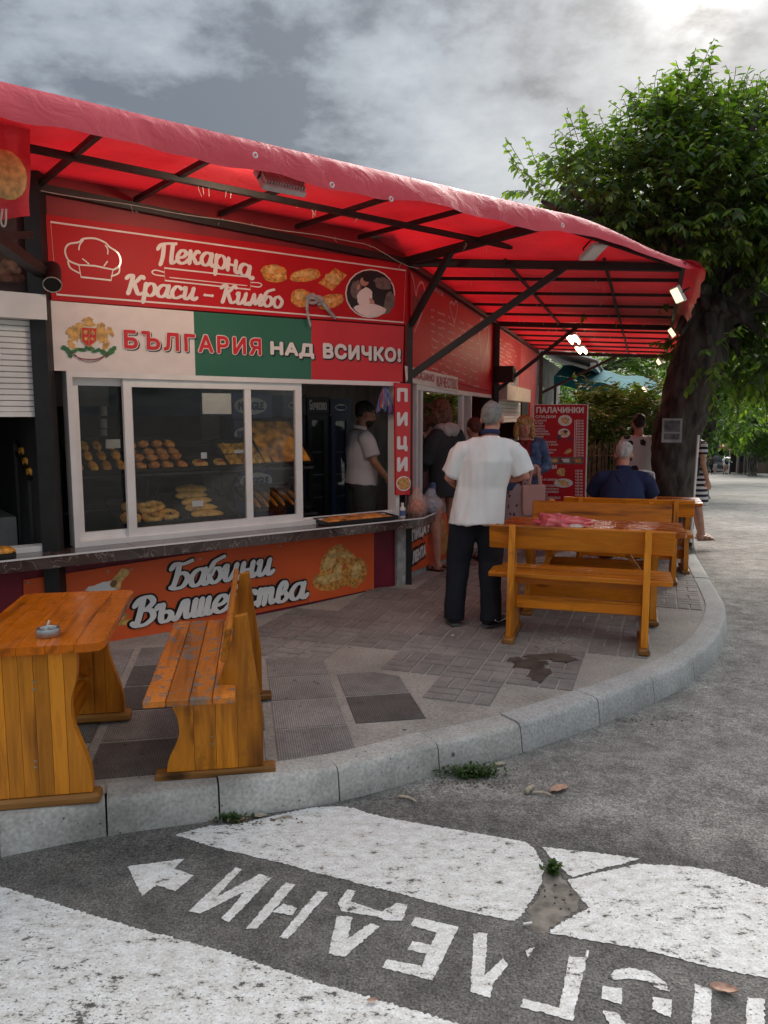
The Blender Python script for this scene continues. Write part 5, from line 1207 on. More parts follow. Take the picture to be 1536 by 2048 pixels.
# ashtray with a cigarette end
p = at_z(97, 1272, table_front.location.z + .65); ash = thing('ashtray', 'round brushed metal ashtray holding a cigarette end on the foreground table', 'ashtray', p)
mb = MB(); mb.lathe([(.044, 0), (.046, .004), (.046, .028), (.042, .034), (.036, .034), (.030, .028), (.028, .008), (.001, .007)], 28, p); mb.build('bowl', simple('brushed_metal', (.42, .41, .40), .28, .9, scale=40), ash, smooth='auto')
mb = MB(); mb.tube([p + Vector((-.01, .0, .02)), p + Vector((.004, .004, .062))], .004, 8); mb.build('cigarette', M_WHITEP, ash)
# crumpled pink bag
def crumple(name, label, cat, c, size, mat, seed, amp=.35, flat=.5, rz=0):
    mb = MB()
    def f(v):
        n = noise.noise(v * (2.2 / max(size)) + Vector((seed, 0, 0))) * amp + abs(noise.noise(v * (5.5 / max(size)) + Vector((0, seed, 0)))) * amp * .7
        w = v * (1 + n); w.z = max(w.z, -size[2] * flat); return w
    mb.ell(c + Vector((0, 0, size[2] * flat)), size, 26, 16, Matrix.Rotation(rz, 3, 'Z'), 0, f)
    o = mb.build(name, mat, loc=c); return tag(o, label, cat)
def thin_bag(name, c, t=.35):
    m, nt, b = new_mat(name); b.inputs['Base Color'].default_value = (*c, 1); b.inputs['Roughness'].default_value = .25
    tr = nt.nodes.new('ShaderNodeBsdfTransparent'); mx = nt.nodes.new('ShaderNodeMixShader'); mx.inputs[0].default_value = t
    nt.links.new(b.outputs[0], mx.inputs[1]); nt.links.new(tr.outputs[0], mx.inputs[2]); nt.links.new(mx.outputs[0], nt.nodes['Material Output'].inputs[0]); return m
zt2 = t2.location.z + .70
pb = at_z(1118, 1052, zt2)
crumple('plastic_bag', 'crumpled pink plastic bag lying on the pine table', 'bag', pb, (.19, .10, .055), simple('pink_film', (.78, .16, .17), .3, var=.25, scale=14, coat=.4), 3.3, .5, .55, A_)
crumple('paper_wrapper', 'pale wrapper corner sticking out beside the pink plastic bag', 'wrapper', at_z(1150, 1056, zt2) , (.05, .03, .018), M_CREAM, 1.3, .3, .6)

# ================================================================== what the kiosks sell
M_BAKE = simple('baked_crust', (.76, .31, .04), .45, var=.5, scale=26, bmp=.2); M_BAKE2 = simple('baked_pale', (.80, .42, .10), .55, var=.3, scale=22, bmp=.2); M_BAKE3 = simple('baked_dark', (.55, .20, .035), .45, var=.55, scale=24, bmp=.3)
M_CHEESE = simple('pizza_top', (.80, .34, .05), .45, var=.6, scale=30, bmp=.4); M_TRAY = simple('black_tray', (.016, .016, .017), .35, var=.2); M_OLIVE = simple('olive_bits', (.05, .02, .015), .5); M_HAM = simple('ham_slice', (.55, .13, .06), .5, var=.3)
def tray_frame(s0, z0, o0, tilt): 
    ca, sa = math.cos(tilt), math.sin(tilt)
    return lambda a, b, h: FA(s0 + a, z0 + b * sa + h * ca, o0 - b * ca + h * sa)
def tray(label, s0, s1, z0, o0, depth, tilt, group=None):
    T = tray_frame(s0, z0, o0, tilt); w = s1 - s0
    t = thing('baking_tray', label, 'tray', T(w / 2, depth / 2, 0), 0, group)
    rot = Matrix((D1, (T(0, 1, 0) - T(0, 0, 0)).normalized(), (T(0, 0, 1) - T(0, 0, 0)).normalized())).transposed()
    mb = MB(); mb.box(T(w / 2, depth / 2, .004), (w, depth, .006), rot); mb.build('base', M_TRAY, t)
    mb = MB()
    for a, b, sz in ((w / 2, 0, (w, .008, .03)), (w / 2, depth, (w, .008, .03)), (0, depth / 2, (.008, depth - .008, .03)), (w, depth / 2, (.008, depth - .008, .03))): mb.box(T(a, b, .017), sz, rot)
    mb.build('rim', M_TRAY, t)
    return T, w, rot
def food_mesh(name, size, mat, seed, kind='bun'):
    mb = MB()
    def f(v):
        w = Vector(v); n = noise.noise(w * 22 + Vector((seed, seed, 0))) * .1
        if kind == 'twist': n += .16 * math.sin(w.x / size[0] * 9 + w.y / size[1] * 2)
        if kind == 'loaf': n += .05 * math.sin(w.x / size[0] * 8)
        w *= 1 + n; w.z = max(w.z, -size[2] * .35); return w
    mb.ell((0, 0, size[2] * .35), size, 14, 9, None, 0, f); return mb.mesh(name, mat, None, True)
def slab_mesh(name, w, d, h, mat, seed):
    mb = MB(); mb.grid(lambda a, c: Vector(((a - .5) * w, (c - .5) * d, h * min(1, 6 * min(a, 1 - a, c, 1 - c) + .35) + .012 * noise.noise(Vector((a * 7, c * 7, seed))))), 14, 10)
    mb.grid(lambda a, c: Vector(((a - .5) * w, (.5 - c) * d, 0)), 1, 1); return mb.mesh(name, mat, None, True)
def put(me, name, label, cat, group, T, rot, a, b, h=.008, rz=0.0, extra=None):
    o = bpy.data.objects.new(name, me); COL.objects.link(o); o.matrix_world = Matrix.Translation(T(a, b, h)) @ (rot @ Matrix.Rotation(rz, 3, 'Z')).to_4x4()
    return tag(o, label, cat, group)
TO = -.22; rf = random.Random(21)
def sx(px, py=935, o=TO): return fpx(px, py, o)[0]
zu = fpx(300, 944, TO)[1]; zl_ = fpx(360, 1044, TO)[1]
tl = R(33)
T, w, r_ = tray('black tray of slipper buns, leftmost on the upper window shelf', sx(148), sx(262), zu, TO, .42, tl, 'trays in the bakery window')
bun = food_mesh('slipper_bun', (.032, .058, .024), M_BAKE, 1); roll = food_mesh('striped_roll', (.034, .042, .03), M_BAKE, 2, 'twist')
for r in range(3):
    put(roll, 'striped_roll', 'small glazed striped roll at the left of the slipper buns', 'pastry', 'striped rolls in the window', T, r_, .035, .06 + .11 * r, rz=.2)
    for c in range(3):
        o = put(bun, 'slipper_bun', 'golden slipper bun with dark spots in the window tray', 'pastry', 'slipper buns in the window', T, r_, w * (.36 + .25 * c) + rf.gauss(0, .004), .07 + .125 * r, rz=rf.gauss(0, .1))
        mb = MB(); 
        for k in range(3): mb.ell((rf.uniform(-.015, .015), rf.uniform(-.03, .03), .029), (.004, .004, .003), 6, 4)
        d = mb.build('topping', M_OLIVE, o, local=True)
T, w, r_ = tray('black tray heaped with brown twists, second on the upper window shelf', sx(266), sx(380), zu, TO, .42, tl, 'trays in the bakery window')
tw = food_mesh('twisted_pastry', (.045, .035, .03), M_BAKE3, 5, 'twist')
for r in range(4):
    for c in range(4): put(tw, 'twisted_pastry', 'brown twisted pastry heaped in the window tray', 'pastry', 'twisted pastries in the window', T, r_, w * (.14 + .24 * c) + rf.gauss(0, .006), .05 + .085 * r, .008 + .012 * (r % 2), rz=rf.uniform(-.6, .6))
T, w, r_ = tray('black tray with two small ham pizzas on the upper window shelf', sx(382), sx(470), zu, TO, .38, tl * .8, 'trays in the bakery window')
pz = food_mesh('small_pizza', (.062, .06, .014), M_BAKE2, 7)
for c in range(2):
    o = put(pz, 'small_pizza', 'small round pizza with a ham slice, ' + ('left' if c == 0 else 'right') + ' of the two on its tray', 'pizza', 'small ham pizzas', T, r_, w * (.27 + .48 * c), .075)
    mb = MB(); mb.ell((.0, 0, .02), (.03, .024, .004), 10, 5); mb.build('ham_slice', M_HAM, o, local=True)
T4, w4, r4 = tray('black tray with a sheet pie in the middle of the upper window shelf', sx(455), sx(545), zu + .005, TO + .02, .36, tl, 'trays in the bakery window')
for c in range(3):
    for r in range(2): put(slab_mesh('pie_square', w4 * .29, .13, .022, M_CHEESE, c + 5 * r) if r == 0 or c == 0 else bpy.data.meshes['pie_square'], 'pie_square', 'orange square of sheet pie in the window tray', 'pie', 'pie squares in the window', T4, r4, w4 * (.19 + .31 * c), .085 + .15 * r)
T5, w5, r5 = tray('black tray with a large browned pizza tilted at the right of the upper window shelf', sx(528), sx(625), zu + .01, TO, .52, R(42), 'trays in the bakery window')
put(slab_mesh('sheet_pizza', w5 * .94, .48, .02, simple('browned_pizza', (.66, .25, .035), .45, var=.75, scale=13, bmp=.5), 3), 'sheet_pizza', 'large browned sheet pizza leaning at the right of the window', 'pizza', None, T5, r5, w5 / 2, .26)
# lower shelf
T, w, r_ = tray('black tray of ring breads, leftmost on the lower window shelf', sx(240, 1040), sx(362, 1040), zl_, TO + .06, .40, R(20), 'trays in the bakery window')
def ring_mesh(name, R0, r0, mat):
    mb = MB(); n = 20; P = [Vector((R0 * math.cos(2 * math.pi * k / n), R0 * math.sin(2 * math.pi * k / n), r0 * .8)) for k in range(n + 1)]
    mb.tube(P, [r0 * (1 + .12 * math.sin(k * 2.2)) for k in range(n + 1)], 9, cap=False); return mb.mesh(name, mat, None, True)
rg = ring_mesh('ring_bread', .052, .024, M_BAKE2)
for k, (a, b, h) in enumerate(((.18, .09, 0), (.52, .08, 0), (.82, .10, 0), (.3, .24, .01), (.68, .23, .012), (.5, .16, .035))): put(rg, 'ring_bread', 'pale ring bread on the lower window shelf', 'bread', 'ring breads in the window', T, r_, w * a, b, .008 + h, rf.uniform(0, 3))
T, w, r_ = tray('black tray of soft loaves in the middle of the lower window shelf', sx(345, 1040), sx(470, 1040), zl_ + .004, TO + .05, .44, R(22), 'trays in the bakery window')
lf = food_mesh('soft_loaf', (.135, .042, .034), M_BAKE2, 9, 'loaf')
for k in range(4): put(lf, 'soft_loaf', 'long golden soft loaf lying side by side on the lower shelf', 'bread', 'soft loaves in the window', T, r_, w * .5 + rf.gauss(0, .006), .05 + .09 * k, .012 + .008 * k, rf.gauss(0, .04))
fl_ = food_mesh('flat_loaf', (.13, .07, .03), M_BAKE2, 12)
put(fl_, 'flat_loaf', 'pale flat loaf lying behind the soft loaves', 'bread', None, T, r_, w * .55, .40, .05)
T, w, r_ = tray('black tray of thin rolled pastries, rightmost on the lower window shelf', sx(512, 1030), sx(622, 1030), zl_ + .02, TO, .42, R(22), 'trays in the bakery window')
st = food_mesh('rolled_pastry', (.022, .15, .02), M_BAKE3, 14)
for k in range(6): put(st, 'rolled_pastry', 'thin reddish rolled pastry lying in the lower right tray', 'pastry', 'rolled pastries in the window', T, r_, w * (.12 + .152 * k), .2, .008, rf.gauss(0, .03))
# the rack that carries the trays
rk_ = thing('display_rack', 'black wire display rack carrying the trays behind the sliding window', 'rack', FA(sx(400), .8, TO - .2))
sa_, sb_ = sx(150), sx(626)
for z, o in ((zu - .02, TO + .0), (zu - .02 + .22, TO - .37), (zl_ - .015, TO + .06), (zl_ + .08, TO - .36)): mb = MB(); mb.bar(FA(sa_, z, o), FA(sb_, z, o), .018); mb.build('rail', M_BLACK, rk_)
for f in (.02, .34, .66, .98):
    s = sa_ + (sb_ - sa_) * f; mb = MB(); mb.bar(FA(s, .12, TO - .43), FA(s, zu + .21, TO - .43), .02); mb.build('post', M_BLACK, rk_)
    mb = MB(); mb.bar(FA(s, zu - .015, TO), FA(s, zu + .20, TO - .38), .016); mb.bar(FA(s, zl_ - .012, TO + .06), FA(s, zl_ + .06, TO - .40), .016); mb.bar(FA(s, zu - .04, TO - .04), FA(s, zl_ + .1, TO - .40), .012); mb.build('bracket', M_BLACK, rk_)
def card(px0, py0, px1, py1, off, label, txt=None, mat=None):
    a = fpx(px0, py0, off); c = fpx(px1, py1, off); t = thing('price_card', label, 'card', FA((a[0] + c[0]) / 2, c[1], off)); mb = MB(); fbox(mb, a[0], c[0], min(a[1], c[1]), max(a[1], c[1]), off - .003, off); mb.build('sheet', mat or M_CREAM, t); return t
card(211, 879, 241, 896, TO - .12, 'blank cream price card standing above the slipper buns')
card(402, 905, 414, 917, TO - .04, 'small white price card clipped above the two small pizzas', mat=M_WHITEP)
card(469, 900, 487, 906, TO - .05, 'tiny white card lying above the sheet pie', mat=M_WHITEP)
card(384, 1002, 407, 1012, TO + .0, 'white card lying on the soft loaves', mat=M_WHITEP)
card(404, 786, 463, 828, -.019, 'sheet of cream paper taped inside the sliding window glass')
# left kiosk: rolls on a rack, bread and tray on the counter
T, w, r_ = tray('black tray of crescent rolls behind the shutter kiosk window', sx(58, 945), sx(112, 945), zu - .02, TO, .42, tl)
cr_ = food_mesh('crescent_roll', (.06, .045, .04), M_BAKE, 17, 'twist')
for k in range(6): put(cr_, 'crescent_roll', 'glazed crescent roll on the rack of the shutter kiosk', 'pastry', 'crescent rolls of the shutter kiosk', T, r_, w * (.25 + .5 * (k % 2)), .06 + .12 * (k // 2), rz=.3)
lr = thing('roll_rack', 'black metal rack holding the crescent rolls in the shutter kiosk', 'rack', FA(sx(60), .2, TO))
for s in (sx(62), sx(85)):
    mb = MB(); mb.bar(FA(s, .1, TO - .05), FA(s, zu - .02, TO - .05), .022); mb.bar(FA(s, .1, TO - .43), FA(s, zu + .21, TO - .43), .022); mb.build('post', M_BLACK, lr)
for z in (.55, .75): mb = MB(); mb.bar(FA(sx(62), z, TO - .05), FA(sx(120), z, TO - .05), .022); mb.build('rail', M_BLACK, lr)
mb = MB(); mb.bar(FA(sx(62), zu - .03, TO - .04), FA(sx(62), zu + .15, TO - .43), .02); mb.build('bracket', M_BLACK, lr)
def flat_frame(px, py, off):
    a = fpx(px, py, off); return lambda x, y, h: FA(a[0] + x, .779 + h, off - y), Matrix((D1, -N1, Vector((0, 0, 1)))).transposed(), a
Tn = lambda s0, o0: (lambda a, b, h: FA(s0 + a, .781 + h, o0 - b))
T, w, r_ = tray('black tray with cut bread at the left end of the stone counter', fpx(-40, 1085, .1)[0], fpx(24, 1085, .1)[0], .780, .19, .2, 0)
o = put(food_mesh('cut_bread', (.09, .05, .045), M_BAKE, 19), 'cut_bread', 'golden cut bread on the left end of the stone counter', 'bread', None, T, r_, w * .62, .08, .01, .3)
T, w, r_ = tray('black tray holding a long flat pizza on the stone counter', fpx(642, 1040, .1)[0], fpx(782, 1036, .1)[0], .780, .2, .22, R(3))
put(slab_mesh('long_pizza', w * .95, .20, .03, simple('baked_cheese', (.58, .24, .06), .45, var=.65, scale=16, bmp=.5), 8), 'long_pizza', 'long flat cheese pizza on the counter below the open window', 'pizza', None, T, r_, w / 2, .11)
# bottle and bags on the corner of the counter
p = FA(*fpx(805, 1022, .14), .14); p.z = .779; bo_ = thing('spray_bottle', 'small white bottle with a label standing on the counter corner', 'bottle', p)
mb = MB(); mb.lathe([(.022, 0), (.024, .005), (.024, .085), (.012, .1), (.011, .108)], 16, p); mb.build('body', M_WHITEP, bo_, smooth='auto')
mb = MB(); mb.lathe([(.0246, .02), (.0246, .065)], 16, p); mb.build('label_print', simple('bottle_label', (.10, .16, .35), .4), bo_); mb = MB(); mb.lathe([(.013, .108), (.013, .128), (.009, .13)], 12, p); mb.build('cap', M_WHITEP, bo_)
def bag(px, py, off, label, mat, h, w, inner):
    p = SA(*spx(px, py, off), off) if False else FA(*fpx(px, py, off), off); p.z = .779
    t = thing('carrier_bag', label, 'bag', p); mb = MB(); nn = random.Random(px)
    rg_ = [(w * .42, 0), (w * .55, h * .15), (w * .56, h * .35), (w * .50, h * .5), (w * .40, h * .63), (w * .30, h * .76), (w * .22, h * .88), (w * .12, h)]
    rings = []
    for r, z in rg_: rings.append([p + Vector((r * math.cos(a) * (1 + .45 * noise.noise(Vector((2.2 * math.cos(a), 2.2 * math.sin(a), z * 22 + px)))), .75 * r * math.sin(a) * (1 + .45 * noise.noise(Vector((2.2 * math.cos(a), 2.2 * math.sin(a), z * 22 + px + 9)))), z)) for a in [2 * math.pi * k / 18 for k in range(18)]])
    mb.loft(rings); mb.build('film', mat, t, smooth=True)
    mb = MB(); mb.ell(p + Vector((0, 0, h * .3)), (w * .36, w * .28, h * .26), 12, 8, None, 0, lambda v: v * (1 + .3 * noise.noise(v * 40))); mb.build('contents', inner, t, smooth=True)
bag(834, 1022, .10, 'clear orange-striped carrier bag of food on the counter corner', thin_bag('film_orange', (.75, .45, .36), .62), .25, .17, simple('bag_food', (.55, .15, .08), .6, var=.8, scale=30))
bag(862, 1020, .02, 'clear bluish carrier bag next to the woman in the dark jacket', thin_bag('film_blue', (.6, .62, .68), .66), .22, .17, simple('bag_food_dim', (.25, .25, .3), .6, var=.8, scale=30))
# striped plastic strips hung in the open window
t = thing('hanging_strips', 'bundle of striped purple plastic strips hanging in the open window', 'plastic strips', FA(*fpx(768, 775, -.02), -.02)); rh = random.Random(6)
cols = [simple('strip_purple', (.16, .11, .30), .4), simple('strip_blue', (.12, .16, .34), .4), simple('strip_red', (.42, .08, .07), .4), simple('strip_white', (.5, .48, .52), .4)]
for k in range(12):
    a0 = fpx(768, 773, -.02); e = fpx(754 + 3.4 * k, 822 + rh.uniform(-14, 8), .02); mb = MB()
    P = catmull([FA(a0[0] + rh.gauss(0, .008), a0[1], -.01), FA((a0[0] * .5 + e[0] * .5), (a0[1] + e[1]) / 2 + .02, .01 + rh.gauss(0, .012)), FA(e[0], e[1], .02 + rh.gauss(0, .015))], 4)
    mb.tube(P, [(.011 + .004 * (i / len(P)), .0035) for i in range(len(P))], 6); mb.build('strip', cols[k % 4], t, smooth=True)
# drinks coolers at the back
M_COOLB = simple('cooler_blue', (.018, .05, .19), .35); M_COOLK = simple('cooler_black', (.018, .018, .02), .35); M_NAVY = simple('cooler_navy', (.03, .045, .10), .35)
def cooler(label, px0, px1, ytop, yhead, off, mat, txt, oval, items):
    s0, s1 = fpx(px0, 850, off)[0], fpx(px1, 850, off)[0]; z1_ = fpx((px0 + px1) / 2, ytop, off)[1]; zh = fpx((px0 + px1) / 2, yhead, off)[1]
    t = thing('drinks_cooler', label, 'cooler', FA((s0 + s1) / 2, .12, off - .3)); w = s1 - s0
    mb = MB(); fbox(mb, s0, s1, .12, zh, off - .6, off - .03); mb.build('body', mat, t)
    mb = MB(); fbox(mb, s0, s1, zh + .004, z1_, off - .6, off); hd = mb.build('header', mat, t)
    mb = MB(); ring(mb, s0 + .01, s1 - .01, .2, zh - .01, .05, off - .028, off); mb.build('door_frame', mat, t)
    if items:
        mb = MB(); fbox(mb, s0 + .061, s1 - .061, .26, zh - .062, off - .022, off - .018); mb.build('door_glass', M_GLASS, t)
        rc = random.Random(int(px0)); mb = MB()
        for r in range(5):
            z = .35 + r * (zh - .5) / 5; fbox(mb, s0 + .06, s1 - .06, z - .012, z, off - .0275, off - .024)
        mb.build('shelf', M_GREY, t)
    to = lambda x, y, l: FA(x, y, off + l)
    if oval:
        for cz, big in oval:
            cx_ = (s0 + s1) / 2 + big[1]; mb = MB(); patch(mb, blob(cx_, cz, w * .36 * big[0], w * .17 * big[0], 24), to, .003); mb.build('logo_oval', M_WHITEP, t)
            if txt: letters(txt, to, (cx_ - w * .27 * big[0], cz - w * .07 * big[0], cx_ + w * .27 * big[0], cz + w * .07 * big[0]), M_COOLB, t, spread=.006, lift=.0045)
    elif txt:
        letters(txt, to, (s0 + w * .12, zh + (z1_ - zh) * .25, s1 - w * .12, zh + (z1_ - zh) * .8), M_WHITEP, t, spread=.004, lift=.003)
    return t
bo2 = -1.35
zc_ = lambda py: fpx(510, py, bo2)[1]
cooler('blue drinks cooler with white oval logos behind the window mullion', 466, 545, 786, 838, bo2, M_COOLB, 'MEGGLE', [(zc_(812), (1.15, -.02)), (zc_(868), (1.0, -.05)), (zc_(962), (1.15, .02))], False)
cooler('black cooler with an oval logo header left of the bottle cooler', 566, 612, 790, 832, bo2 - .1, M_NAVY, 'MEGGLE', [(fpx(590, 811, bo2 - .1)[1], (.8, 0))], True)
cooler('black cooler with a white script header in the open window', 614, 658, 794, 828, bo2 - .1, M_COOLK, 'Бочково', None, True)
cooler('black cooler with a small oval logo behind the shopkeeper', 661, 702, 798, 830, bo2 - .1, M_NAVY, 'MEGGLE', [(fpx(681, 815, bo2 - .1)[1], (.8, 0))], True)
t = thing('wall_cabinet', 'pale wall cabinet behind the left window sash', 'cabinet', FA(fpx(190, 800, -1.4)[0], 1.7, -1.5)); a = fpx(148, 812, -1.4); c = fpx(216, 760, -1.4)
mb = MB(); fbox(mb, a[0] - .2, c[0], a[1], c[1] + .1, -1.75, -1.4); mb.build('body', M_GREY, t); mb = MB(); fbox(mb, (a[0] + c[0]) / 2 - .1, c[0] - .02, a[1] + .02, c[1], -1.4, -1.385); mb.build('door', simple('cabinet_door', (.28, .26, .22), .5), t)
t = thing('roll_holder', 'white paper roll hanging below the wall cabinet', 'paper roll', FA(fpx(207, 845, -1.3)[0], 1.6, -1.3)); 
for yy in (822, 847, 868): mb = MB(); p = FA(*fpx(207, yy, -1.3), -1.3); mb.lathe([(.03, -.04), (.03, .04)], 12, p); mb.build('roll', M_CREAM, t)
# ================================================================== people
def cloth(name, c, rough=.85, var=.15, scale=6): return simple(name, c, rough, var=var, scale=scale, spec=.25)
M_SKIN = simple('skin', (.50, .26, .18), .5, var=.12, scale=20); M_SKIN_T = simple('skin_tanned', (.38, .17, .10), .5, var=.12, scale=20); M_SKIN_R = simple('skin_reddish', (.52, .24, .17), .5, var=.15, scale=20)
M_JEAN = cloth('dark_jeans', (.016, .018, .025)); M_WT = cloth('white_cotton', (.82, .81, .80), var=.04); M_NAVYC = cloth('navy_cotton', (.022, .032, .085)); M_DENIM = cloth('denim_blue', (.07, .115, .22), var=.4, scale=18)
M_SHOEB = simple('black_shoe', (.012, .012, .013), .5); M_HGREY = simple('grey_hair', (.24, .225, .21), .85, var=.22, scale=35, bmp=.3); M_HWHITE = simple('silver_hair', (.46, .43, .40), .85, var=.2, scale=35, bmp=.3)
M_HBROWN = simple('brown_hair', (.12, .045, .025), .7, var=.6, scale=50, bmp=.6); M_HBLOND = simple('blond_hair', (.42, .24, .09), .65, var=.5, scale=45, bmp=.6); M_HDARK = simple('dark_hair', (.018, .013, .011), .7, var=.4, scale=50, bmp=.5)
def skin_mesh(mb, mat, voxel=.009, smooth=4, folds=0.0, fscale=(9, 9, 3), seed=0.0):
    me = mb.mesh('shape', mat); o = bpy.data.objects.new('shape', me); COL.objects.link(o)
    r = o.modifiers.new('r', 'REMESH'); r.mode = 'VOXEL'; r.voxel_size = voxel; r.use_smooth_shade = True
    if smooth: s = o.modifiers.new('s', 'SMOOTH'); s.iterations = smooth; s.factor = .5
    dg = bpy.context.evaluated_depsgraph_get(); nm = bpy.data.meshes.new_from_object(o.evaluated_get(dg))
    bpy.data.objects.remove(o); bpy.data.meshes.remove(me)
    nm.materials.clear(); nm.materials.append(mat)
    if folds:
        n = len(nm.vertices); co = np.empty(n * 3); nm.vertices.foreach_get('co', co); co = co.reshape(-1, 3); nr = np.empty(n * 3); nm.vertices.foreach_get('normal', nr); nr = nr.reshape(-1, 3)
        f = np.array([noise.noise(Vector((p[0] * fscale[0] + seed, p[1] * fscale[1], p[2] * fscale[2]))) + .5 * noise.noise(Vector((p[0] * 2.3 * fscale[0], p[1] * 2.3 * fscale[1] + seed, p[2] * 2.1 * fscale[2]))) for p in co])
        nm.vertices.foreach_set('co', (co + nr * (f * folds)[:, None]).ravel())
    nm.polygons.foreach_set('use_smooth', [True] * len(nm.polygons)); nm.update(); return nm
def skin(mb, name, mat, parent, **k):
    me = skin_mesh(mb, mat, **k); o = bpy.data.objects.new(name, me); COL.objects.link(o); o.parent = parent; me.name = name; return o
def spine(mb, pts, rad, n=20, lat=(1, 0, 0)):
    lat = Vector(lat).normalized(); rings = []
    for i, p in enumerate(pts):
        t = (Vector(pts[min(i + 1, len(pts) - 1)]) - Vector(pts[max(i - 1, 0)])).normalized(); f = lat.cross(t).normalized() * -1
        rx, ry = rad[i]; rings.append([Vector(p) + lat * (rx * math.cos(a)) + f * (ry * math.sin(a)) for a in [2 * math.pi * k / n for k in range(n)]])
    mb.loft(rings)
def hand(mb, w, d, palm, side, curl=.5, k=1.0):
    """palm, four fingers and a thumb growing from the wrist w along d; palm = direction the palm faces"""
    d = Vector(d).normalized(); pn = Vector(palm); pn = (pn - d * pn.dot(d)).normalized(); x = d.cross(pn) * side; w = Vector(w)
    rot = Matrix((x, d, pn)).transposed(); mb.ell(w + d * .045 * k, (.040 * k, .055 * k, .017 * k), 10, 8, rot)
    mb.tube([w - d * .01, w + d * .03 * k], [.026 * k, .028 * k], 8)
    for i, (ox, l) in enumerate(((-.030, .066), (-.010, .076), (.010, .071), (.029, .055))):
        p = w + d * .082 * k + x * ox * k; P = [p - d * .02 * k]; a = 0
        for sgm in (.42, .33, .25):
            P.append(P[-1] + (d * math.cos(a) + pn * math.sin(a)) * (l * sgm + (.02 if sgm == .42 else 0)) * k); a += curl
        mb.tube(P, [.0095 * k, .009 * k, .0082 * k, .0065 * k], 8)
    p = w + d * .025 * k - x * .03 * k; mb.tube([p, p - x * .022 * k + d * .025 * k + pn * .01, p - x * .026 * k + d * .05 * k + pn * .022 * k, p - x * .018 * k + d * .068 * k + pn * .032 * k], [.013 * k, .0115 * k, .0098 * k, .0075 * k], 8)
STAND = dict(pelvis=(0, 0, .93), waist=(0, .01, 1.06), chest=(0, .0, 1.25), neck=(0, -.015, 1.425), head=(0, .02, 1.575),
    shL=(-.175, -.01, 1.385), elL=(-.225, -.03, 1.10), wrL=(-.235, .05, .86), shR=(.175, -.01, 1.385), elR=(.225, -.03, 1.10), wrR=(.235, .05, .86),
    hipL=(-.09, 0, .90), knL=(-.10, .02, .49), anL=(-.11, -.02, .085), hipR=(.09, 0, .90), knR=(.10, .02, .49), anR=(.11, -.02, .085), toe=(0, 1, 0), handL=(0, .3, -1), handR=(0, .3, -1), headrot=0.0, headtilt=0.0)
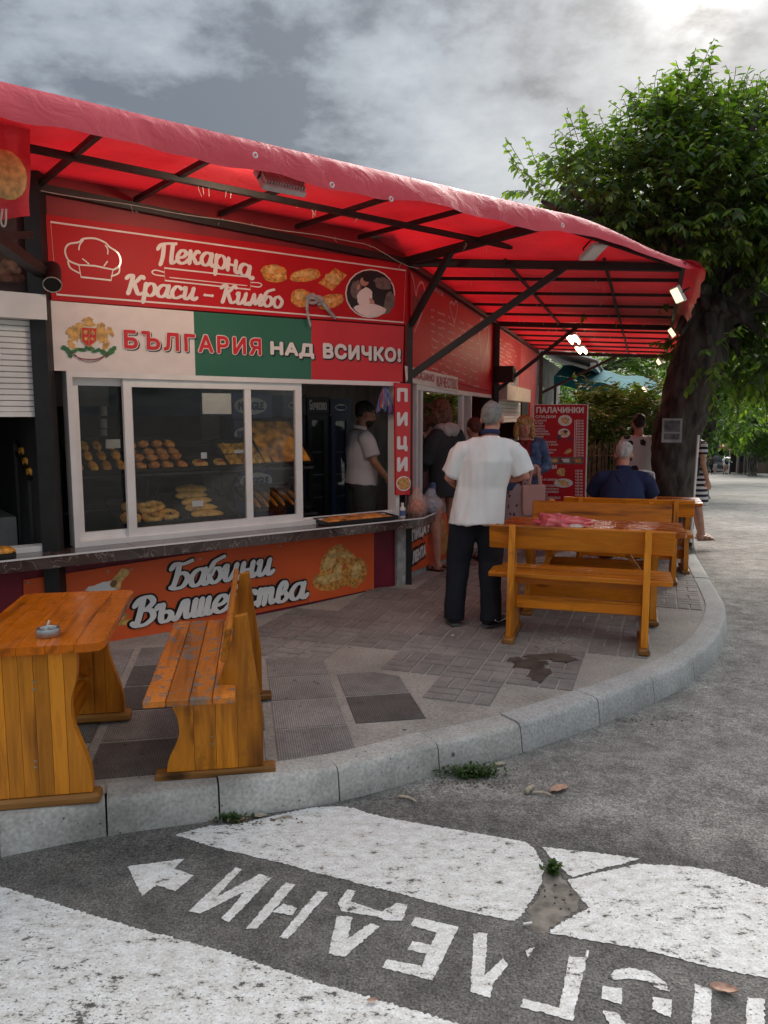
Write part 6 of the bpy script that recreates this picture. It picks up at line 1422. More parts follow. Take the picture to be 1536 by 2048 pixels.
class Fig:
    def __init__(s, label, loc, rz, H=1.7, fat=1.0, skin_mat=None, voxel=.009, group=None, **pose):
        s.k = H / 1.7; s.J = {}
        for k, v in {**STAND, **pose}.items(): s.J[k] = Vector(v) * s.k if isinstance(v, tuple) and k not in ('toe', 'handL', 'handR', 'toeL', 'toeR') else (Vector(v) if isinstance(v, tuple) else v)
        s.fat = fat; s.vx = voxel; s.root = thing('person', label, 'person', loc, rz, group); s.skin_mat = skin_mat or M_SKIN
        s.hr = Matrix.Rotation(s.J['headrot'], 3, 'Z') @ Matrix.Rotation(s.J['headtilt'], 3, 'X')
        s.body()
    def H(s, x, y, z): return s.J['head'] + s.hr @ (Vector((x, y, z)) * s.k)
    def limb(s, mb, a, b, c, ra, rb, rc, n=12, stop=1.0, start=0.0):
        J = s.J; a, b, c = J[a], J[b], J[c]; P = []
        Q = [a, a.lerp(b, .5), b, b.lerp(c, .35), b.lerp(c, .7), c]; rr = [ra, (ra + rb) / 2 * 1.02, rb, (rb + rc) / 2 * 1.12, (rb * .3 + rc * .7) * 1.05, rc]
        m = max(2, int(round(stop * 5)) + 1); mb.tube(Q[:m], [r * s.k for r in rr[:m]], n)
    def body(s):
        mb = MB(); J, k, f = s.J, s.k, s.fat
        spine(mb, [J['pelvis'] + Vector((0, 0, -.07)) * k, J['pelvis'], J['waist'], J['chest'], J['chest'].lerp(J['neck'], .6), J['neck']], [(.13 * f * k, .10 * f * k), (.16 * f * k, .115 * f * k), (.138 * f * k, .10 * f * k), (.16 * k, .11 * f * k), (.15 * k, .09 * k), (.06 * k, .06 * k)])
        mb.tube([J['neck'] - Vector((0, 0, .05)) * k, J['neck'].lerp(s.H(0, 0, -.06), .5), s.H(0, -.01, -.05)], [.062 * k, .055 * k, .052 * k], 12)
        mb.ell(s.H(0, -.012, .025), (.074 * k, .093 * k, .098 * k), 18, 14, s.hr); mb.ell(s.H(0, .022, -.045), (.058 * k, .066 * k, .072 * k), 16, 12, s.hr)
        mb.ell(s.H(0, .05, -.095), (.026 * k, .026 * k, .02 * k), 10, 8, s.hr)
        mb.tube([s.H(0, .078, .02), s.H(0, .098, -.02), s.H(0, .104, -.033), s.H(0, .085, -.042)], [.008 * k, .012 * k, .016 * k, .010 * k], 8)
        for q in (-1, 1): mb.ell(s.H(.081 * q, -.008, -.012), (.011 * k, .019 * k, .032 * k), 8, 8, s.hr); mb.ell(s.H(.036 * q, .07, -.03), (.02 * k, .018 * k, .018 * k), 8, 6, s.hr)
        for S_, q in (('L', -1), ('R', 1)):
            s.limb(mb, 'sh' + S_, 'el' + S_, 'wr' + S_, .050, .040, .026)
            s.limb(mb, 'hip' + S_, 'kn' + S_, 'an' + S_, .082 * f, .054, .038)
            an = J['an' + S_]; toe = J.get('toe' + S_, J['toe']).normalized(); mb.tube([an + Vector((0, 0, .02)) * k - toe * .0, an - toe * .035 * k + Vector((0, 0, -.055)) * k], [.036 * k, .032 * k], 10)
            mb.tube([an - toe * .045 * k + Vector((0, 0, -.052)) * k, an + toe * .06 * k + Vector((0, 0, -.05)) * k, an + toe * .14 * k + Vector((0, 0, -.062)) * k, an + toe * .175 * k + Vector((0, 0, -.066)) * k], [(.030 * k, .032 * k), (.034 * k, .036 * k), (.022 * k, .042 * k), (.014 * k, .03 * k)], 10)
            if s.vx < .012:
                d = (J['wr' + S_] - J['el' + S_]).normalized(); hd = J['hand' + S_]; hd = (d * .8 + hd.normalized() * .35).normalized()
                pl = Vector((-q, 0, 0)); pl = J.get('palm' + S_, pl); hand(mb, J['wr' + S_], hd, pl, q, .5, k)
        s.bodyo = skin(mb, 'body', s.skin_mat, s.root, voxel=s.vx, smooth=3)
    def shirt(s, mat, hem=.86, sleeve=.5, ease=.018, folds=.007, name='shirt', flare=1.0, neck=.0, collar=None, voxel=None, fs=(9, 9, 3), rs=.064):
        mb = MB(); J, k, f = s.J, s.k, s.fat; e = ease
        pel, wst, ch, nk = J['pelvis'], J['waist'], J['chest'], J['neck']; hz = hem * k
        dn = (pel - wst).normalized(); low = pel + dn * max(0.001, (pel.z - hz)) if pel.z > hz else pel.lerp(wst, (hz - pel.z) / max(.01, wst.z - pel.z))
        pts, rad = [low], [((.158 * f + e) * k * flare, (.118 * f + e) * k * flare)]
        if pel.z > hz + .03: pts.append(pel); rad.append(((.16 * f + e) * k, (.118 * f + e) * k))
        pts += [wst, wst.lerp(ch, .5), ch, ch.lerp(nk, .45), ch.lerp(nk, .84), nk + Vector((0, 0, neck))]; rad += [((.150 * f + e) * k, (.110 * f + e) * k), ((.155 * f + e) * k, (.112 * f + e) * k), ((.166 + e) * k, (.112 * f + e) * k), ((.158 + e * .6) * k, (.098 + e) * k), ((.132 + e * .5) * k, (.082 + e * .6) * k), (.070 * k, .066 * k)]
        spine(mb, pts, rad, 24)
        for S_ in 'LR':
            a, b, c = J['sh' + S_], J['el' + S_], J['wr' + S_]; ctr = ch.lerp(nk, .7)
            if sleeve > 0: 
                P = [ctr.lerp(a, .45) - Vector((0, 0, .012)) * k, a - Vector((0, 0, .032)) * k, a.lerp(b, .3), a.lerp(b, .6), a.lerp(b, min(sleeve * 2, .98) if sleeve <= .5 else 1.0)]; rr = [rs * .80, rs * .90, rs * .97, rs, rs * (1.0 if sleeve <= .5 else .86)]
                if sleeve > .5: P += [b.lerp(c, .5), b.lerp(c, (sleeve - .5) * 2)]; rr += [.052, .046]
                mb.tube(P, [(r + e * .35) * k for r in rr], 14)
        o = skin(mb, name, mat, s.root, voxel=voxel or s.vx, smooth=7, folds=folds, fscale=fs, seed=hem * 9)
        if collar:
            mb = MB(); c0 = nk + Vector((0, .004, .012)) * k
            P = [c0 + Vector((.066 * math.cos(a), .062 * math.sin(a), .008 + .012 * -math.sin(a))) * k for a in [2 * math.pi * i / 20 for i in range(21)]]; mb.tube(P, [(.017 * k, .007 * k)] * 21, 8, cap=False); mb.build('collar', collar, s.root, local=True, smooth=True)
        return o
    def trousers(s, mat, to=.95, ease=.016, folds=.006, name='trousers', wide=1.0):
        mb = MB(); J, k, f = s.J, s.k, s.fat
        spine(mb, [J['pelvis'] - (J['waist'] - J['pelvis']).normalized() * .06 * k, J['pelvis'], J['waist'] - Vector((0, 0, .02)) * k], [((.145 * f + ease) * k, (.11 * f + ease) * k), ((.162 * f + ease * .5) * k, (.116 * f + ease * .5) * k), ((.14 * f + .008) * k, (.104 * f + .008) * k)])
        for S_ in 'LR':
            a, b, c = J['hip' + S_], J['kn' + S_], J['an' + S_]
            if to <= .5: P = [a, a.lerp(b, to)]; rr = [.088 * f + ease, (.086 * f + ease) * wide]
            else: P = [a, a.lerp(b, .5), b, b.lerp(c, .5), b.lerp(c, (to - .5) * 2)]; rr = [.09 * f + ease * .6, (.078 * f + ease) * wide, (.064 + ease) * wide, (.058 + ease) * wide, (.056 + ease) * wide]
            mb.tube(P, [r * k for r in rr], 14)
        return skin(mb, name, mat, s.root, voxel=s.vx, smooth=3, folds=folds, fscale=(8, 8, 5), seed=3.3)
    def skirt(s, mat, hem=.45, flare=1.25, folds=.012, name='skirt', top=None):
        mb = MB(); J, k, f = s.J, s.k, s.fat; w = J['waist']; p = J['pelvis']; lo = J['knL'].lerp(J['knR'], .5)
        low = p.lerp(lo, (p.z - hem * k) / max(.05, p.z - lo.z)); spine(mb, [low, p.lerp(low, .5), p, w], [(.175 * f * flare * k, .14 * f * flare * k), (.18 * f * (1 + flare) / 2 * k, .14 * f * (1 + flare) / 2 * k), (.178 * f * k, .135 * f * k), (.152 * f * k, .112 * f * k)], 24)
        return skin(mb, name, mat, s.root, voxel=s.vx, smooth=2, folds=folds, fscale=(12, 12, 1.2), seed=5.1)
    def shoes(s, mat, name='shoe', sandal=False, sole=None):
        J, k = s.J, s.k
        for S_ in 'LR':
            an = J['an' + S_]; toe = J.get('toe' + S_, J['toe']).normalized(); z = Vector((0, 0, 1)); mb = MB()
            if sandal:
                mb.tube([an - toe * .06 * k - z * .083 * k, an + toe * .19 * k - z * .083 * k], [(.012, .042 * k)] * 2, 12)
                for t_ in (.03, .10): c = an + toe * t_ * k - z * .055 * k; x = toe.cross(z); mb.tube([c - x * .045 * k - z * .02 * k, c - x * .03 * k + z * .014 * k, c + x * .03 * k + z * .014 * k, c + x * .045 * k - z * .02 * k], [(.006, .016)] * 4, 8)
                mb.build(name, mat, s.root, local=True, smooth='auto')
            else:
                mb.tube([an - toe * .07 * k - z * .05 * k, an - toe * .03 * k - z * .045 * k, an + toe * .06 * k - z * .045 * k, an + toe * .15 * k - z * .056 * k, an + toe * .205 * k - z * .062 * k], [(.030 * k, .034 * k), (.044 * k, .044 * k), (.042 * k, .048 * k), (.030 * k, .05 * k), (.018 * k, .034 * k)], 14)
                mb.ell(an - z * .02 * k, (.046 * k, .05 * k, .04 * k), 10, 8); o = skin(mb, name, mat, s.root, voxel=.008, smooth=2)
                if sole: mb = MB(); mb.tube([an - toe * .075 * k - z * .077 * k, an + toe * .06 * k - z * .077 * k, an + toe * .2 * k - z * .077 * k], [(.010 * k, .040 * k), (.010 * k, .052 * k), (.010 * k, .040 * k)], 12); mb.build('sole', sole, o, local=True, smooth='auto')
    def hair(s, mat, style='short', vol=1.0):
        mb = MB(); k = s.k; v = vol; hr = s.hr
        mb.ell(s.H(0, -.020, .043), (.0805 * k * v, .098 * k * v, .088 * k * v), 18, 12, hr)
        if style == 'short': mb.ell(s.H(0, -.052, .012), (.070 * k * v, .058 * k * v, .066 * k * v), 14, 10, hr)
        if style in ('bob', 'curly'):
            mb.ell(s.H(0, -.06, -.02), (.092 * k * v, .066 * k * v, .11 * k * v), 14, 10, hr)
            for q in (-1, 1): mb.ell(s.H(.085 * q * v, -.005, -.045), (.032 * k * v, .055 * k, .10 * k), 12, 10, hr); mb.ell(s.H(.06 * q, .05, .075), (.045 * k, .045 * k, .035 * k), 10, 8, hr)
        if style == 'long':
            mb.ell(s.H(0, -.07, -.10), (.09 * k, .05 * k, .20 * k), 14, 12, hr)
        return skin(mb, 'hair', mat, s.root, voxel=max(.008, s.vx * .9), smooth=1, folds=(.016 if style == 'curly' else .007), fscale=(26, 26, 14 if style == 'curly' else 9), seed=2.2)
    def face(s, brow=None, beard=None, lips=(.34, .09, .08)):
        k = s.k; me = []
        for q in (-1, 1):
            mb = MB(); mb.ell(s.H(.033 * q, .0735, .004), (.0135 * k, .008 * k, .0075 * k), 10, 8, s.hr); o = mb.build('eye', M_WHITEP, s.root, local=True, smooth=True)
            mb = MB(); mb.ell(s.H(.033 * q, .0805, .004), (.006 * k, .003 * k, .0062 * k), 8, 6, s.hr); mb.build('iris', M_BLACKP, o, local=True)
            mb = MB(); mb.tube([s.H(.016 * q, .084, .022), s.H(.033 * q, .083, .027), s.H(.052 * q, .07, .022)], [(.003 * k, .003 * k)] * 3, 6); mb.build('eyebrow', brow or M_HDARK, s.root, local=True)
        mb = MB(); mb.tube([s.H(-.024, .078, -.068), s.H(0, .09, -.066), s.H(.024, .078, -.068)], [.003 * k, .006 * k, .003 * k], 8); mb.build('mouth', simple('lips', lips, .5), s.root, local=True)
        if beard:
            mb = MB(); mb.ell(s.H(0, .03, -.078), (.063 * k, .062 * k, .05 * k), 14, 10, s.hr); mb.ell(s.H(0, .08, -.053), (.03 * k, .014 * k, .008 * k), 10, 6, s.hr); skin(mb, 'beard', beard, s.root, voxel=.008, smooth=2, folds=.004, fscale=(30, 30, 30))

# ---- man in the white shirt
p = Vector((.655, 5.50)); m = Fig('grey-haired man from behind in a loose white shirt and black jeans', (p.x, p.y, pave_z(*p) + .012), R(-6), 1.61, 1.05, M_SKIN_R, .008,
    pelvis=(.03, 0, .92), waist=(.05, .01, 1.06), chest=(.09, .0, 1.26), neck=(.105, .015, 1.45), head=(.12, .07, 1.575), headrot=R(-12),
    shL=(-.09, -.01, 1.365), elL=(-.20, .02, 1.12), wrL=(-.10, .22, 1.02), shR=(.28, -.01, 1.365), elR=(.37, .0, 1.14), wrR=(.21, .20, 1.10), handL=(.6, .8, .1), handR=(-.6, .8, .1),
    hipL=(-.07, 0, .90), knL=(-.12, .03, .49), anL=(-.15, -.02, .085), hipR=(.12, 0, .90), knR=(.125, .03, .49), anR=(.13, -.05, .085), toeL=(-.25, 1, 0), toeR=(.75, .8, 0))
m.trousers(M_JEAN, 1.06, .018, .009, wide=1.1); m.shirt(M_WT, .775, .44, .036, .017, flare=1.07, neck=-.012, collar=M_NAVYC, fs=(11, 11, 2.2), rs=.069); m.shoes(M_SHOEB, sole=simple('grey_sole', (.10, .10, .10), .6)); m.hair(M_HGREY, 'short', .99); m.face(M_HGREY)
mb = MB(); an = m.J['anR']; mb.tube(catmull([an + Vector((.03, -.075, -.02)), an + Vector((.06, -.02, -.045)), an + Vector((.12, .03, -.03)), an + Vector((.17, .06, -.06))], 4), .0035, 6); mb.build('piping', M_PVC, m.root, local=True)
# ---- woman in the dark jacket at the corner window
p = Vector((.60, 7.50)); w = Fig('woman with reddish curly hair in a dark grey hooded jacket and denim shorts', (p.x, p.y, pave_z(*p) + .012), R(48), 1.66, 1.0, M_SKIN_R, .009,
    chest=(0, .03, 1.25), neck=(0, .03, 1.42), head=(0, .08, 1.575), headtilt=R(-14), elL=(-.24, .05, 1.12), wrL=(-.16, .28, 1.02), elR=(.23, .03, 1.12), wrR=(.18, .26, 1.0), knL=(-.09, .05, .49), anL=(-.10, .02, .085), anR=(.10, -.10, .085), knR=(.10, -.02, .49))
w.trousers(cloth('denim_shorts', (.11, .17, .30), var=.4, scale=18), .34, .02, .006, 'shorts', 1.08); w.shirt(cloth('grey_softshell', (.030, .030, .034)), .74, .95, .034, .010, 'jacket', 1.08, rs=.070, fs=(8, 8, 5)); w.hair(M_HBROWN, 'curly', 1.04); w.face(M_HBROWN); w.shoes(simple('brown_flipflop', (.06, .02, .02), .6), 'flip_flop', True)
mb = MB(); n_ = w.J['neck']; mb.ell(n_ + Vector((0, -.085, -.01)), (.12, .06, .075), 14, 10); mb.ell(n_ + Vector((-.08, -.02, .01)), (.05, .07, .045), 10, 8); mb.ell(n_ + Vector((.08, -.02, .01)), (.05, .07, .045), 10, 8); skin(mb, 'hood', cloth('pale_lining', (.38, .34, .34)), w.root, voxel=.009, smooth=3, folds=.012, fscale=(14, 14, 14))
# ---- person half hidden behind the man
p = Vector((.985, 8.45)); h = Fig('person mostly hidden behind the man in white, only short brown hair showing', (p.x, p.y, pave_z(*p) + .012), R(25), 1.58, 1.0, M_SKIN_R, .011, anL=(-.11, .06, .085))
h.trousers(cloth('dark_shorts', (.04, .03, .035)), .4, .02, .006, 'shorts'); h.shirt(cloth('plum_top', (.12, .05, .07)), .85, .4); h.hair(simple('chestnut_hair', (.10, .03, .018), .7, var=.5, scale=50, bmp=.5), 'short', 1.03); h.face(); h.shoes(M_SHOEB, 'sandal', True)
# ---- blonde woman facing the camera
def floral(name, base, c1, sc=16, th=.3):
    m_, nt, b = new_mat(name); N = nt.nodes.new; L = nt.links.new; tc = N('ShaderNodeTexCoord'); v = N('ShaderNodeTexVoronoi'); v.inputs['Scale'].default_value = sc; L(tc.outputs['Object'], v.inputs['Vector'])
    nz = N('ShaderNodeTexNoise'); nz.inputs['Scale'].default_value = sc * 1.5; L(tc.outputs['Object'], nz.inputs['Vector']); a = N('ShaderNodeMath'); a.operation = 'MULTIPLY_ADD'; L(nz.outputs[0], a.inputs[0]); a.inputs[1].default_value = .5; L(v.outputs['Distance'], a.inputs[2])
    r = N('ShaderNodeValToRGB'); L(a.outputs[0], r.inputs[0]); r.color_ramp.elements[0].position = th + .2; r.color_ramp.elements[0].color = (*c1, 1); r.color_ramp.elements[1].position = th + .26; r.color_ramp.elements[1].color = (*base, 1); L(r.outputs[0], b.inputs['Base Color']); b.inputs['Roughness'].default_value = .85; return m_
p = Vector((1.50, 8.28)); bw = Fig('blonde woman facing the camera in a denim jacket with a pink tote bag', (p.x, p.y, pave_z(*p) + .012), R(172), 1.60, 1.1, M_SKIN_R, .009,
    headrot=R(10), elL=(-.26, -.02, 1.12), wrL=(-.16, .22, 1.10), elR=(.25, .0, 1.10), wrR=(.12, .24, 1.06), anL=(-.08, 0, .085), anR=(.10, .08, .085), handL=(.5, .8, 0), handR=(-.5, .8, 0))
bw.skirt(floral('floral_print', (.52, .47, .50), (.10, .05, .12)), .50, 1.15, name='dress'); bw.shirt(cloth('red_black_top', (.16, .02, .02), var=.8, scale=14), .84, .3, .014, .004, 'top'); bw.hair(M_HBLOND, 'bob', 1.06); bw.face(M_HBLOND); bw.shoes(M_PVC, 'sandal', True)
# jacket hangs open: two fronts, a back and sleeves
mb = MB(); J = bw.J; k = bw.k
for q, S_ in ((-1, 'L'), (1, 'R')):
    P = [Vector((q * .115, .10, .86)) * k, Vector((q * .12, .115, 1.05)) * k, Vector((q * .125, .115, 1.25)) * k, Vector((q * .10, .07, 1.40)) * k]; mb.tube(P, [(.075, .03), (.075, .03), (.065, .03), (.04, .03)], 12)
    mb.tube([J['sh' + S_].lerp(J['neck'], .35), J['sh' + S_], J['sh' + S_].lerp(J['el' + S_], .5), J['el' + S_], J['el' + S_].lerp(J['wr' + S_], .5), J['el' + S_].lerp(J['wr' + S_], .9)], [.06, .072, .068, .062, .054, .048], 14)
spine(mb, [Vector((0, -.06, .85)) * k, Vector((0, -.05, 1.05)) * k, Vector((0, -.05, 1.25)) * k, Vector((0, -.04, 1.40)) * k], [(.185, .09), (.178, .09), (.18, .09), (.13, .06)])
skin(mb, 'jacket', M_DENIM, bw.root, voxel=.009, smooth=3, folds=.009, fscale=(11, 11, 9))
mb = MB(); mb.tube(catmull([Vector((-.07, .05, 1.41)) * k, Vector((-.02, .12, 1.28)) * k, Vector((.0, .135, 1.1)) * k], 4), [(.018, .008)] * 9, 8); mb.build('scarf', cloth('red_scarf', (.40, .02, .025)), bw.root, local=True, smooth=True)
tb = at_y(1066, 1000, 7.95); t = thing('tote_bag', 'pale pink tote bag hanging from the arm of the blonde woman', 'bag', tb)
mb = MB(); mb.loft([[tb + Vector((a * sx_, b * .05, z)) for a, b in ((-1, -1), (1, -1), (1, 1), (-1, 1))] for z, sx_ in ((-.16, .10), (-.1, .115), (.05, .12), (.16, .118))]); me = skin(mb, 'body', cloth('pink_leather', (.60, .36, .32), .45, .06), t, voxel=.008, smooth=2, folds=.006); 
for v in me.data.vertices: v.co -= tb
for q in (-1, 1):
    mb = MB(); mb.tube(catmull([tb + Vector((-.05, .04 * q, .15)), tb + Vector((-.02, .03 * q, .3)), tb + Vector((.02, .03 * q, .36)), tb + Vector((.05, .03 * q, .3)), tb + Vector((.07, .04 * q, .15))], 4), [(.012, .004)] * 17, 6); mb.build('handle', bpy.data.materials['pink_leather'], t, smooth=True)
# ---- seated man in navy
c = Vector((2.30, 7.22, 0)) + uy * .25 - ux * .05; SIT = dict(pelvis=(0, 0, .555), waist=(0, .03, .68), chest=(0, .09, .87), neck=(0, .15, 1.04), head=(0, .21, 1.185), shL=(-.20, .12, .99), elL=(-.29, .24, .76), wrL=(-.12, .46, .74), shR=(.20, .12, .99), elR=(.29, .24, .76), wrR=(.12, .46, .74), hipL=(-.09, .03, .55), knL=(-.13, .44, .52), anL=(-.13, .40, .085), hipR=(.09, .03, .55), knR=(.13, .44, .52), anR=(.13, .40, .085), handL=(.6, .8, -.1), handR=(-.6, .8, -.1), headtilt=R(-18))
sm = Fig('silver-haired man in a navy polo sitting on the bench with his back to us', (c.x, c.y, gz(c.x, c.y)), A_, 1.72, 1.18, M_SKIN_R, .009, **SIT)
sm.trousers(cloth('grey_trousers', (.05, .05, .055)), .96); sm.shirt(M_NAVYC, .50, .42, .03, .008, 'polo', 1.05, collar=M_NAVYC, rs=.072); sm.hair(M_HWHITE, 'short', 1.02); sm.face(M_HWHITE); sm.shoes(simple('pale_shoe', (.4, .38, .36), .6))
mb = MB(); mb.tube(catmull([Vector((-.10, .16, 1.03)), Vector((-.06, -.0, .99)), Vector((.04, -.085, .84)), Vector((.14, -.10, .66)), Vector((.17, -.05, .58))], 5), [(.012, .005)] * 21, 8); mb.build('strap', M_SHOEB, sm.root, local=True, smooth=True)
# ---- man with the splashed white shirt by the tree
p = at_y(1276, 900, 9.9); pm = Fig('man standing beyond the table in a white shirt splashed with black, back turned', (p.x, p.y, gz(p.x, p.y)), R(-5), 1.70, 1.08, M_SKIN_R, .012)
pm.trousers(cloth('black_trousers', (.014, .014, .016)), .96); pm.shirt(floral('splash_print', (.60, .57, .56), (.02, .02, .025), 8, .36), .84, .42, .026, .008, rs=.072); pm.hair(M_HDARK, 'short', 1.03); pm.face(); pm.shoes(M_SHOEB)
# ---- woman in the striped dress behind the trunk
def stripes(name, c0, c1, period):
    m_, nt, b = new_mat(name); N = nt.nodes.new; L = nt.links.new; tc = N('ShaderNodeTexCoord'); s_ = N('ShaderNodeSeparateXYZ'); L(tc.outputs['Object'], s_.inputs[0]); a = N('ShaderNodeMath'); a.operation = 'MULTIPLY'; a.inputs[1].default_value = 2 * math.pi / period; L(s_.outputs[2], a.inputs[0]); n = N('ShaderNodeMath'); n.operation = 'SINE'; L(a.outputs[0], n.inputs[0]); g_ = N('ShaderNodeMath'); g_.operation = 'GREATER_THAN'; g_.inputs[1].default_value = 0; L(n.outputs[0], g_.inputs[0]); mx = N('ShaderNodeMixRGB'); L(g_.outputs[0], mx.inputs[0]); mx.inputs[1].default_value = (*c0, 1); mx.inputs[2].default_value = (*c1, 1); L(mx.outputs[0], b.inputs['Base Color']); b.inputs['Roughness'].default_value = .85; return m_
M_STR = stripes('navy_white_stripes', (.012, .014, .04), (.66, .65, .66), .072)
p = at_y(1386, 1000, 10.55); sw = Fig('woman in a navy and white striped dress leaning behind the tree trunk', (p.x, p.y, pave_z(p.x, p.y) + .01), R(-78), 1.66, 1.0, M_SKIN, .011, knL=(-.08, .06, .50), anL=(-.09, .20, .085), knR=(.08, .03, .50), anR=(.08, .12, .085), head=(0, -.02, 1.575))
sw.skirt(M_STR, .50, 1.12, .006, 'dress'); sw.shirt(M_STR, .95, .3, .016, .004, 'dress_top'); sw.hair(M_HDARK, 'long'); sw.face(); sw.shoes(simple('brown_sandal', (.25, .13, .08), .6), 'sandal', True)
mb = MB(); mb.box((.16, -.10, 1.02), (.10, .10, .26), bev=.02); mb.build('shoulder_bag', M_SHOEB, sw.root, local=True)
# ---- shopkeeper behind the open window
so = -.72; a = fpx(722, 900, so)[0]; c = FA(a, .12, so)
sk = Fig('bearded shopkeeper in a white polo behind the open window, facing right', c, R(-72), 1.66, 1.12, M_SKIN_T, .009, elR=(.25, .06, 1.12), wrR=(.20, .24, .92), elL=(-.24, .06, 1.12), wrL=(-.12, .28, .98), headtilt=R(-10), head=(0, .05, 1.575), handR=(0, .8, -.6))
sk.trousers(cloth('grey_apron', (.06, .06, .055)), 1.04, wide=1.1); sk.shirt(cloth('white_polo', (.62, .55, .57), var=.05), .90, .40, .024, .007, 'polo', rs=.07, collar=cloth('white_collar', (.6, .54, .55))); sk.hair(M_HDARK, 'short', 1.0); sk.face(beard=M_HDARK); sk.shoes(M_SHOEB)
# ---- walkers far down the street
def far_person(px, pyf, Y, H, rz, label, top, legs, hair='short', short=False, sleeve=.4, hm=None, **pose):
    q = at_y(px, pyf, Y); f = Fig(label, (q.x, q.y, road_z(q.y)), rz, H, 1.05, M_SKIN_R, .018, anL=(-.11, .10, .09), anR=(.11, -.12, .10), knR=(.10, -.01, .49), **pose)
    f.trousers(legs, .45 if short else .96, .03, 0); f.shirt(top, .86, sleeve, .04, 0, rs=.08); f.hair(hm or M_HDARK, hair); f.shoes(M_SHOEB); return f
far_person(1420, 944, 70, 1.72, R(-8), 'distant walker in a dark olive jacket and black trousers', cloth('olive_jacket', (.05, .045, .035)), M_JEAN, sleeve=.95)
far_person(1450, 946, 69, 1.75, R(-5), 'distant walker in white with a navy backpack', M_WT, cloth('beige_shorts', (.5, .42, .38)), short=True)
far_person(1430, 944, 69.5, 1.1, R(5), 'small distant child between the two walkers', cloth('grey_tee', (.3, .3, .32)), cloth('grey_shorts', (.25, .25, .26)), short=True)
q = at_y(1450, 946, 69); mb = MB(); bp = Vector((q.x, q.y - .25, road_z(69) + 1.2)); mb.ell(bp, (.2, .14, .3), 12, 8); tag(mb.build('backpack', M_NAVYC, smooth=True, loc=bp), 'navy backpack worn by the distant walker in white', 'backpack')
# ================================================================== trees and plants
def leaf_mat(name, c0, c1, trans=.45, rough=.5):
    m, nt, b = new_mat(name); N = nt.nodes.new; L = nt.links.new
    g_ = N('ShaderNodeNewGeometry'); oi = N('ShaderNodeObjectInfo'); a = N('ShaderNodeMath'); a.operation = 'ADD'; L(g_.outputs['Random Per Island'], a.inputs[0]); L(oi.outputs['Random'], a.inputs[1]); f = N('ShaderNodeMath'); f.operation = 'FRACT'; L(a.outputs[0], f.inputs[0])
    r = N('ShaderNodeValToRGB'); L(f.outputs[0], r.inputs[0]); r.color_ramp.elements[0].color = (*c0, 1); r.color_ramp.elements[1].color = (*c1, 1)
    L(r.outputs[0], b.inputs['Base Color']); b.inputs['Roughness'].default_value = rough; b.inputs['Specular IOR Level'].default_value = .6
    t = N('ShaderNodeBsdfTranslucent'); h = N('ShaderNodeMixRGB'); h.blend_type = 'MULTIPLY'; h.inputs[0].default_value = 1; L(r.outputs[0], h.inputs[1]); h.inputs[2].default_value = (1.7, 1.8, .5, 1); L(h.outputs[0], t.inputs[0])
    mx = N('ShaderNodeMixShader'); mx.inputs[0].default_value = trans; L(b.outputs[0], mx.inputs[1]); L(t.outputs[0], mx.inputs[2]); L(mx.outputs[0], nt.nodes['Material Output'].inputs[0]); return m
M_LEAF = leaf_mat('leaf_green', (.036, .074, .028), (.088, .15, .042), .45, .42); M_TIP = leaf_mat('leaf_young', (.06, .14, .02), (.17, .26, .04), .45); M_OLE = leaf_mat('oleander_leaf', (.045, .095, .03), (.11, .16, .05), .35)
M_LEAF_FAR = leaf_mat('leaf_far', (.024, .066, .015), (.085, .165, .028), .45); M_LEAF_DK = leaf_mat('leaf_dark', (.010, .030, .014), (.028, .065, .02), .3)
def mat_bark():
    m, nt, b = new_mat('bark'); N = nt.nodes.new; L = nt.links.new
    col, f = noise_col(nt, 4, (.018, .014, .012, 1), (.10, .085, .07, 1), .35, .68, 10, mapping=(3, 3, .9)); tc = N('ShaderNodeTexCoord')
    sp = N('ShaderNodeSeparateXYZ'); L(tc.outputs['Object'], sp.inputs[0]); v = N('ShaderNodeTexNoise'); v.inputs['Scale'].default_value = 11; v.inputs['Detail'].default_value = 7; L(tc.outputs['Object'], v.inputs['Vector'])
    # old lime wash and lichen left near the foot
    s = N('ShaderNodeMapRange'); L(sp.outputs[2], s.inputs[0]); s.inputs[1].default_value = .95; s.inputs[2].default_value = .1; s.inputs[3].default_value = -.2; s.inputs[4].default_value = .10
    a = N('ShaderNodeMath'); a.operation = 'ADD'; L(v.outputs[0], a.inputs[0]); L(s.outputs[0], a.inputs[1]); q = N('ShaderNodeMapRange'); L(a.outputs[0], q.inputs[0]); q.inputs[1].default_value = .52; q.inputs[2].default_value = .66; q.inputs[4].default_value = .7
    mx = N('ShaderNodeMixRGB'); L(q.outputs[0], mx.inputs[0]); L(col, mx.inputs[1]); mx.inputs[2].default_value = (.30, .29, .26, 1); L(mx.outputs[0], b.inputs['Base Color']); b.inputs['Roughness'].default_value = .9
    bump(nt, b, f, 1.0, .03); return m
M_BARK = mat_bark(); M_TWIG = simple('twig', (.10, .075, .04), .8)
LEAF = [(0, 0, 0), (.22, .30, .03), (.24, .55, .02), (0, 1.0, -.10), (-.24, .55, .02), (-.22, .30, .03), (0, .45, -.05)]
LEAF_F = [(0, 1, 6), (1, 2, 6), (2, 3, 6), (3, 4, 6), (4, 5, 6), (5, 0, 6)]
def leaf_matrix(p, d, up, l):
    d = Vector(d).normalized(); x = d.cross(Vector(up)); x = x.normalized() if x.length > 1e-3 else Vector((1, 0, 0)); z = x.cross(d)
    m = Matrix((x * l, d * l, z * l)).transposed().to_4x4(); m.translation = p; return m
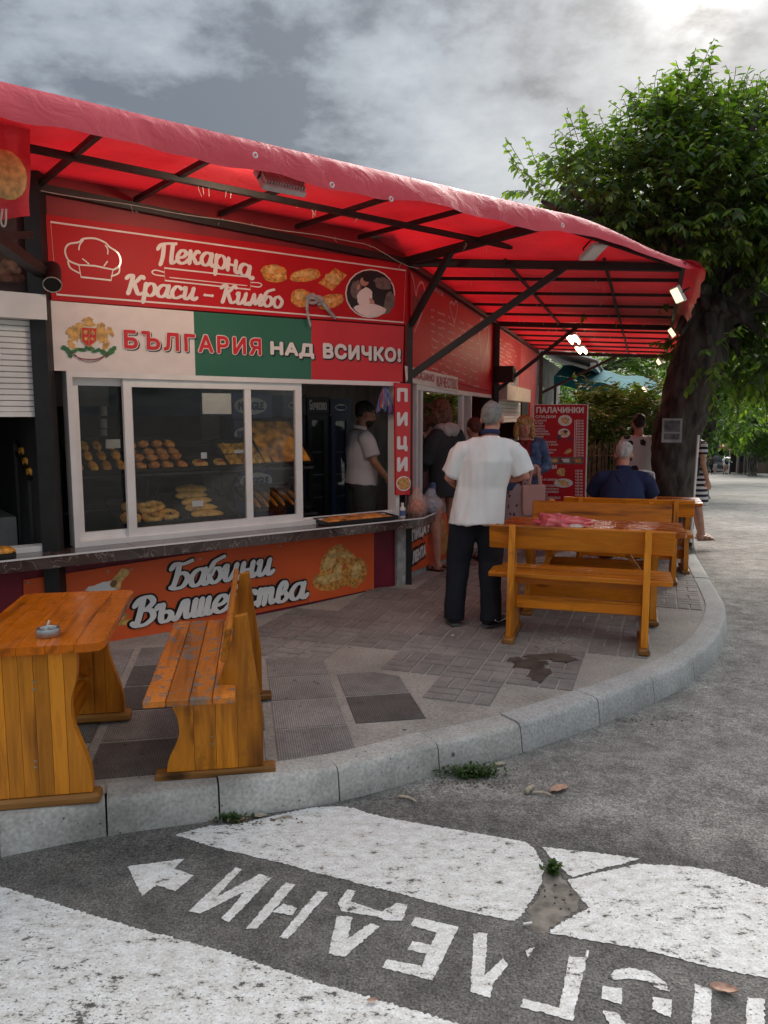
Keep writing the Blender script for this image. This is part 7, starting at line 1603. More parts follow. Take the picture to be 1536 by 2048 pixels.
def shoot(rnd, p, d, L_, n, size, droop=.5):
    """a curved twig with alternate leaves: twig points and leaf matrices (last ones are young tips)"""
    d = Vector(d).normalized(); P = [p]; step = L_ / 6; dd = d.copy()
    for i in range(6): dd = (dd + Vector((rnd.gauss(0, .10), rnd.gauss(0, .10), -.05 * droop + rnd.gauss(0, .05)))).normalized(); P.append(P[-1] + dd * step)
    out = []
    for i in range(n):
        f = (i + .6) / n * 6; k = min(5, int(f)); q = P[k].lerp(P[k + 1], f - k); t = (P[k + 1] - P[k]).normalized()
        s = t.cross(Vector((0, 0, 1))); s = s.normalized() if s.length > .1 else Vector((1, 0, 0)); s = s * (1 if i % 2 else -1)
        ld = (s * rnd.uniform(.5, 1) + t * rnd.uniform(.3, .9) + Vector((0, 0, -rnd.uniform(.1, 1.0) * droop * 1.6)) + Vector((rnd.gauss(0, .2), rnd.gauss(0, .2), 0)))
        tip = i >= n - 2; out.append((leaf_matrix(q, ld, Vector((rnd.gauss(0, .3), rnd.gauss(0, .3), 1)), size * rnd.uniform(.7, 1.15) * (.7 if tip else 1)), tip))
    return P, out
def crown_points(rnd, ells, n, inner=.55):
    vol = [e[1][0] * e[1][1] * e[1][2] for e in ells]; res = []
    while len(res) < n:
        c, r = rnd.choices(ells, vol)[0][:2]; v = Vector((rnd.gauss(0, 1), rnd.gauss(0, 1), rnd.gauss(0, 1))).normalized(); k = rnd.uniform(inner, 1) ** .7
        p = Vector(c) + Vector((v.x * r[0], v.y * r[1], v.z * r[2])) * k
        if k < .8 and rnd.random() < .35: continue
        # clumps and gaps
        if noise.noise(p * .9 + Vector((5, 1, 2))) < -.12: continue
        if any(sum(((p[i] - e[0][i]) / (e[1][i] * .55)) ** 2 for i in range(3)) < 1 for e in ells): continue
        res.append((p, Vector((v.x / r[0], v.y / r[1], v.z / r[2])).normalized()))
    return res
def tree(name, label, group, base, trunk, ells, shoots, leaves, size, mats, seed, L_=.5, droop=.6, keep=None, parts=0, limbs=True, cat='tree', tips=.25):
    rnd = random.Random(seed); t = thing(name, label, cat, base, 0, group)
    if trunk:
        mb = MB(); P = catmull([q for q, _ in trunk], 12); k = len(trunk); R_ = [trunk[min(k - 1, i // 12)][1] + (trunk[min(k - 1, i // 12 + 1)][1] - trunk[min(k - 1, i // 12)][1]) * (i % 12) / 12 for i in range(len(P))]
        n = 40; mb.tube(P, R_, n)
        for i, v in enumerate(mb.v): q = P[min(len(P) - 1, i // n)]; w = Vector(v); mb.v[i] = tuple(q + (w - q) * (1 + .18 * noise.noise(w * 2.6) + .08 * noise.noise(w * 8) + .06 * noise.noise(Vector((w.x * 26, w.y * 26, w.z * 9)))))
        mb.build('trunk', M_BARK, t, smooth=True)
        if limbs:
            top = P[-1]; mbl = MB()
            for c, r in ells:
                for j in range(3):
                    e = Vector(c) + Vector((rnd.uniform(-.6, .6) * r[0], rnd.uniform(-.6, .6) * r[1], rnd.uniform(-.2, .7) * r[2])); m_ = top.lerp(e, .5) + Vector((0, 0, .15)); pts = catmull([top - Vector((0, 0, .15)), m_, e], 5); r0 = R_[-1] * .55
                    mbl.tube(pts, [r0 * (1 - .85 * i / (len(pts) - 1)) for i in range(len(pts))], 7)
            mbl.build('branch', M_BARK, t, smooth=True)
    cm = MB(); tw = MB(); front = []
    for p, nrm in crown_points(rnd, ells, shoots):
        if keep and not keep(p): continue
        d = (nrm + Vector((0, 0, .35)) + Vector((rnd.gauss(0, .35), rnd.gauss(0, .35), rnd.gauss(0, .3))))
        P, lv = shoot(rnd, p, d, L_ * rnd.uniform(.6, 1.3), leaves, size, droop)
        if parts or cat == 'tree' and size < .2: tw.tube(P, .004, 3, cap=False)
        young = rnd.random() < tips
        for m_, tip in lv:
            mi = 1 if (tip or young and rnd.random() < .6) else 0
            q = m_.translation
            if parts and (q - EYE).length < (Vector(base) - EYE).length - .1 and .0 < q.x: front.append(((q - EYE).length, m_, mi)); 
            else: cm.add([m_ @ Vector(v) for v in LEAF], LEAF_F, mi)
    if parts:
        front.sort(key=lambda a: a[0]); lm = MB(); lm.add(LEAF, LEAF_F); me = [lm.mesh('leaf', mats[0]), lm.mesh('leaf', mats[1])]
        for k, (_, m_, mi) in enumerate(front):
            if k < parts: o = bpy.data.objects.new('leaf', me[mi]); COL.objects.link(o); o.parent = t; o.matrix_local = wm(t).inverted() @ m_
            else: cm.add([m_ @ Vector(v) for v in LEAF], LEAF_F, mi)
    tag(cm.build('crown', list(mats), t), kind='stuff')
    if tw.v: tag(tw.build('twigs', M_TWIG, t), kind='stuff')
    return t, rnd
D_ = 9.35; tq = lambda x, y: at_y(x, y, D_)
trk = [(tq(1346, 1120), .30), (tq(1346, 1085), .235), (tq(1346, 1000), .215), (tq(1350, 920), .255), (tq(1362, 840), .285), (tq(1382, 770), .29), (tq(1402, 700), .28), (tq(1418, 630), .24)]
ce = lambda px, py, D, rx, ry, rz_: (at_y(px, py, D), (rx, ry, rz_))
ELL = [ce(1450, 410, 9.6, 1.35, 1.5, 1.3), ce(1340, 430, 9.4, 1.0, 1.2, .9), ce(1585, 450, 9.8, 1.5, 1.6, 1.45), ce(1500, 610, 9.5, .75, 1.0, .85), ce(1240, 385, 9.2, .6, .8, .6), ce(1600, 660, 9.9, .8, 1.0, .8), ce(1440, 265, 9.5, .5, .7, .5), ce(1185, 400, 9.0, .5, .6, .42), ce(1110, 395, 8.9, .4, .4, .25), ce(1385, 690, 9.0, .35, .5, .4), ce(1440, 640, 8.9, .6, .5, .55), ce(1410, 570, 9.7, .55, .7, .6), ce(1330, 315, 9.4, .5, .7, .5), ce(1500, 700, 9.7, .55, .8, .5), ce(1550, 600, 9.4, .9, 1.0, .8)]
def keep_main(p):      # the awning cloth keeps the crown out
    q = p - FC; o2 = q.dot(N2); return not (p.z < 3.3 and o2 < 2.62)
tree('street_tree', 'large leafy street tree with a leaning dark trunk beside the awning tip', None, tq(1346, 1105), trk, ELL, 3500, 13, .125, (M_LEAF, M_TIP), 4, .50, .75, keep_main, 290, tips=.42)
# far sprig over the awning
def bush(name, label, group, base, ells, n, size, mats, seed, flower=None, cat='bush', droop=.3, leaves=9, L_=.4):
    t, rnd = tree(name, label, group, base, None, ells, n, leaves, size, mats, seed, L_, droop, limbs=False, cat=cat)
    mb = MB()
    for k in range(14):
        c, r = rnd.choice(ells); mb.tube(catmull([Vector(base) + Vector((rnd.gauss(0, .12), rnd.gauss(0, .12), 0)), Vector(c) + Vector((rnd.gauss(0, .3) * r[0], rnd.gauss(0, .3) * r[1], -.3 * r[2])), Vector(c) + Vector((rnd.gauss(0, .5) * r[0], rnd.gauss(0, .5) * r[1], .6 * r[2]))], 4), [.018 - .0017 * i for i in range(9)], 5)
    mb.build('stems', M_TWIG, t)
    if flower:
        fm = MB()
        for p, nrm in crown_points(rnd, ells, flower, .8):
            for k in range(6):
                q = p + Vector((rnd.gauss(0, .045), rnd.gauss(0, .045), rnd.gauss(0, .035)))
                for j in range(5): a = j * 1.257; fm.add([(q.x, q.y, q.z), (q.x + .035 * math.cos(a - .4), q.y + .02 * math.sin(a), q.z + .035 * math.sin(a - .4)), (q.x + .035 * math.cos(a + .4), q.y - .01, q.z + .035 * math.sin(a + .4))], [(0, 1, 2)])
        tag(fm.build('blossoms', leaf_mat('oleander_blossom', (.62, .20, .24), (.80, .42, .44), .3), t), kind='stuff')
    return t
g13 = lambda px, D: Vector((at_y(px, 900, D).x, D, road_z(D) + .1))
bush('oleander_bush', 'pink-flowering oleander bush behind the seated man and the red menu stand', None, g13(1235, 12.6), [ce(1215, 870, 12.6, .5, .5, .52), ce(1265, 880, 12.8, .5, .5, .48), ce(1190, 900, 12.7, .3, .4, .4), ce(1180, 815, 13.0, .28, .3, .25), ce(1290, 850, 12.9, .4, .4, .45), ce(1235, 940, 12.6, .6, .4, .35)], 620, .15, (M_OLE, M_OLE), 31, 46)
bush('oleander_bush', 'taller oleander further back between the menu stand and tree trunk', None, g13(1270, 16.5), [ce(1250, 855, 16.5, .9, .6, .6), ce(1310, 870, 16.5, .7, .6, .7), ce(1205, 880, 16.5, .6, .6, .6)], 520, .18, (M_OLE, M_LEAF), 33, 20)
# trees further down the street
def far_tree(label, group, px, D, trunk_r, ells, n, size, mats, seed, tips=.3, top=None):
    b = Vector((at_y(px, 900, D).x, D, road_z(D))); z0 = min(c[0].z for c in ells) if top is None else top
    tr = [(b, trunk_r * 1.3), (b + Vector((0, 0, .4)), trunk_r), (Vector((b.x + .05, b.y, (b.z + ells[0][0].z) / 2)), trunk_r * .85), (Vector((ells[0][0].x, ells[0][0].y, ells[0][0].z)), trunk_r * .6)]
    return tree('street_tree', label, group, b, tr, ells, n, 8, size, mats, seed, size * 3.2, .5, tips=tips)
GR = 'trees further down the street'
far_tree('bright green tree between the near trunk and the distant walkers', GR, 1405, 24, .22, [ce(1440, 790, 24, 1.6, 1.5, 1.5), ce(1405, 815, 24, .8, 1.0, .8), ce(1480, 730, 24.5, 1.3, 1.3, 1.0), ce(1420, 700, 24.5, 1.4, 1.2, 1.0)], 900, .20, (M_LEAF_FAR, M_TIP), 41, .4)
far_tree('round green tree with its trunk at the right kerb by the parasols', GR, 1507, 60, .30, [ce(1505, 862, 60, 2.0, 2, 1.3), ce(1530, 845, 60, 2.0, 2, 1.5), ce(1480, 868, 60, 1.0, 1.2, .9), ce(1560, 860, 60, 2, 2, 1.6)], 800, .36, (M_LEAF_FAR, M_LEAF), 43, .3)
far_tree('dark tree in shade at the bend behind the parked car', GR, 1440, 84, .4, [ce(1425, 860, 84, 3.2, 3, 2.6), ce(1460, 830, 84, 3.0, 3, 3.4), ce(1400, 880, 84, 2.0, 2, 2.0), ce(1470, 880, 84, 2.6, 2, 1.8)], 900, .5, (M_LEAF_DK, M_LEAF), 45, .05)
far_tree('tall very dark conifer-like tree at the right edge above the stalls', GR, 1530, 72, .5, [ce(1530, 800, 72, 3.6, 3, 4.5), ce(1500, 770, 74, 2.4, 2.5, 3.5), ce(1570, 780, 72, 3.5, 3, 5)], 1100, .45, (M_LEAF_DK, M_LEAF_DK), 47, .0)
far_tree('tall green tree filling the gap above the bright tree', GR, 1580, 46, .4, [ce(1470, 740, 46, 3.4, 3, 2.6), ce(1520, 700, 46, 3.0, 3, 3.0), ce(1420, 720, 46, 3.0, 3, 2.4)], 900, .34, (M_LEAF_FAR, M_LEAF), 49, .2)
far_tree('pale green tree behind the teal awning', GR, 1230, 30, .3, [ce(1200, 735, 30, 2.0, 2, 1.2), ce(1270, 745, 30, 1.8, 2, 1.3), ce(1150, 760, 31, 1.5, 2, 1.2), ce(1330, 760, 30, 1.6, 2, 1.6)], 800, .26, (M_LEAF_FAR, M_TIP), 51, .3)
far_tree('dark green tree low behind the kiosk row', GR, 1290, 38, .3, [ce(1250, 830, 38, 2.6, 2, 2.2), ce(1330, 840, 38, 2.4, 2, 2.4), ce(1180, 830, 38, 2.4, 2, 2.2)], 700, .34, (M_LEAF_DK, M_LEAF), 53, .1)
# a wooded rise closes the street
mb = MB(); rh = random.Random(77)
mb.grid(lambda a, c: Vector((-60 + 260 * a, 150 + 60 * c, road_z(150) - 2 + (26 * math.sin(min(1, c * 1.2) * math.pi / 2)) * (.75 + .25 * noise.noise(Vector((a * 9, c * 2, 3)))))), 40, 8)
tag(mb.build('hill', simple('hill_scrub', (.025, .05, .018), .95, var=.5, scale=.4), smooth=True), kind='structure')
# ================================================================== street furniture, far buildings, litter
# menu stand
sY = 9.8; nS = Vector((-.12, -1, 0)).normalized(); dS = Vector((1, -.12, 0)).normalized(); pS = at_y(1120, 900, sY); pS.z = 0
def mpx(px, py, off=0.0): p = at_plane(px, py, pS + nS * off, nS); return (p - pS).dot(dS), p.z
def MA(x, z, off=0.0): q = pS + dS * x + nS * off; return Vector((q.x, q.y, z))
zb = pave_z(pS.x, pS.y)
class MBoard(Board):
    def __init__(s, name, label, quad, mats):
        s.px = lambda x, y: mpx(x, y); s.to = lambda x, y, l: MA(x, y, l); P = [s.px(*q) for q in quad]; c = MA((P[0][0] + P[1][0]) / 2, zb); s.root = thing(name, label, 'sign', c)
        mb = MB(); mb.prism(P, pS, dS, Vector((0, 0, 1)), -nS * .03); s.panel = mb.build('panel', mats, s.root)
Mn = MBoard('menu_stand', 'red upright menu stand listing pancakes beside the blonde woman', [(1067, 809), (1176, 809), (1169, 1075), (1064, 1075)], M_PANELRED)
Mn.line([(1067, 809), (1176, 809), (1169, 1075), (1064, 1075)], .018, M_WHITEP, closed=True, name='frame_line')
mb = MB(); 
for q in ((1066, 1080), (1168, 1080)): x, z = mpx(*q); mb.bar(MA(x, zb, -.02), MA(x, z + .1, -.02), .03)
mb.build('leg', M_BLACK, Mn.root)
def mline(txt, x0, y, x1, h, mat=M_WHITEP, b=.02): a = Mn.px(x0, y); c = Mn.px(x1, y - h); return letters(txt, Mn.to, (a[0], a[1], c[0], c[1]), mat, Mn.root, lift=.001, spread=b * (c[1] - a[1]) * 2)
mline('ПАЛАЧИНКИ', 1073, 825.5, 1167, 11, b=.03); mline('СЛАДКИ', 1071, 836.8, 1111, 6, b=.02)
for k, t_ in enumerate(('С МАСЛО', 'ЯГОДА', 'МАЛИНА', 'КАЙСИЯ', 'ПРАСКОВА', 'БОРОВИНКА', 'ВИШНИ', '', 'ШОКОЛАД КАКАО', 'ШОКОЛАД 2 ВИДА', 'БИСКВИТИ', 'МЕД И СМЕТАНА', 'МЕД И БАНАН', 'ОРЕХИ')):
    y = 843 + 5.35 * k
    if t_: mline(t_, 1070, y, 1070 + len(t_) * 3.3, 3.6)
    mline('3.50 лв', 1153, y, 1167, 3.6)
for k, t_ in enumerate(('', '', 'ШУНКА', 'ШУНКА И СИРЕНЕ', 'ШУНКА', 'СИРЕНЕ И КАШКАВАЛ', 'ЯЙЦЕ И КАШКАВАЛ', 'ГЪБИ И КАШКАВАЛ', 'КАШКАВАЛ', 'ШУНКА И КАШКАВАЛ', 'ТОПЕНО СИРЕНЕ', 'РИБА ТОН')):
    y = 943 + 6 * k
    if t_: mline(t_, 1069, y, 1069 + len(t_) * 3.2, 3.6)
    mline('4.50 лв', 1150, y, 1165, 3.6)
mline('СОЛЕНИ', 1069, 937, 1113, 7, b=.03)
for x in (1150, 1153): Mn.line([(x, 840), (x - 2, 914)], .008, M_PINKW, .0012)
for (cx_, cy_, rx, ry) in ((1130, 841, 14, 11), (1128, 866, 12, 9), (1127, 966, 19, 9)): Mn.blobs([(cx_, cy_, rx, ry, 0)], M_WHITEP, .0015, 'plate_print', 0); Mn.blobs([(cx_, cy_, rx * .62, ry * .62, .3), (cx_ - 2, cy_ + 1, rx * .3, ry * .4, 0)], M_CRUST2, .0025, 'pancake_print', .2)
Mn.blobs([(1118, 875, 5, 6, 0), (1140, 878, 4, 5, 0), (1131, 863, 4, 3, 0)], simple('print_berry', (.12, .01, .05), .4), .004, 'berry_print', .3)
Mn.blobs([(1136, 903, 8, 4, -.5), (1122, 944, 9, 9, .3)], M_CRUST2, .0015, 'pancake_print', .2)
a, c = Mn.px(1096, 928), Mn.px(1166, 913)
for k in range(3):
    q0 = 1098 + 23.5 * k; Mn.fill([(q0, 914), (q0 + 22, 914), (q0 + 21.6, 928), (q0 - .4, 928)], M_PGREY, .0015, 'photo_print'); Mn.blobs([(q0 + 10, 921, 8, 4, .2), (q0 + 13, 920, 4, 3, 0)], (M_CRUST2, M_WHITEP, M_CRUST)[k], .0025, 'photo_print', .3)

# white pole leaning by the trunk, notice on the trunk, metal chair
p0, p1 = at_y(1381, 1092, 9.05), at_y(1397, 870, 9.05); pp = thing('white_pole', 'thin white pole standing against the tree trunk at the kerb', 'pole', p0); mb = MB(); mb.tube([p0, p1], .014, 10); mb.build('shaft', M_PVC, pp); mb = MB(); mb.lathe([(.02, 0), (.02, .04), (.015, .045)], 10, p0); mb.build('shoe', M_BLACK, pp)
n_ = (EYE - at_y(1344, 860, 9)).normalized(); n_.z = 0; n_.normalize(); x_ = Vector((0, 0, 1)).cross(n_); c = at_y(1344, 861, 9.0); nt_ = thing('paper_notice', 'grey paper notice in a clear sleeve pinned to the tree trunk', 'notice', c)
mb = MB(); mb.box(c, (.22, .006, .28), Matrix((x_, -n_, Vector((0, 0, 1)))).transposed()); mb.build('sleeve', simple('notice_sleeve', (.22, .21, .22), .2, var=.3, scale=5, coat=.5), nt_)
mb = MB(); mb.box(c + n_ * .005 + Vector((0, 0, .05)), (.17, .003, .13), Matrix((x_, -n_, Vector((0, 0, 1)))).transposed()); mb.box(c + n_ * .005 - Vector((0, 0, .07)), (.17, .003, .07), Matrix((x_, -n_, Vector((0, 0, 1)))).transposed()); tag(mb.build('photo_print', simple('notice_photo', (.07, .06, .065), .4, var=.6, scale=14), nt_), kind='stuff')
mb = MB(); mb.box(c + n_ * .012 + Vector((0, 0, .145)), (.03, .01, .012), Matrix((x_, -n_, Vector((0, 0, 1)))).transposed()); mb.build('pin', M_BLACK, nt_)
fr = at_y(1285, 955, 9.0); ch = thing('metal_chair', 'chair with a bent white metal tube back beside the tree trunk', 'chair', (fr.x, fr.y, pave_z(fr.x, fr.y)))
gz_ = pave_z(fr.x, fr.y); w_ = .13; cq = lambda dx, dy, z: Vector((fr.x + dx, fr.y + dy, gz_ + z))
mb = MB(); mb.tube(catmull([cq(-w_, .02, 0), cq(-w_, 0, .5), cq(-w_, -.02, .92), cq(-w_ + .05, -.02, 1.0), cq(w_ - .05, -.02, 1.0), cq(w_, -.02, .92), cq(w_, 0, .5), cq(w_, .02, 0)], 5), .013, 8); mb.build('back_frame', M_LAMPW, ch, smooth=True)
mb = MB(); mb.box(cq(0, -.015, .74), (.2, .015, .34), bev=.006); mb.build('backrest', simple('chair_back', (.20, .15, .13), .6), ch); mb = MB(); mb.box(cq(0, .2, .45), (.3, .36, .03), bev=.008); mb.build('seat', bpy.data.materials['chair_back'], ch)
for s in (-1, 1): mb = MB(); mb.tube([cq(s * w_, .36, .44), cq(s * w_, .40, 0)], .013, 8); mb.build('leg', M_LAMPW, ch)
# reed fence
rf0, rf1 = at_y(1168, 900, 11.7), at_y(1308, 900, 11.7); fe = thing('reed_fence', 'brown reed fence behind the seated man under the oleander', 'fence', ((rf0.x + rf1.x) / 2, 11.7, road_z(11.7) + .1)); rr = random.Random(3); reed_m = simple('reed', (.12, .085, .055), .85, var=.5, scale=8)
zb2 = road_z(11.7) + .1
for k in range(56):
    f = k / 55; x = rf0.x + (rf1.x - rf0.x) * f; h = 1.32 + rr.uniform(-.08, .1); mb = MB(); l = rr.gauss(0, .02); mb.tube([(x, 11.7 + rr.uniform(-.02, .02), zb2), (x + l, 11.7, zb2 + h)], rr.uniform(.007, .011), 6); mb.build('reed', reed_m, fe)
mb = MB()
for z in (.35, .85, 1.2): mb.bar((rf0.x, 11.685, zb2 + z), (rf1.x, 11.685, zb2 + z), .012, .02)
mb.build('rail', reed_m, fe)
# grey house with a corrugated porch beyond the kiosks
gb = thing('grey_house', 'grey rendered building with a corrugated porch roof beyond the kiosk end', 'building', SA(13, -.6, -1)); M_REND = simple('grey_render', (.27, .28, .28), .9, var=.25, scale=2, bmp=.2)
mb = MB(); sbox(mb, 10.9, 17, -1.2, 3.0, -3, -.15); mb.build('wall', M_REND, gb)
mb = MB(); nw = 34
def cor(a, c): u = 10.8 + 6.4 * a; o = -.3 + 1.45 * c; return SA(u, 3.22 - .42 * c + .03 * math.sin(a * nw * 2 * math.pi), o)
mb.grid(cor, nw * 6, 3); mb.grid(lambda a, c: cor(1 - a, c) - Vector((0, 0, .012)), nw * 6, 3); mb.build('porch_roof', simple('corrugated_sheet', (.36, .37, .36), .7, var=.2, scale=3), gb, smooth=True)
mb = MB(); sbox(mb, 10.8, 17.2, 2.66, 2.76, 1.0, 1.1); mb.build('fascia', simple('porch_fascia', (.42, .42, .40), .7), gb)
mb = MB(); sbox(mb, 11.2, 12.3, 1.0, 2.3, -.14, -.11); w_o = mb.build('window', M_PVC, gb); mb = MB(); sbox(mb, 11.28, 12.22, 1.08, 2.22, -.109, -.105); mb.build('pane', M_GLASS, w_o)
mb = MB(); sbox(mb, 12.9, 13.9, -1.0, 1.9, -.14, -.10); mb.build('door', simple('brown_door', (.12, .08, .05), .6), gb)
# teal canopy
tc_ = thing('teal_awning', 'teal tarpaulin awning of the next stall behind the oleander', 'awning', SA(13.5, 0, 1.5)); M_TEAL = simple('teal_tarp', (.012, .13, .155), .9, var=.2, scale=2, spec=.08)
q0, q1 = at_y(1108, 752, 17.6), at_y(1318, 786, 17.0); mb = MB()
mb.grid(lambda a, c: q0.lerp(q1, a) + D2 * (2.6 * c) + Vector((0, 0, .40 * c + .03 * math.sin(a * 17))), 22, 3); mb.grid(lambda a, c: q0.lerp(q1, 1 - a) + Vector((0, 0, -.20 * (1 - c) + .02 * math.sin((1 - a) * 17))) - D2 * .01, 22, 1); mb.build('sheet', M_TEAL, tc_, smooth=True)
for f in (.02, .5, .98): q = q0.lerp(q1, f); mb = MB(); mb.bar((q.x, q.y + .05, road_z(q.y)), (q.x, q.y + .05, q.z), .05); mb.build('post', M_BLACK, tc_)
st_ = thing('stall_counter', 'dark stall counter in the shade under the teal awning', 'stall', SA(14, 0, 1)); mb = MB(); mb.box((q0.x + 1.0, q0.y + 1.2, road_z(18) + .5), (1.6, .6, 1.0), bev=.02); mb.build('body', simple('stall_body', (.05, .07, .09), .6), st_); mb = MB(); mb.box((q0.x + 1.0, q0.y + 1.2, road_z(18) + 1.03), (1.75, .75, .05)); mb.build('top', M_GREY, st_)
# far end of the street: pavement, stalls, parasols, car
fp = [at_y(x, y, d) for x, y, d in ((1474, 938, 0), )] if False else None
kR = [(13.6 + .0, 28), (20.5, 42), (27.9, 56), (33.5, 68), (42, 88), (56, 120)]
kR = [(at_y(1605, 985, 40).x, 40.0), (at_y(1536, 951, 55).x, 55), (at_y(1505, 943, 63).x, 63), (at_y(1477, 938, 74).x, 74), (at_y(1440, 930, 100).x, 100)]
mb = MB(); v = []
for x, y in kR: v += [(x, y, road_z(y)), (x, y, road_z(y) + .14), (x + 14, y, road_z(y) + .16)]
mb.add(v, [(3 * i, 3 * i + 3, 3 * i + 4, 3 * i + 1) for i in range(len(kR) - 1)] + [(3 * i + 1, 3 * i + 4, 3 * i + 5, 3 * i + 2) for i in range(len(kR) - 1)]); tag(mb.build('pavement', M_CONC), kind='structure')
def stall(label, px0, px1, D, h):
    a, b = at_y(px0, 900, D).x, at_y(px1, 900, D).x; z = road_z(D) + .16; t = thing('market_stall', label, 'stall', ((a + b) / 2, D, z), 0, 'stalls down the street')
    mb = MB(); mb.box(((a + b) / 2, D + 1.2, z + h / 2), (b - a, .1, h)); mb.build('back_wall', M_DARK, t); mb = MB(); mb.box(((a + b) / 2, D + .5, z + h), (b - a + .4, 2.0, .12)); mb.build('roof', M_GREY, t)
    n = max(2, int((b - a) / 1.2))
    for k in range(n + 1): x = a + (b - a) * k / n; mb = MB(); mb.bar((x, D - .3, z), (x, D - .3, z + h), .16); mb.build('post', simple('stall_post', (.2, .19, .18), .8) if 'stall_post' not in bpy.data.materials else bpy.data.materials['stall_post'], t)
    mb = MB(); mb.box(((a + b) / 2, D + .2, z + .45), (b - a - .4, .6, .9)); mb.build('counter', simple('stall_wood', (.12, .08, .06), .7) if 'stall_wood' not in bpy.data.materials else bpy.data.materials['stall_wood'], t); return t
stall('dark stall with grey posts left of the far tree trunk', 1474, 1502, 68, 2.0); stall('dark stall with grey posts at the right edge of the street', 1508, 1575, 66, 2.1)
def parasol(label, px, py, D, r):
    c = at_y(px, py, D); z = road_z(D) + .1; t = thing('parasol', label, 'parasol', (c.x, D, z), 0, 'red parasols'); n = 8; top = c + Vector((0, 0, .35))
    mb = MB(); ring_ = [c + Vector((r * math.cos(2 * math.pi * k / n), r * math.sin(2 * math.pi * k / n), 0)) for k in range(n)]; low = [p - Vector((0, 0, .18)) for p in ring_]; mb.add([top] + ring_ + low, [(0, k + 1, (k + 1) % n + 1) for k in range(n)] + [(k + 1, n + k + 1, n + (k + 1) % n + 1, (k + 1) % n + 1) for k in range(n)]); mb.build('canopy', simple('parasol_red', (.50, .03, .02), .7) if 'parasol_red' not in bpy.data.materials else bpy.data.materials['parasol_red'], t)
    mb = MB(); mb.tube([(c.x, D, z), top], .03, 6); mb.build('pole', M_PVC, t)
    mb = MB()
    for p in ring_: mb.bar(c.lerp(p, .05) + Vector((0, 0, .3)), p + Vector((0, 0, .01)), .02)
    mb.build('ribs', M_PVC, t)
parasol('red parasol above the parked car down the street', 1460, 893, 66, 1.1); parasol('red parasol at the right edge beyond the far tree trunk', 1516, 891, 64, .55)
sg = at_y(1497, 903, 61); t = thing('notice_board', 'small white board on a post beside the far tree trunk', 'sign', (sg.x, 61, road_z(61))); mb = MB(); mb.box(sg, (.42, .04, .34)); mb.build('board', M_WHITEP, t); mb = MB(); mb.bar((sg.x, 61.04, road_z(61)), (sg.x, 61.04, sg.z), .05); mb.build('post', M_GREY, t)
def car(label, px, D, rz):
    q = at_y(px, 930, D); t = thing('parked_car', label, 'car', (q.x, D, road_z(D)), rz); k = MB(); P = [(-.9, .35), (-.92, .8), (-.86, 1.0), (-.72, 1.0)]
    paint = simple('dark_car_paint', (.02, .022, .03), .15, coat=1.0, var=.02)
    def sec(y, w, z0, z1): return [Vector((-w, y, z0)), Vector((w, y, z0)), Vector((w * 1.02, y, (z0 + z1) / 2)), Vector((w * .95, y, z1)), Vector((-w * .95, y, z1)), Vector((-w * 1.02, y, (z0 + z1) / 2))]
    k.loft([sec(-2.1, .80, .35, .80), sec(-1.9, .90, .28, .98), sec(-.9, .92, .26, 1.04), sec(1.6, .92, .26, 1.06), sec(2.1, .86, .35, .98)]); k.build('body', paint, t, local=True, smooth='auto')
    k = MB(); k.loft([sec(-1.15, .84, 1.03, 1.05), sec(-.45, .72, 1.03, 1.60), sec(1.3, .72, 1.05, 1.62), sec(1.9, .82, 1.0, 1.08)]); k.build('cabin', M_GLASS if False else simple('car_window', (.03, .035, .04), .08), t, local=True, smooth='auto')
    k = MB(); k.box((0, .45, 1.63), (1.34, 1.7, .05), bev=.02); k.build('roof', paint, t, local=True)
    for s in (-1, 1):
        k = MB(); k.ell((s * .66, -2.08, .78), (.16, .05, .08), 10, 6); k.build('headlight', M_WHITEP, t, local=True, smooth=True)
        k = MB(); k.box((s * 1.0, -.75, 1.05), (.16, .08, .12), bev=.02); k.build('mirror', paint, t, local=True)
        for y in (-1.35, 1.35):
            k = MB(); k.tube([(s * .74, y, .33), (s * .93, y, .33)], .33, 18); w_ = k.build('wheel', M_BLACK, t, local=True); k = MB(); k.tube([(s * .93, y, .33), (s * .94, y, .33)], .2, 14); k.build('rim', M_LAMPW, w_, local=True)
    k = MB(); k.box((0, -2.09, .62), (1.0, .04, .14)); k.build('grille', M_BLACK, t, local=True); k = MB(); k.box((0, -2.13, .48), (.52, .02, .11)); k.build('number_plate', M_WHITEP, t, local=True); k = MB(); k.box((0, -2.1, .40), (1.6, .06, .08), bev=.02); k.build('bumper', M_LAMPW, t, local=True)
car('dark car parked facing us at the bend below the red parasol', 1456, 73, R(8))
# ------------------------------------------------------------------ litter, weeds, spills
M_DRY = simple('dry_leaf', (.48, .28, .20), .7, var=.3, scale=30); M_STICK = simple('dry_stick', (.42, .35, .26), .8, var=.3, scale=40); M_WEED = leaf_mat('weed_leaf', (.03, .065, .015), (.08, .14, .03), .3)
def on_road(px, py): p = on_ground(px, py, False); return p
def dry_leaf(px, py, l, label, rz, mat=M_DRY, curl=.35):
    p = on_road(px, py); p.z += .006; mb = MB()
    mb.grid(lambda a, c: Matrix.Rotation(rz, 3, 'Z') @ Vector(((a - .5) * l, (c - .5) * l * .5 * math.sin(math.pi * min(.97, max(.05, a))) ** .6, l * curl * (.25 * (c - .5) ** 2 * 4 + .18 * noise.noise(Vector((a * 3, c * 3, px)))) + .003)) + p, 10, 6)
    return tag(mb.build('dry_leaf', mat, smooth=True, loc=p), label, 'leaf', 'dry leaves on the road')
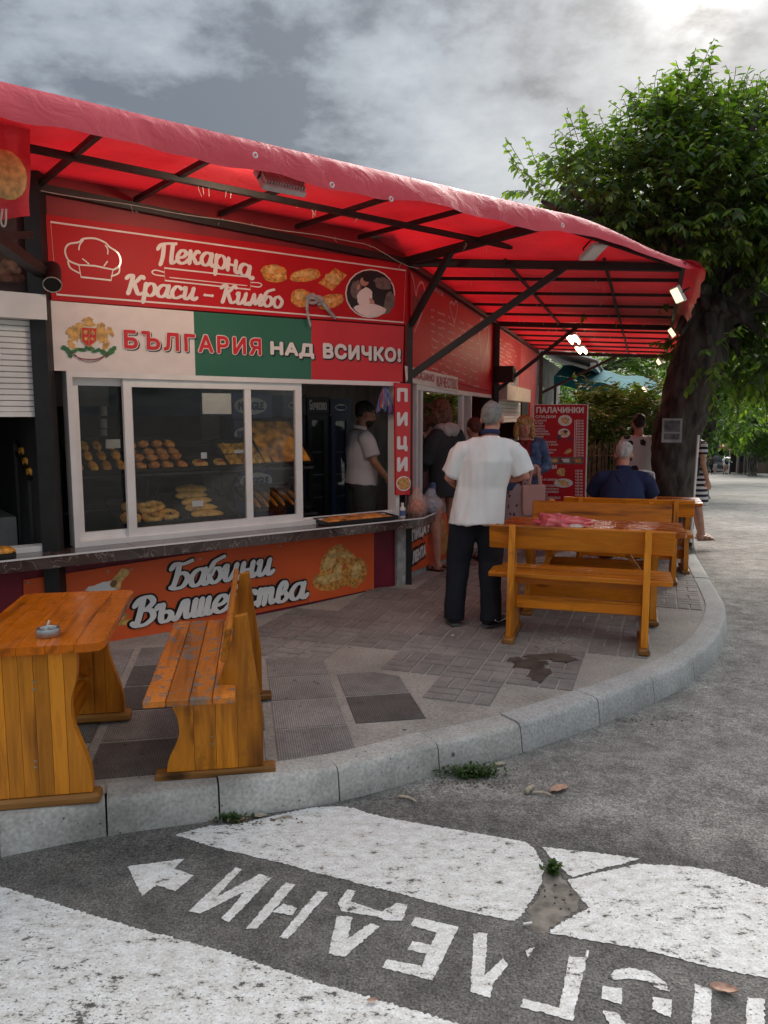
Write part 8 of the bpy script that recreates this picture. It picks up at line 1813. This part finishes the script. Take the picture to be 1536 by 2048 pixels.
dry_leaf(1118, 1582, .10, 'pinkish dry leaf lying on the asphalt next to a snapped stick', .5); dry_leaf(1448, 1984, .075, 'brown curled dry leaf at the bottom right beside the painted letters', -.3); dry_leaf(1310, 1397, .05, 'pale dry leaf on the asphalt near the curved kerb', .8, M_STICK); dry_leaf(1412, 1378, .035, 'small whitish scrap at the foot of the curved kerb', .2, M_CREAM); dry_leaf(1000, 1532, .06, 'grey-brown dry leaf beside the weeds at the kerb', .4, M_STICK); dry_leaf(472, 1645, .07, 'brown dry leaf at the kerb foot beside the tip of the white paint', .3); dry_leaf(520, 1636, .06, 'thin brown leaf curl at the kerb right of the other one', .1, M_STICK); dry_leaf(745, 2006, .03, 'tiny red-brown leaf on the lower white painted area', .1)
def stick(a, b, r, label, kn=.006):
    A, B = on_road(*a), on_road(*b); A.z += r + .003; B.z += r + .003; m_ = A.lerp(B, .5) + Vector((kn, kn, .003)); mb = MB(); mb.tube(catmull([A, m_, B], 4), [r * (1.2 - .5 * i / 8) for i in range(9)], 7); return tag(mb.build('stick', M_STICK, smooth=True, loc=A), label, 'stick')
stick((1065, 1588), (1104, 1595), .006, 'pale snapped stick lying beside the pinkish leaf'); stick((798, 1596), (832, 1607), .006, 'pale stick on the asphalt below the kerb joint'); stick((1052, 1590), (1066, 1578), .011, 'short pale curl of bark at the end of the snapped stick'); stick((585, 1637), (550, 1641), .004, 'thin twig at the kerb foot above the white paint')
def butt(px, py, rz, label, l=.03): p = on_road(px, py); p.z += .009; d = Vector((math.cos(rz), math.sin(rz), 0)); mb = MB(); mb.tube([p - d * l * .5, p + d * l * .5], .004, 8); o = mb.build('cigarette_end', M_WHITEP, loc=p); return tag(o, label, 'cigarette end')
butt(1055, 1852, .2, 'white cigarette end on the bare earth between painted areas'); butt(1174, 1914, 1.2, 'white cigarette end at the top of a painted letter'); butt(1432, 1905, -.9, 'white cigarette end on the chipped right white area')
def tuft(px, py, rx, ry, n, h, label_kind, seed):
    c = on_road(px, py); rnd = random.Random(seed); mb = MB()
    for k in range(n):
        a = rnd.uniform(0, 6.28); q = abs(rnd.gauss(0, .55)); p = c + Vector((rx * q * math.cos(a), ry * q * math.sin(a), 0)); p.z = road_z(p.y) + .002
        for j in range(3): m_ = leaf_matrix(p + Vector((0, 0, rnd.uniform(0, h))), Vector((rnd.gauss(0, 1), rnd.gauss(0, 1), rnd.uniform(.1, .9))), (0, 0, 1), rnd.uniform(.012, .028)); mb.add([m_ @ Vector(v) for v in LEAF], LEAF_F)
    return tag(mb.build('weeds', M_WEED), kind='stuff')
tuft(945, 1552, .13, .055, 330, .035, '', 1); tuft(1106, 1746, .022, .018, 60, .035, '', 2); tuft(462, 1642, .07, .02, 60, .018, '', 3)
mb = MB(); rnd = random.Random(14)
for cx_, cy_, rx, ry, n in ((945, 1570, .17, .05, 70), (500, 1642, .16, .03, 60), (1120, 1800, .05, .06, 14), (1250, 1440, .3, .06, 40)):
    c = on_road(cx_, cy_)
    for k in range(n): p = c + Vector((rnd.gauss(0, rx * .6), rnd.gauss(0, ry * .6), 0)); p.z = road_z(p.y) + .004; mb.ell(p, (rnd.uniform(.002, .008), rnd.uniform(.002, .005), .003), 5, 4)
tag(mb.build('debris', simple('crumbs_brown', (.2, .15, .11), .9, var=.5, scale=50)), kind='stuff')
mb = MB()
for k in range(90): p = on_ground(1125 + rnd.gauss(0, 28), 1281 + rnd.gauss(0, 9)); p.z += .009; mb.ell(p, (rnd.uniform(.002, .005), rnd.uniform(.002, .004), .0015), 5, 4)
tag(mb.build('crumbs', M_CREAM), kind='stuff')
mb = MB(); rnd = random.Random(15)
for k, (cx_, cy_, rx, ry) in enumerate(((1060, 1330, 34, 9), (1100, 1315, 46, 6), (1078, 1350, 22, 16), (1030, 1322, 14, 5), (1130, 1322, 26, 5))):
    pts = blob(cx_, cy_, rx, ry, 22, .22, 0, rnd); mb.add([(q.x, q.y, q.z + .0095 + .0004 * k) for q in (on_ground(*p) for p in pts)], [tuple(range(22))[::-1]])
tag(mb.build('puddle', M_WET), kind='stuff')
# litter dropped on the pavement
for (px, py, l, r_) in ((905, 1273, .02, .2), (860, 1110, .05, .4)):
    p = on_ground(px, py); p.z += .010; mb = MB(); mb.box(p, (l, l * .6, .004), Matrix.Rotation(r_, 3, 'Z')); tag(mb.build('paper_scrap', M_WHITEP, loc=p), 'small white paper scrap on the pavers near the man in white' if l < .03 else 'white paper scrap by the plaster base of the kiosk corner', 'scrap')
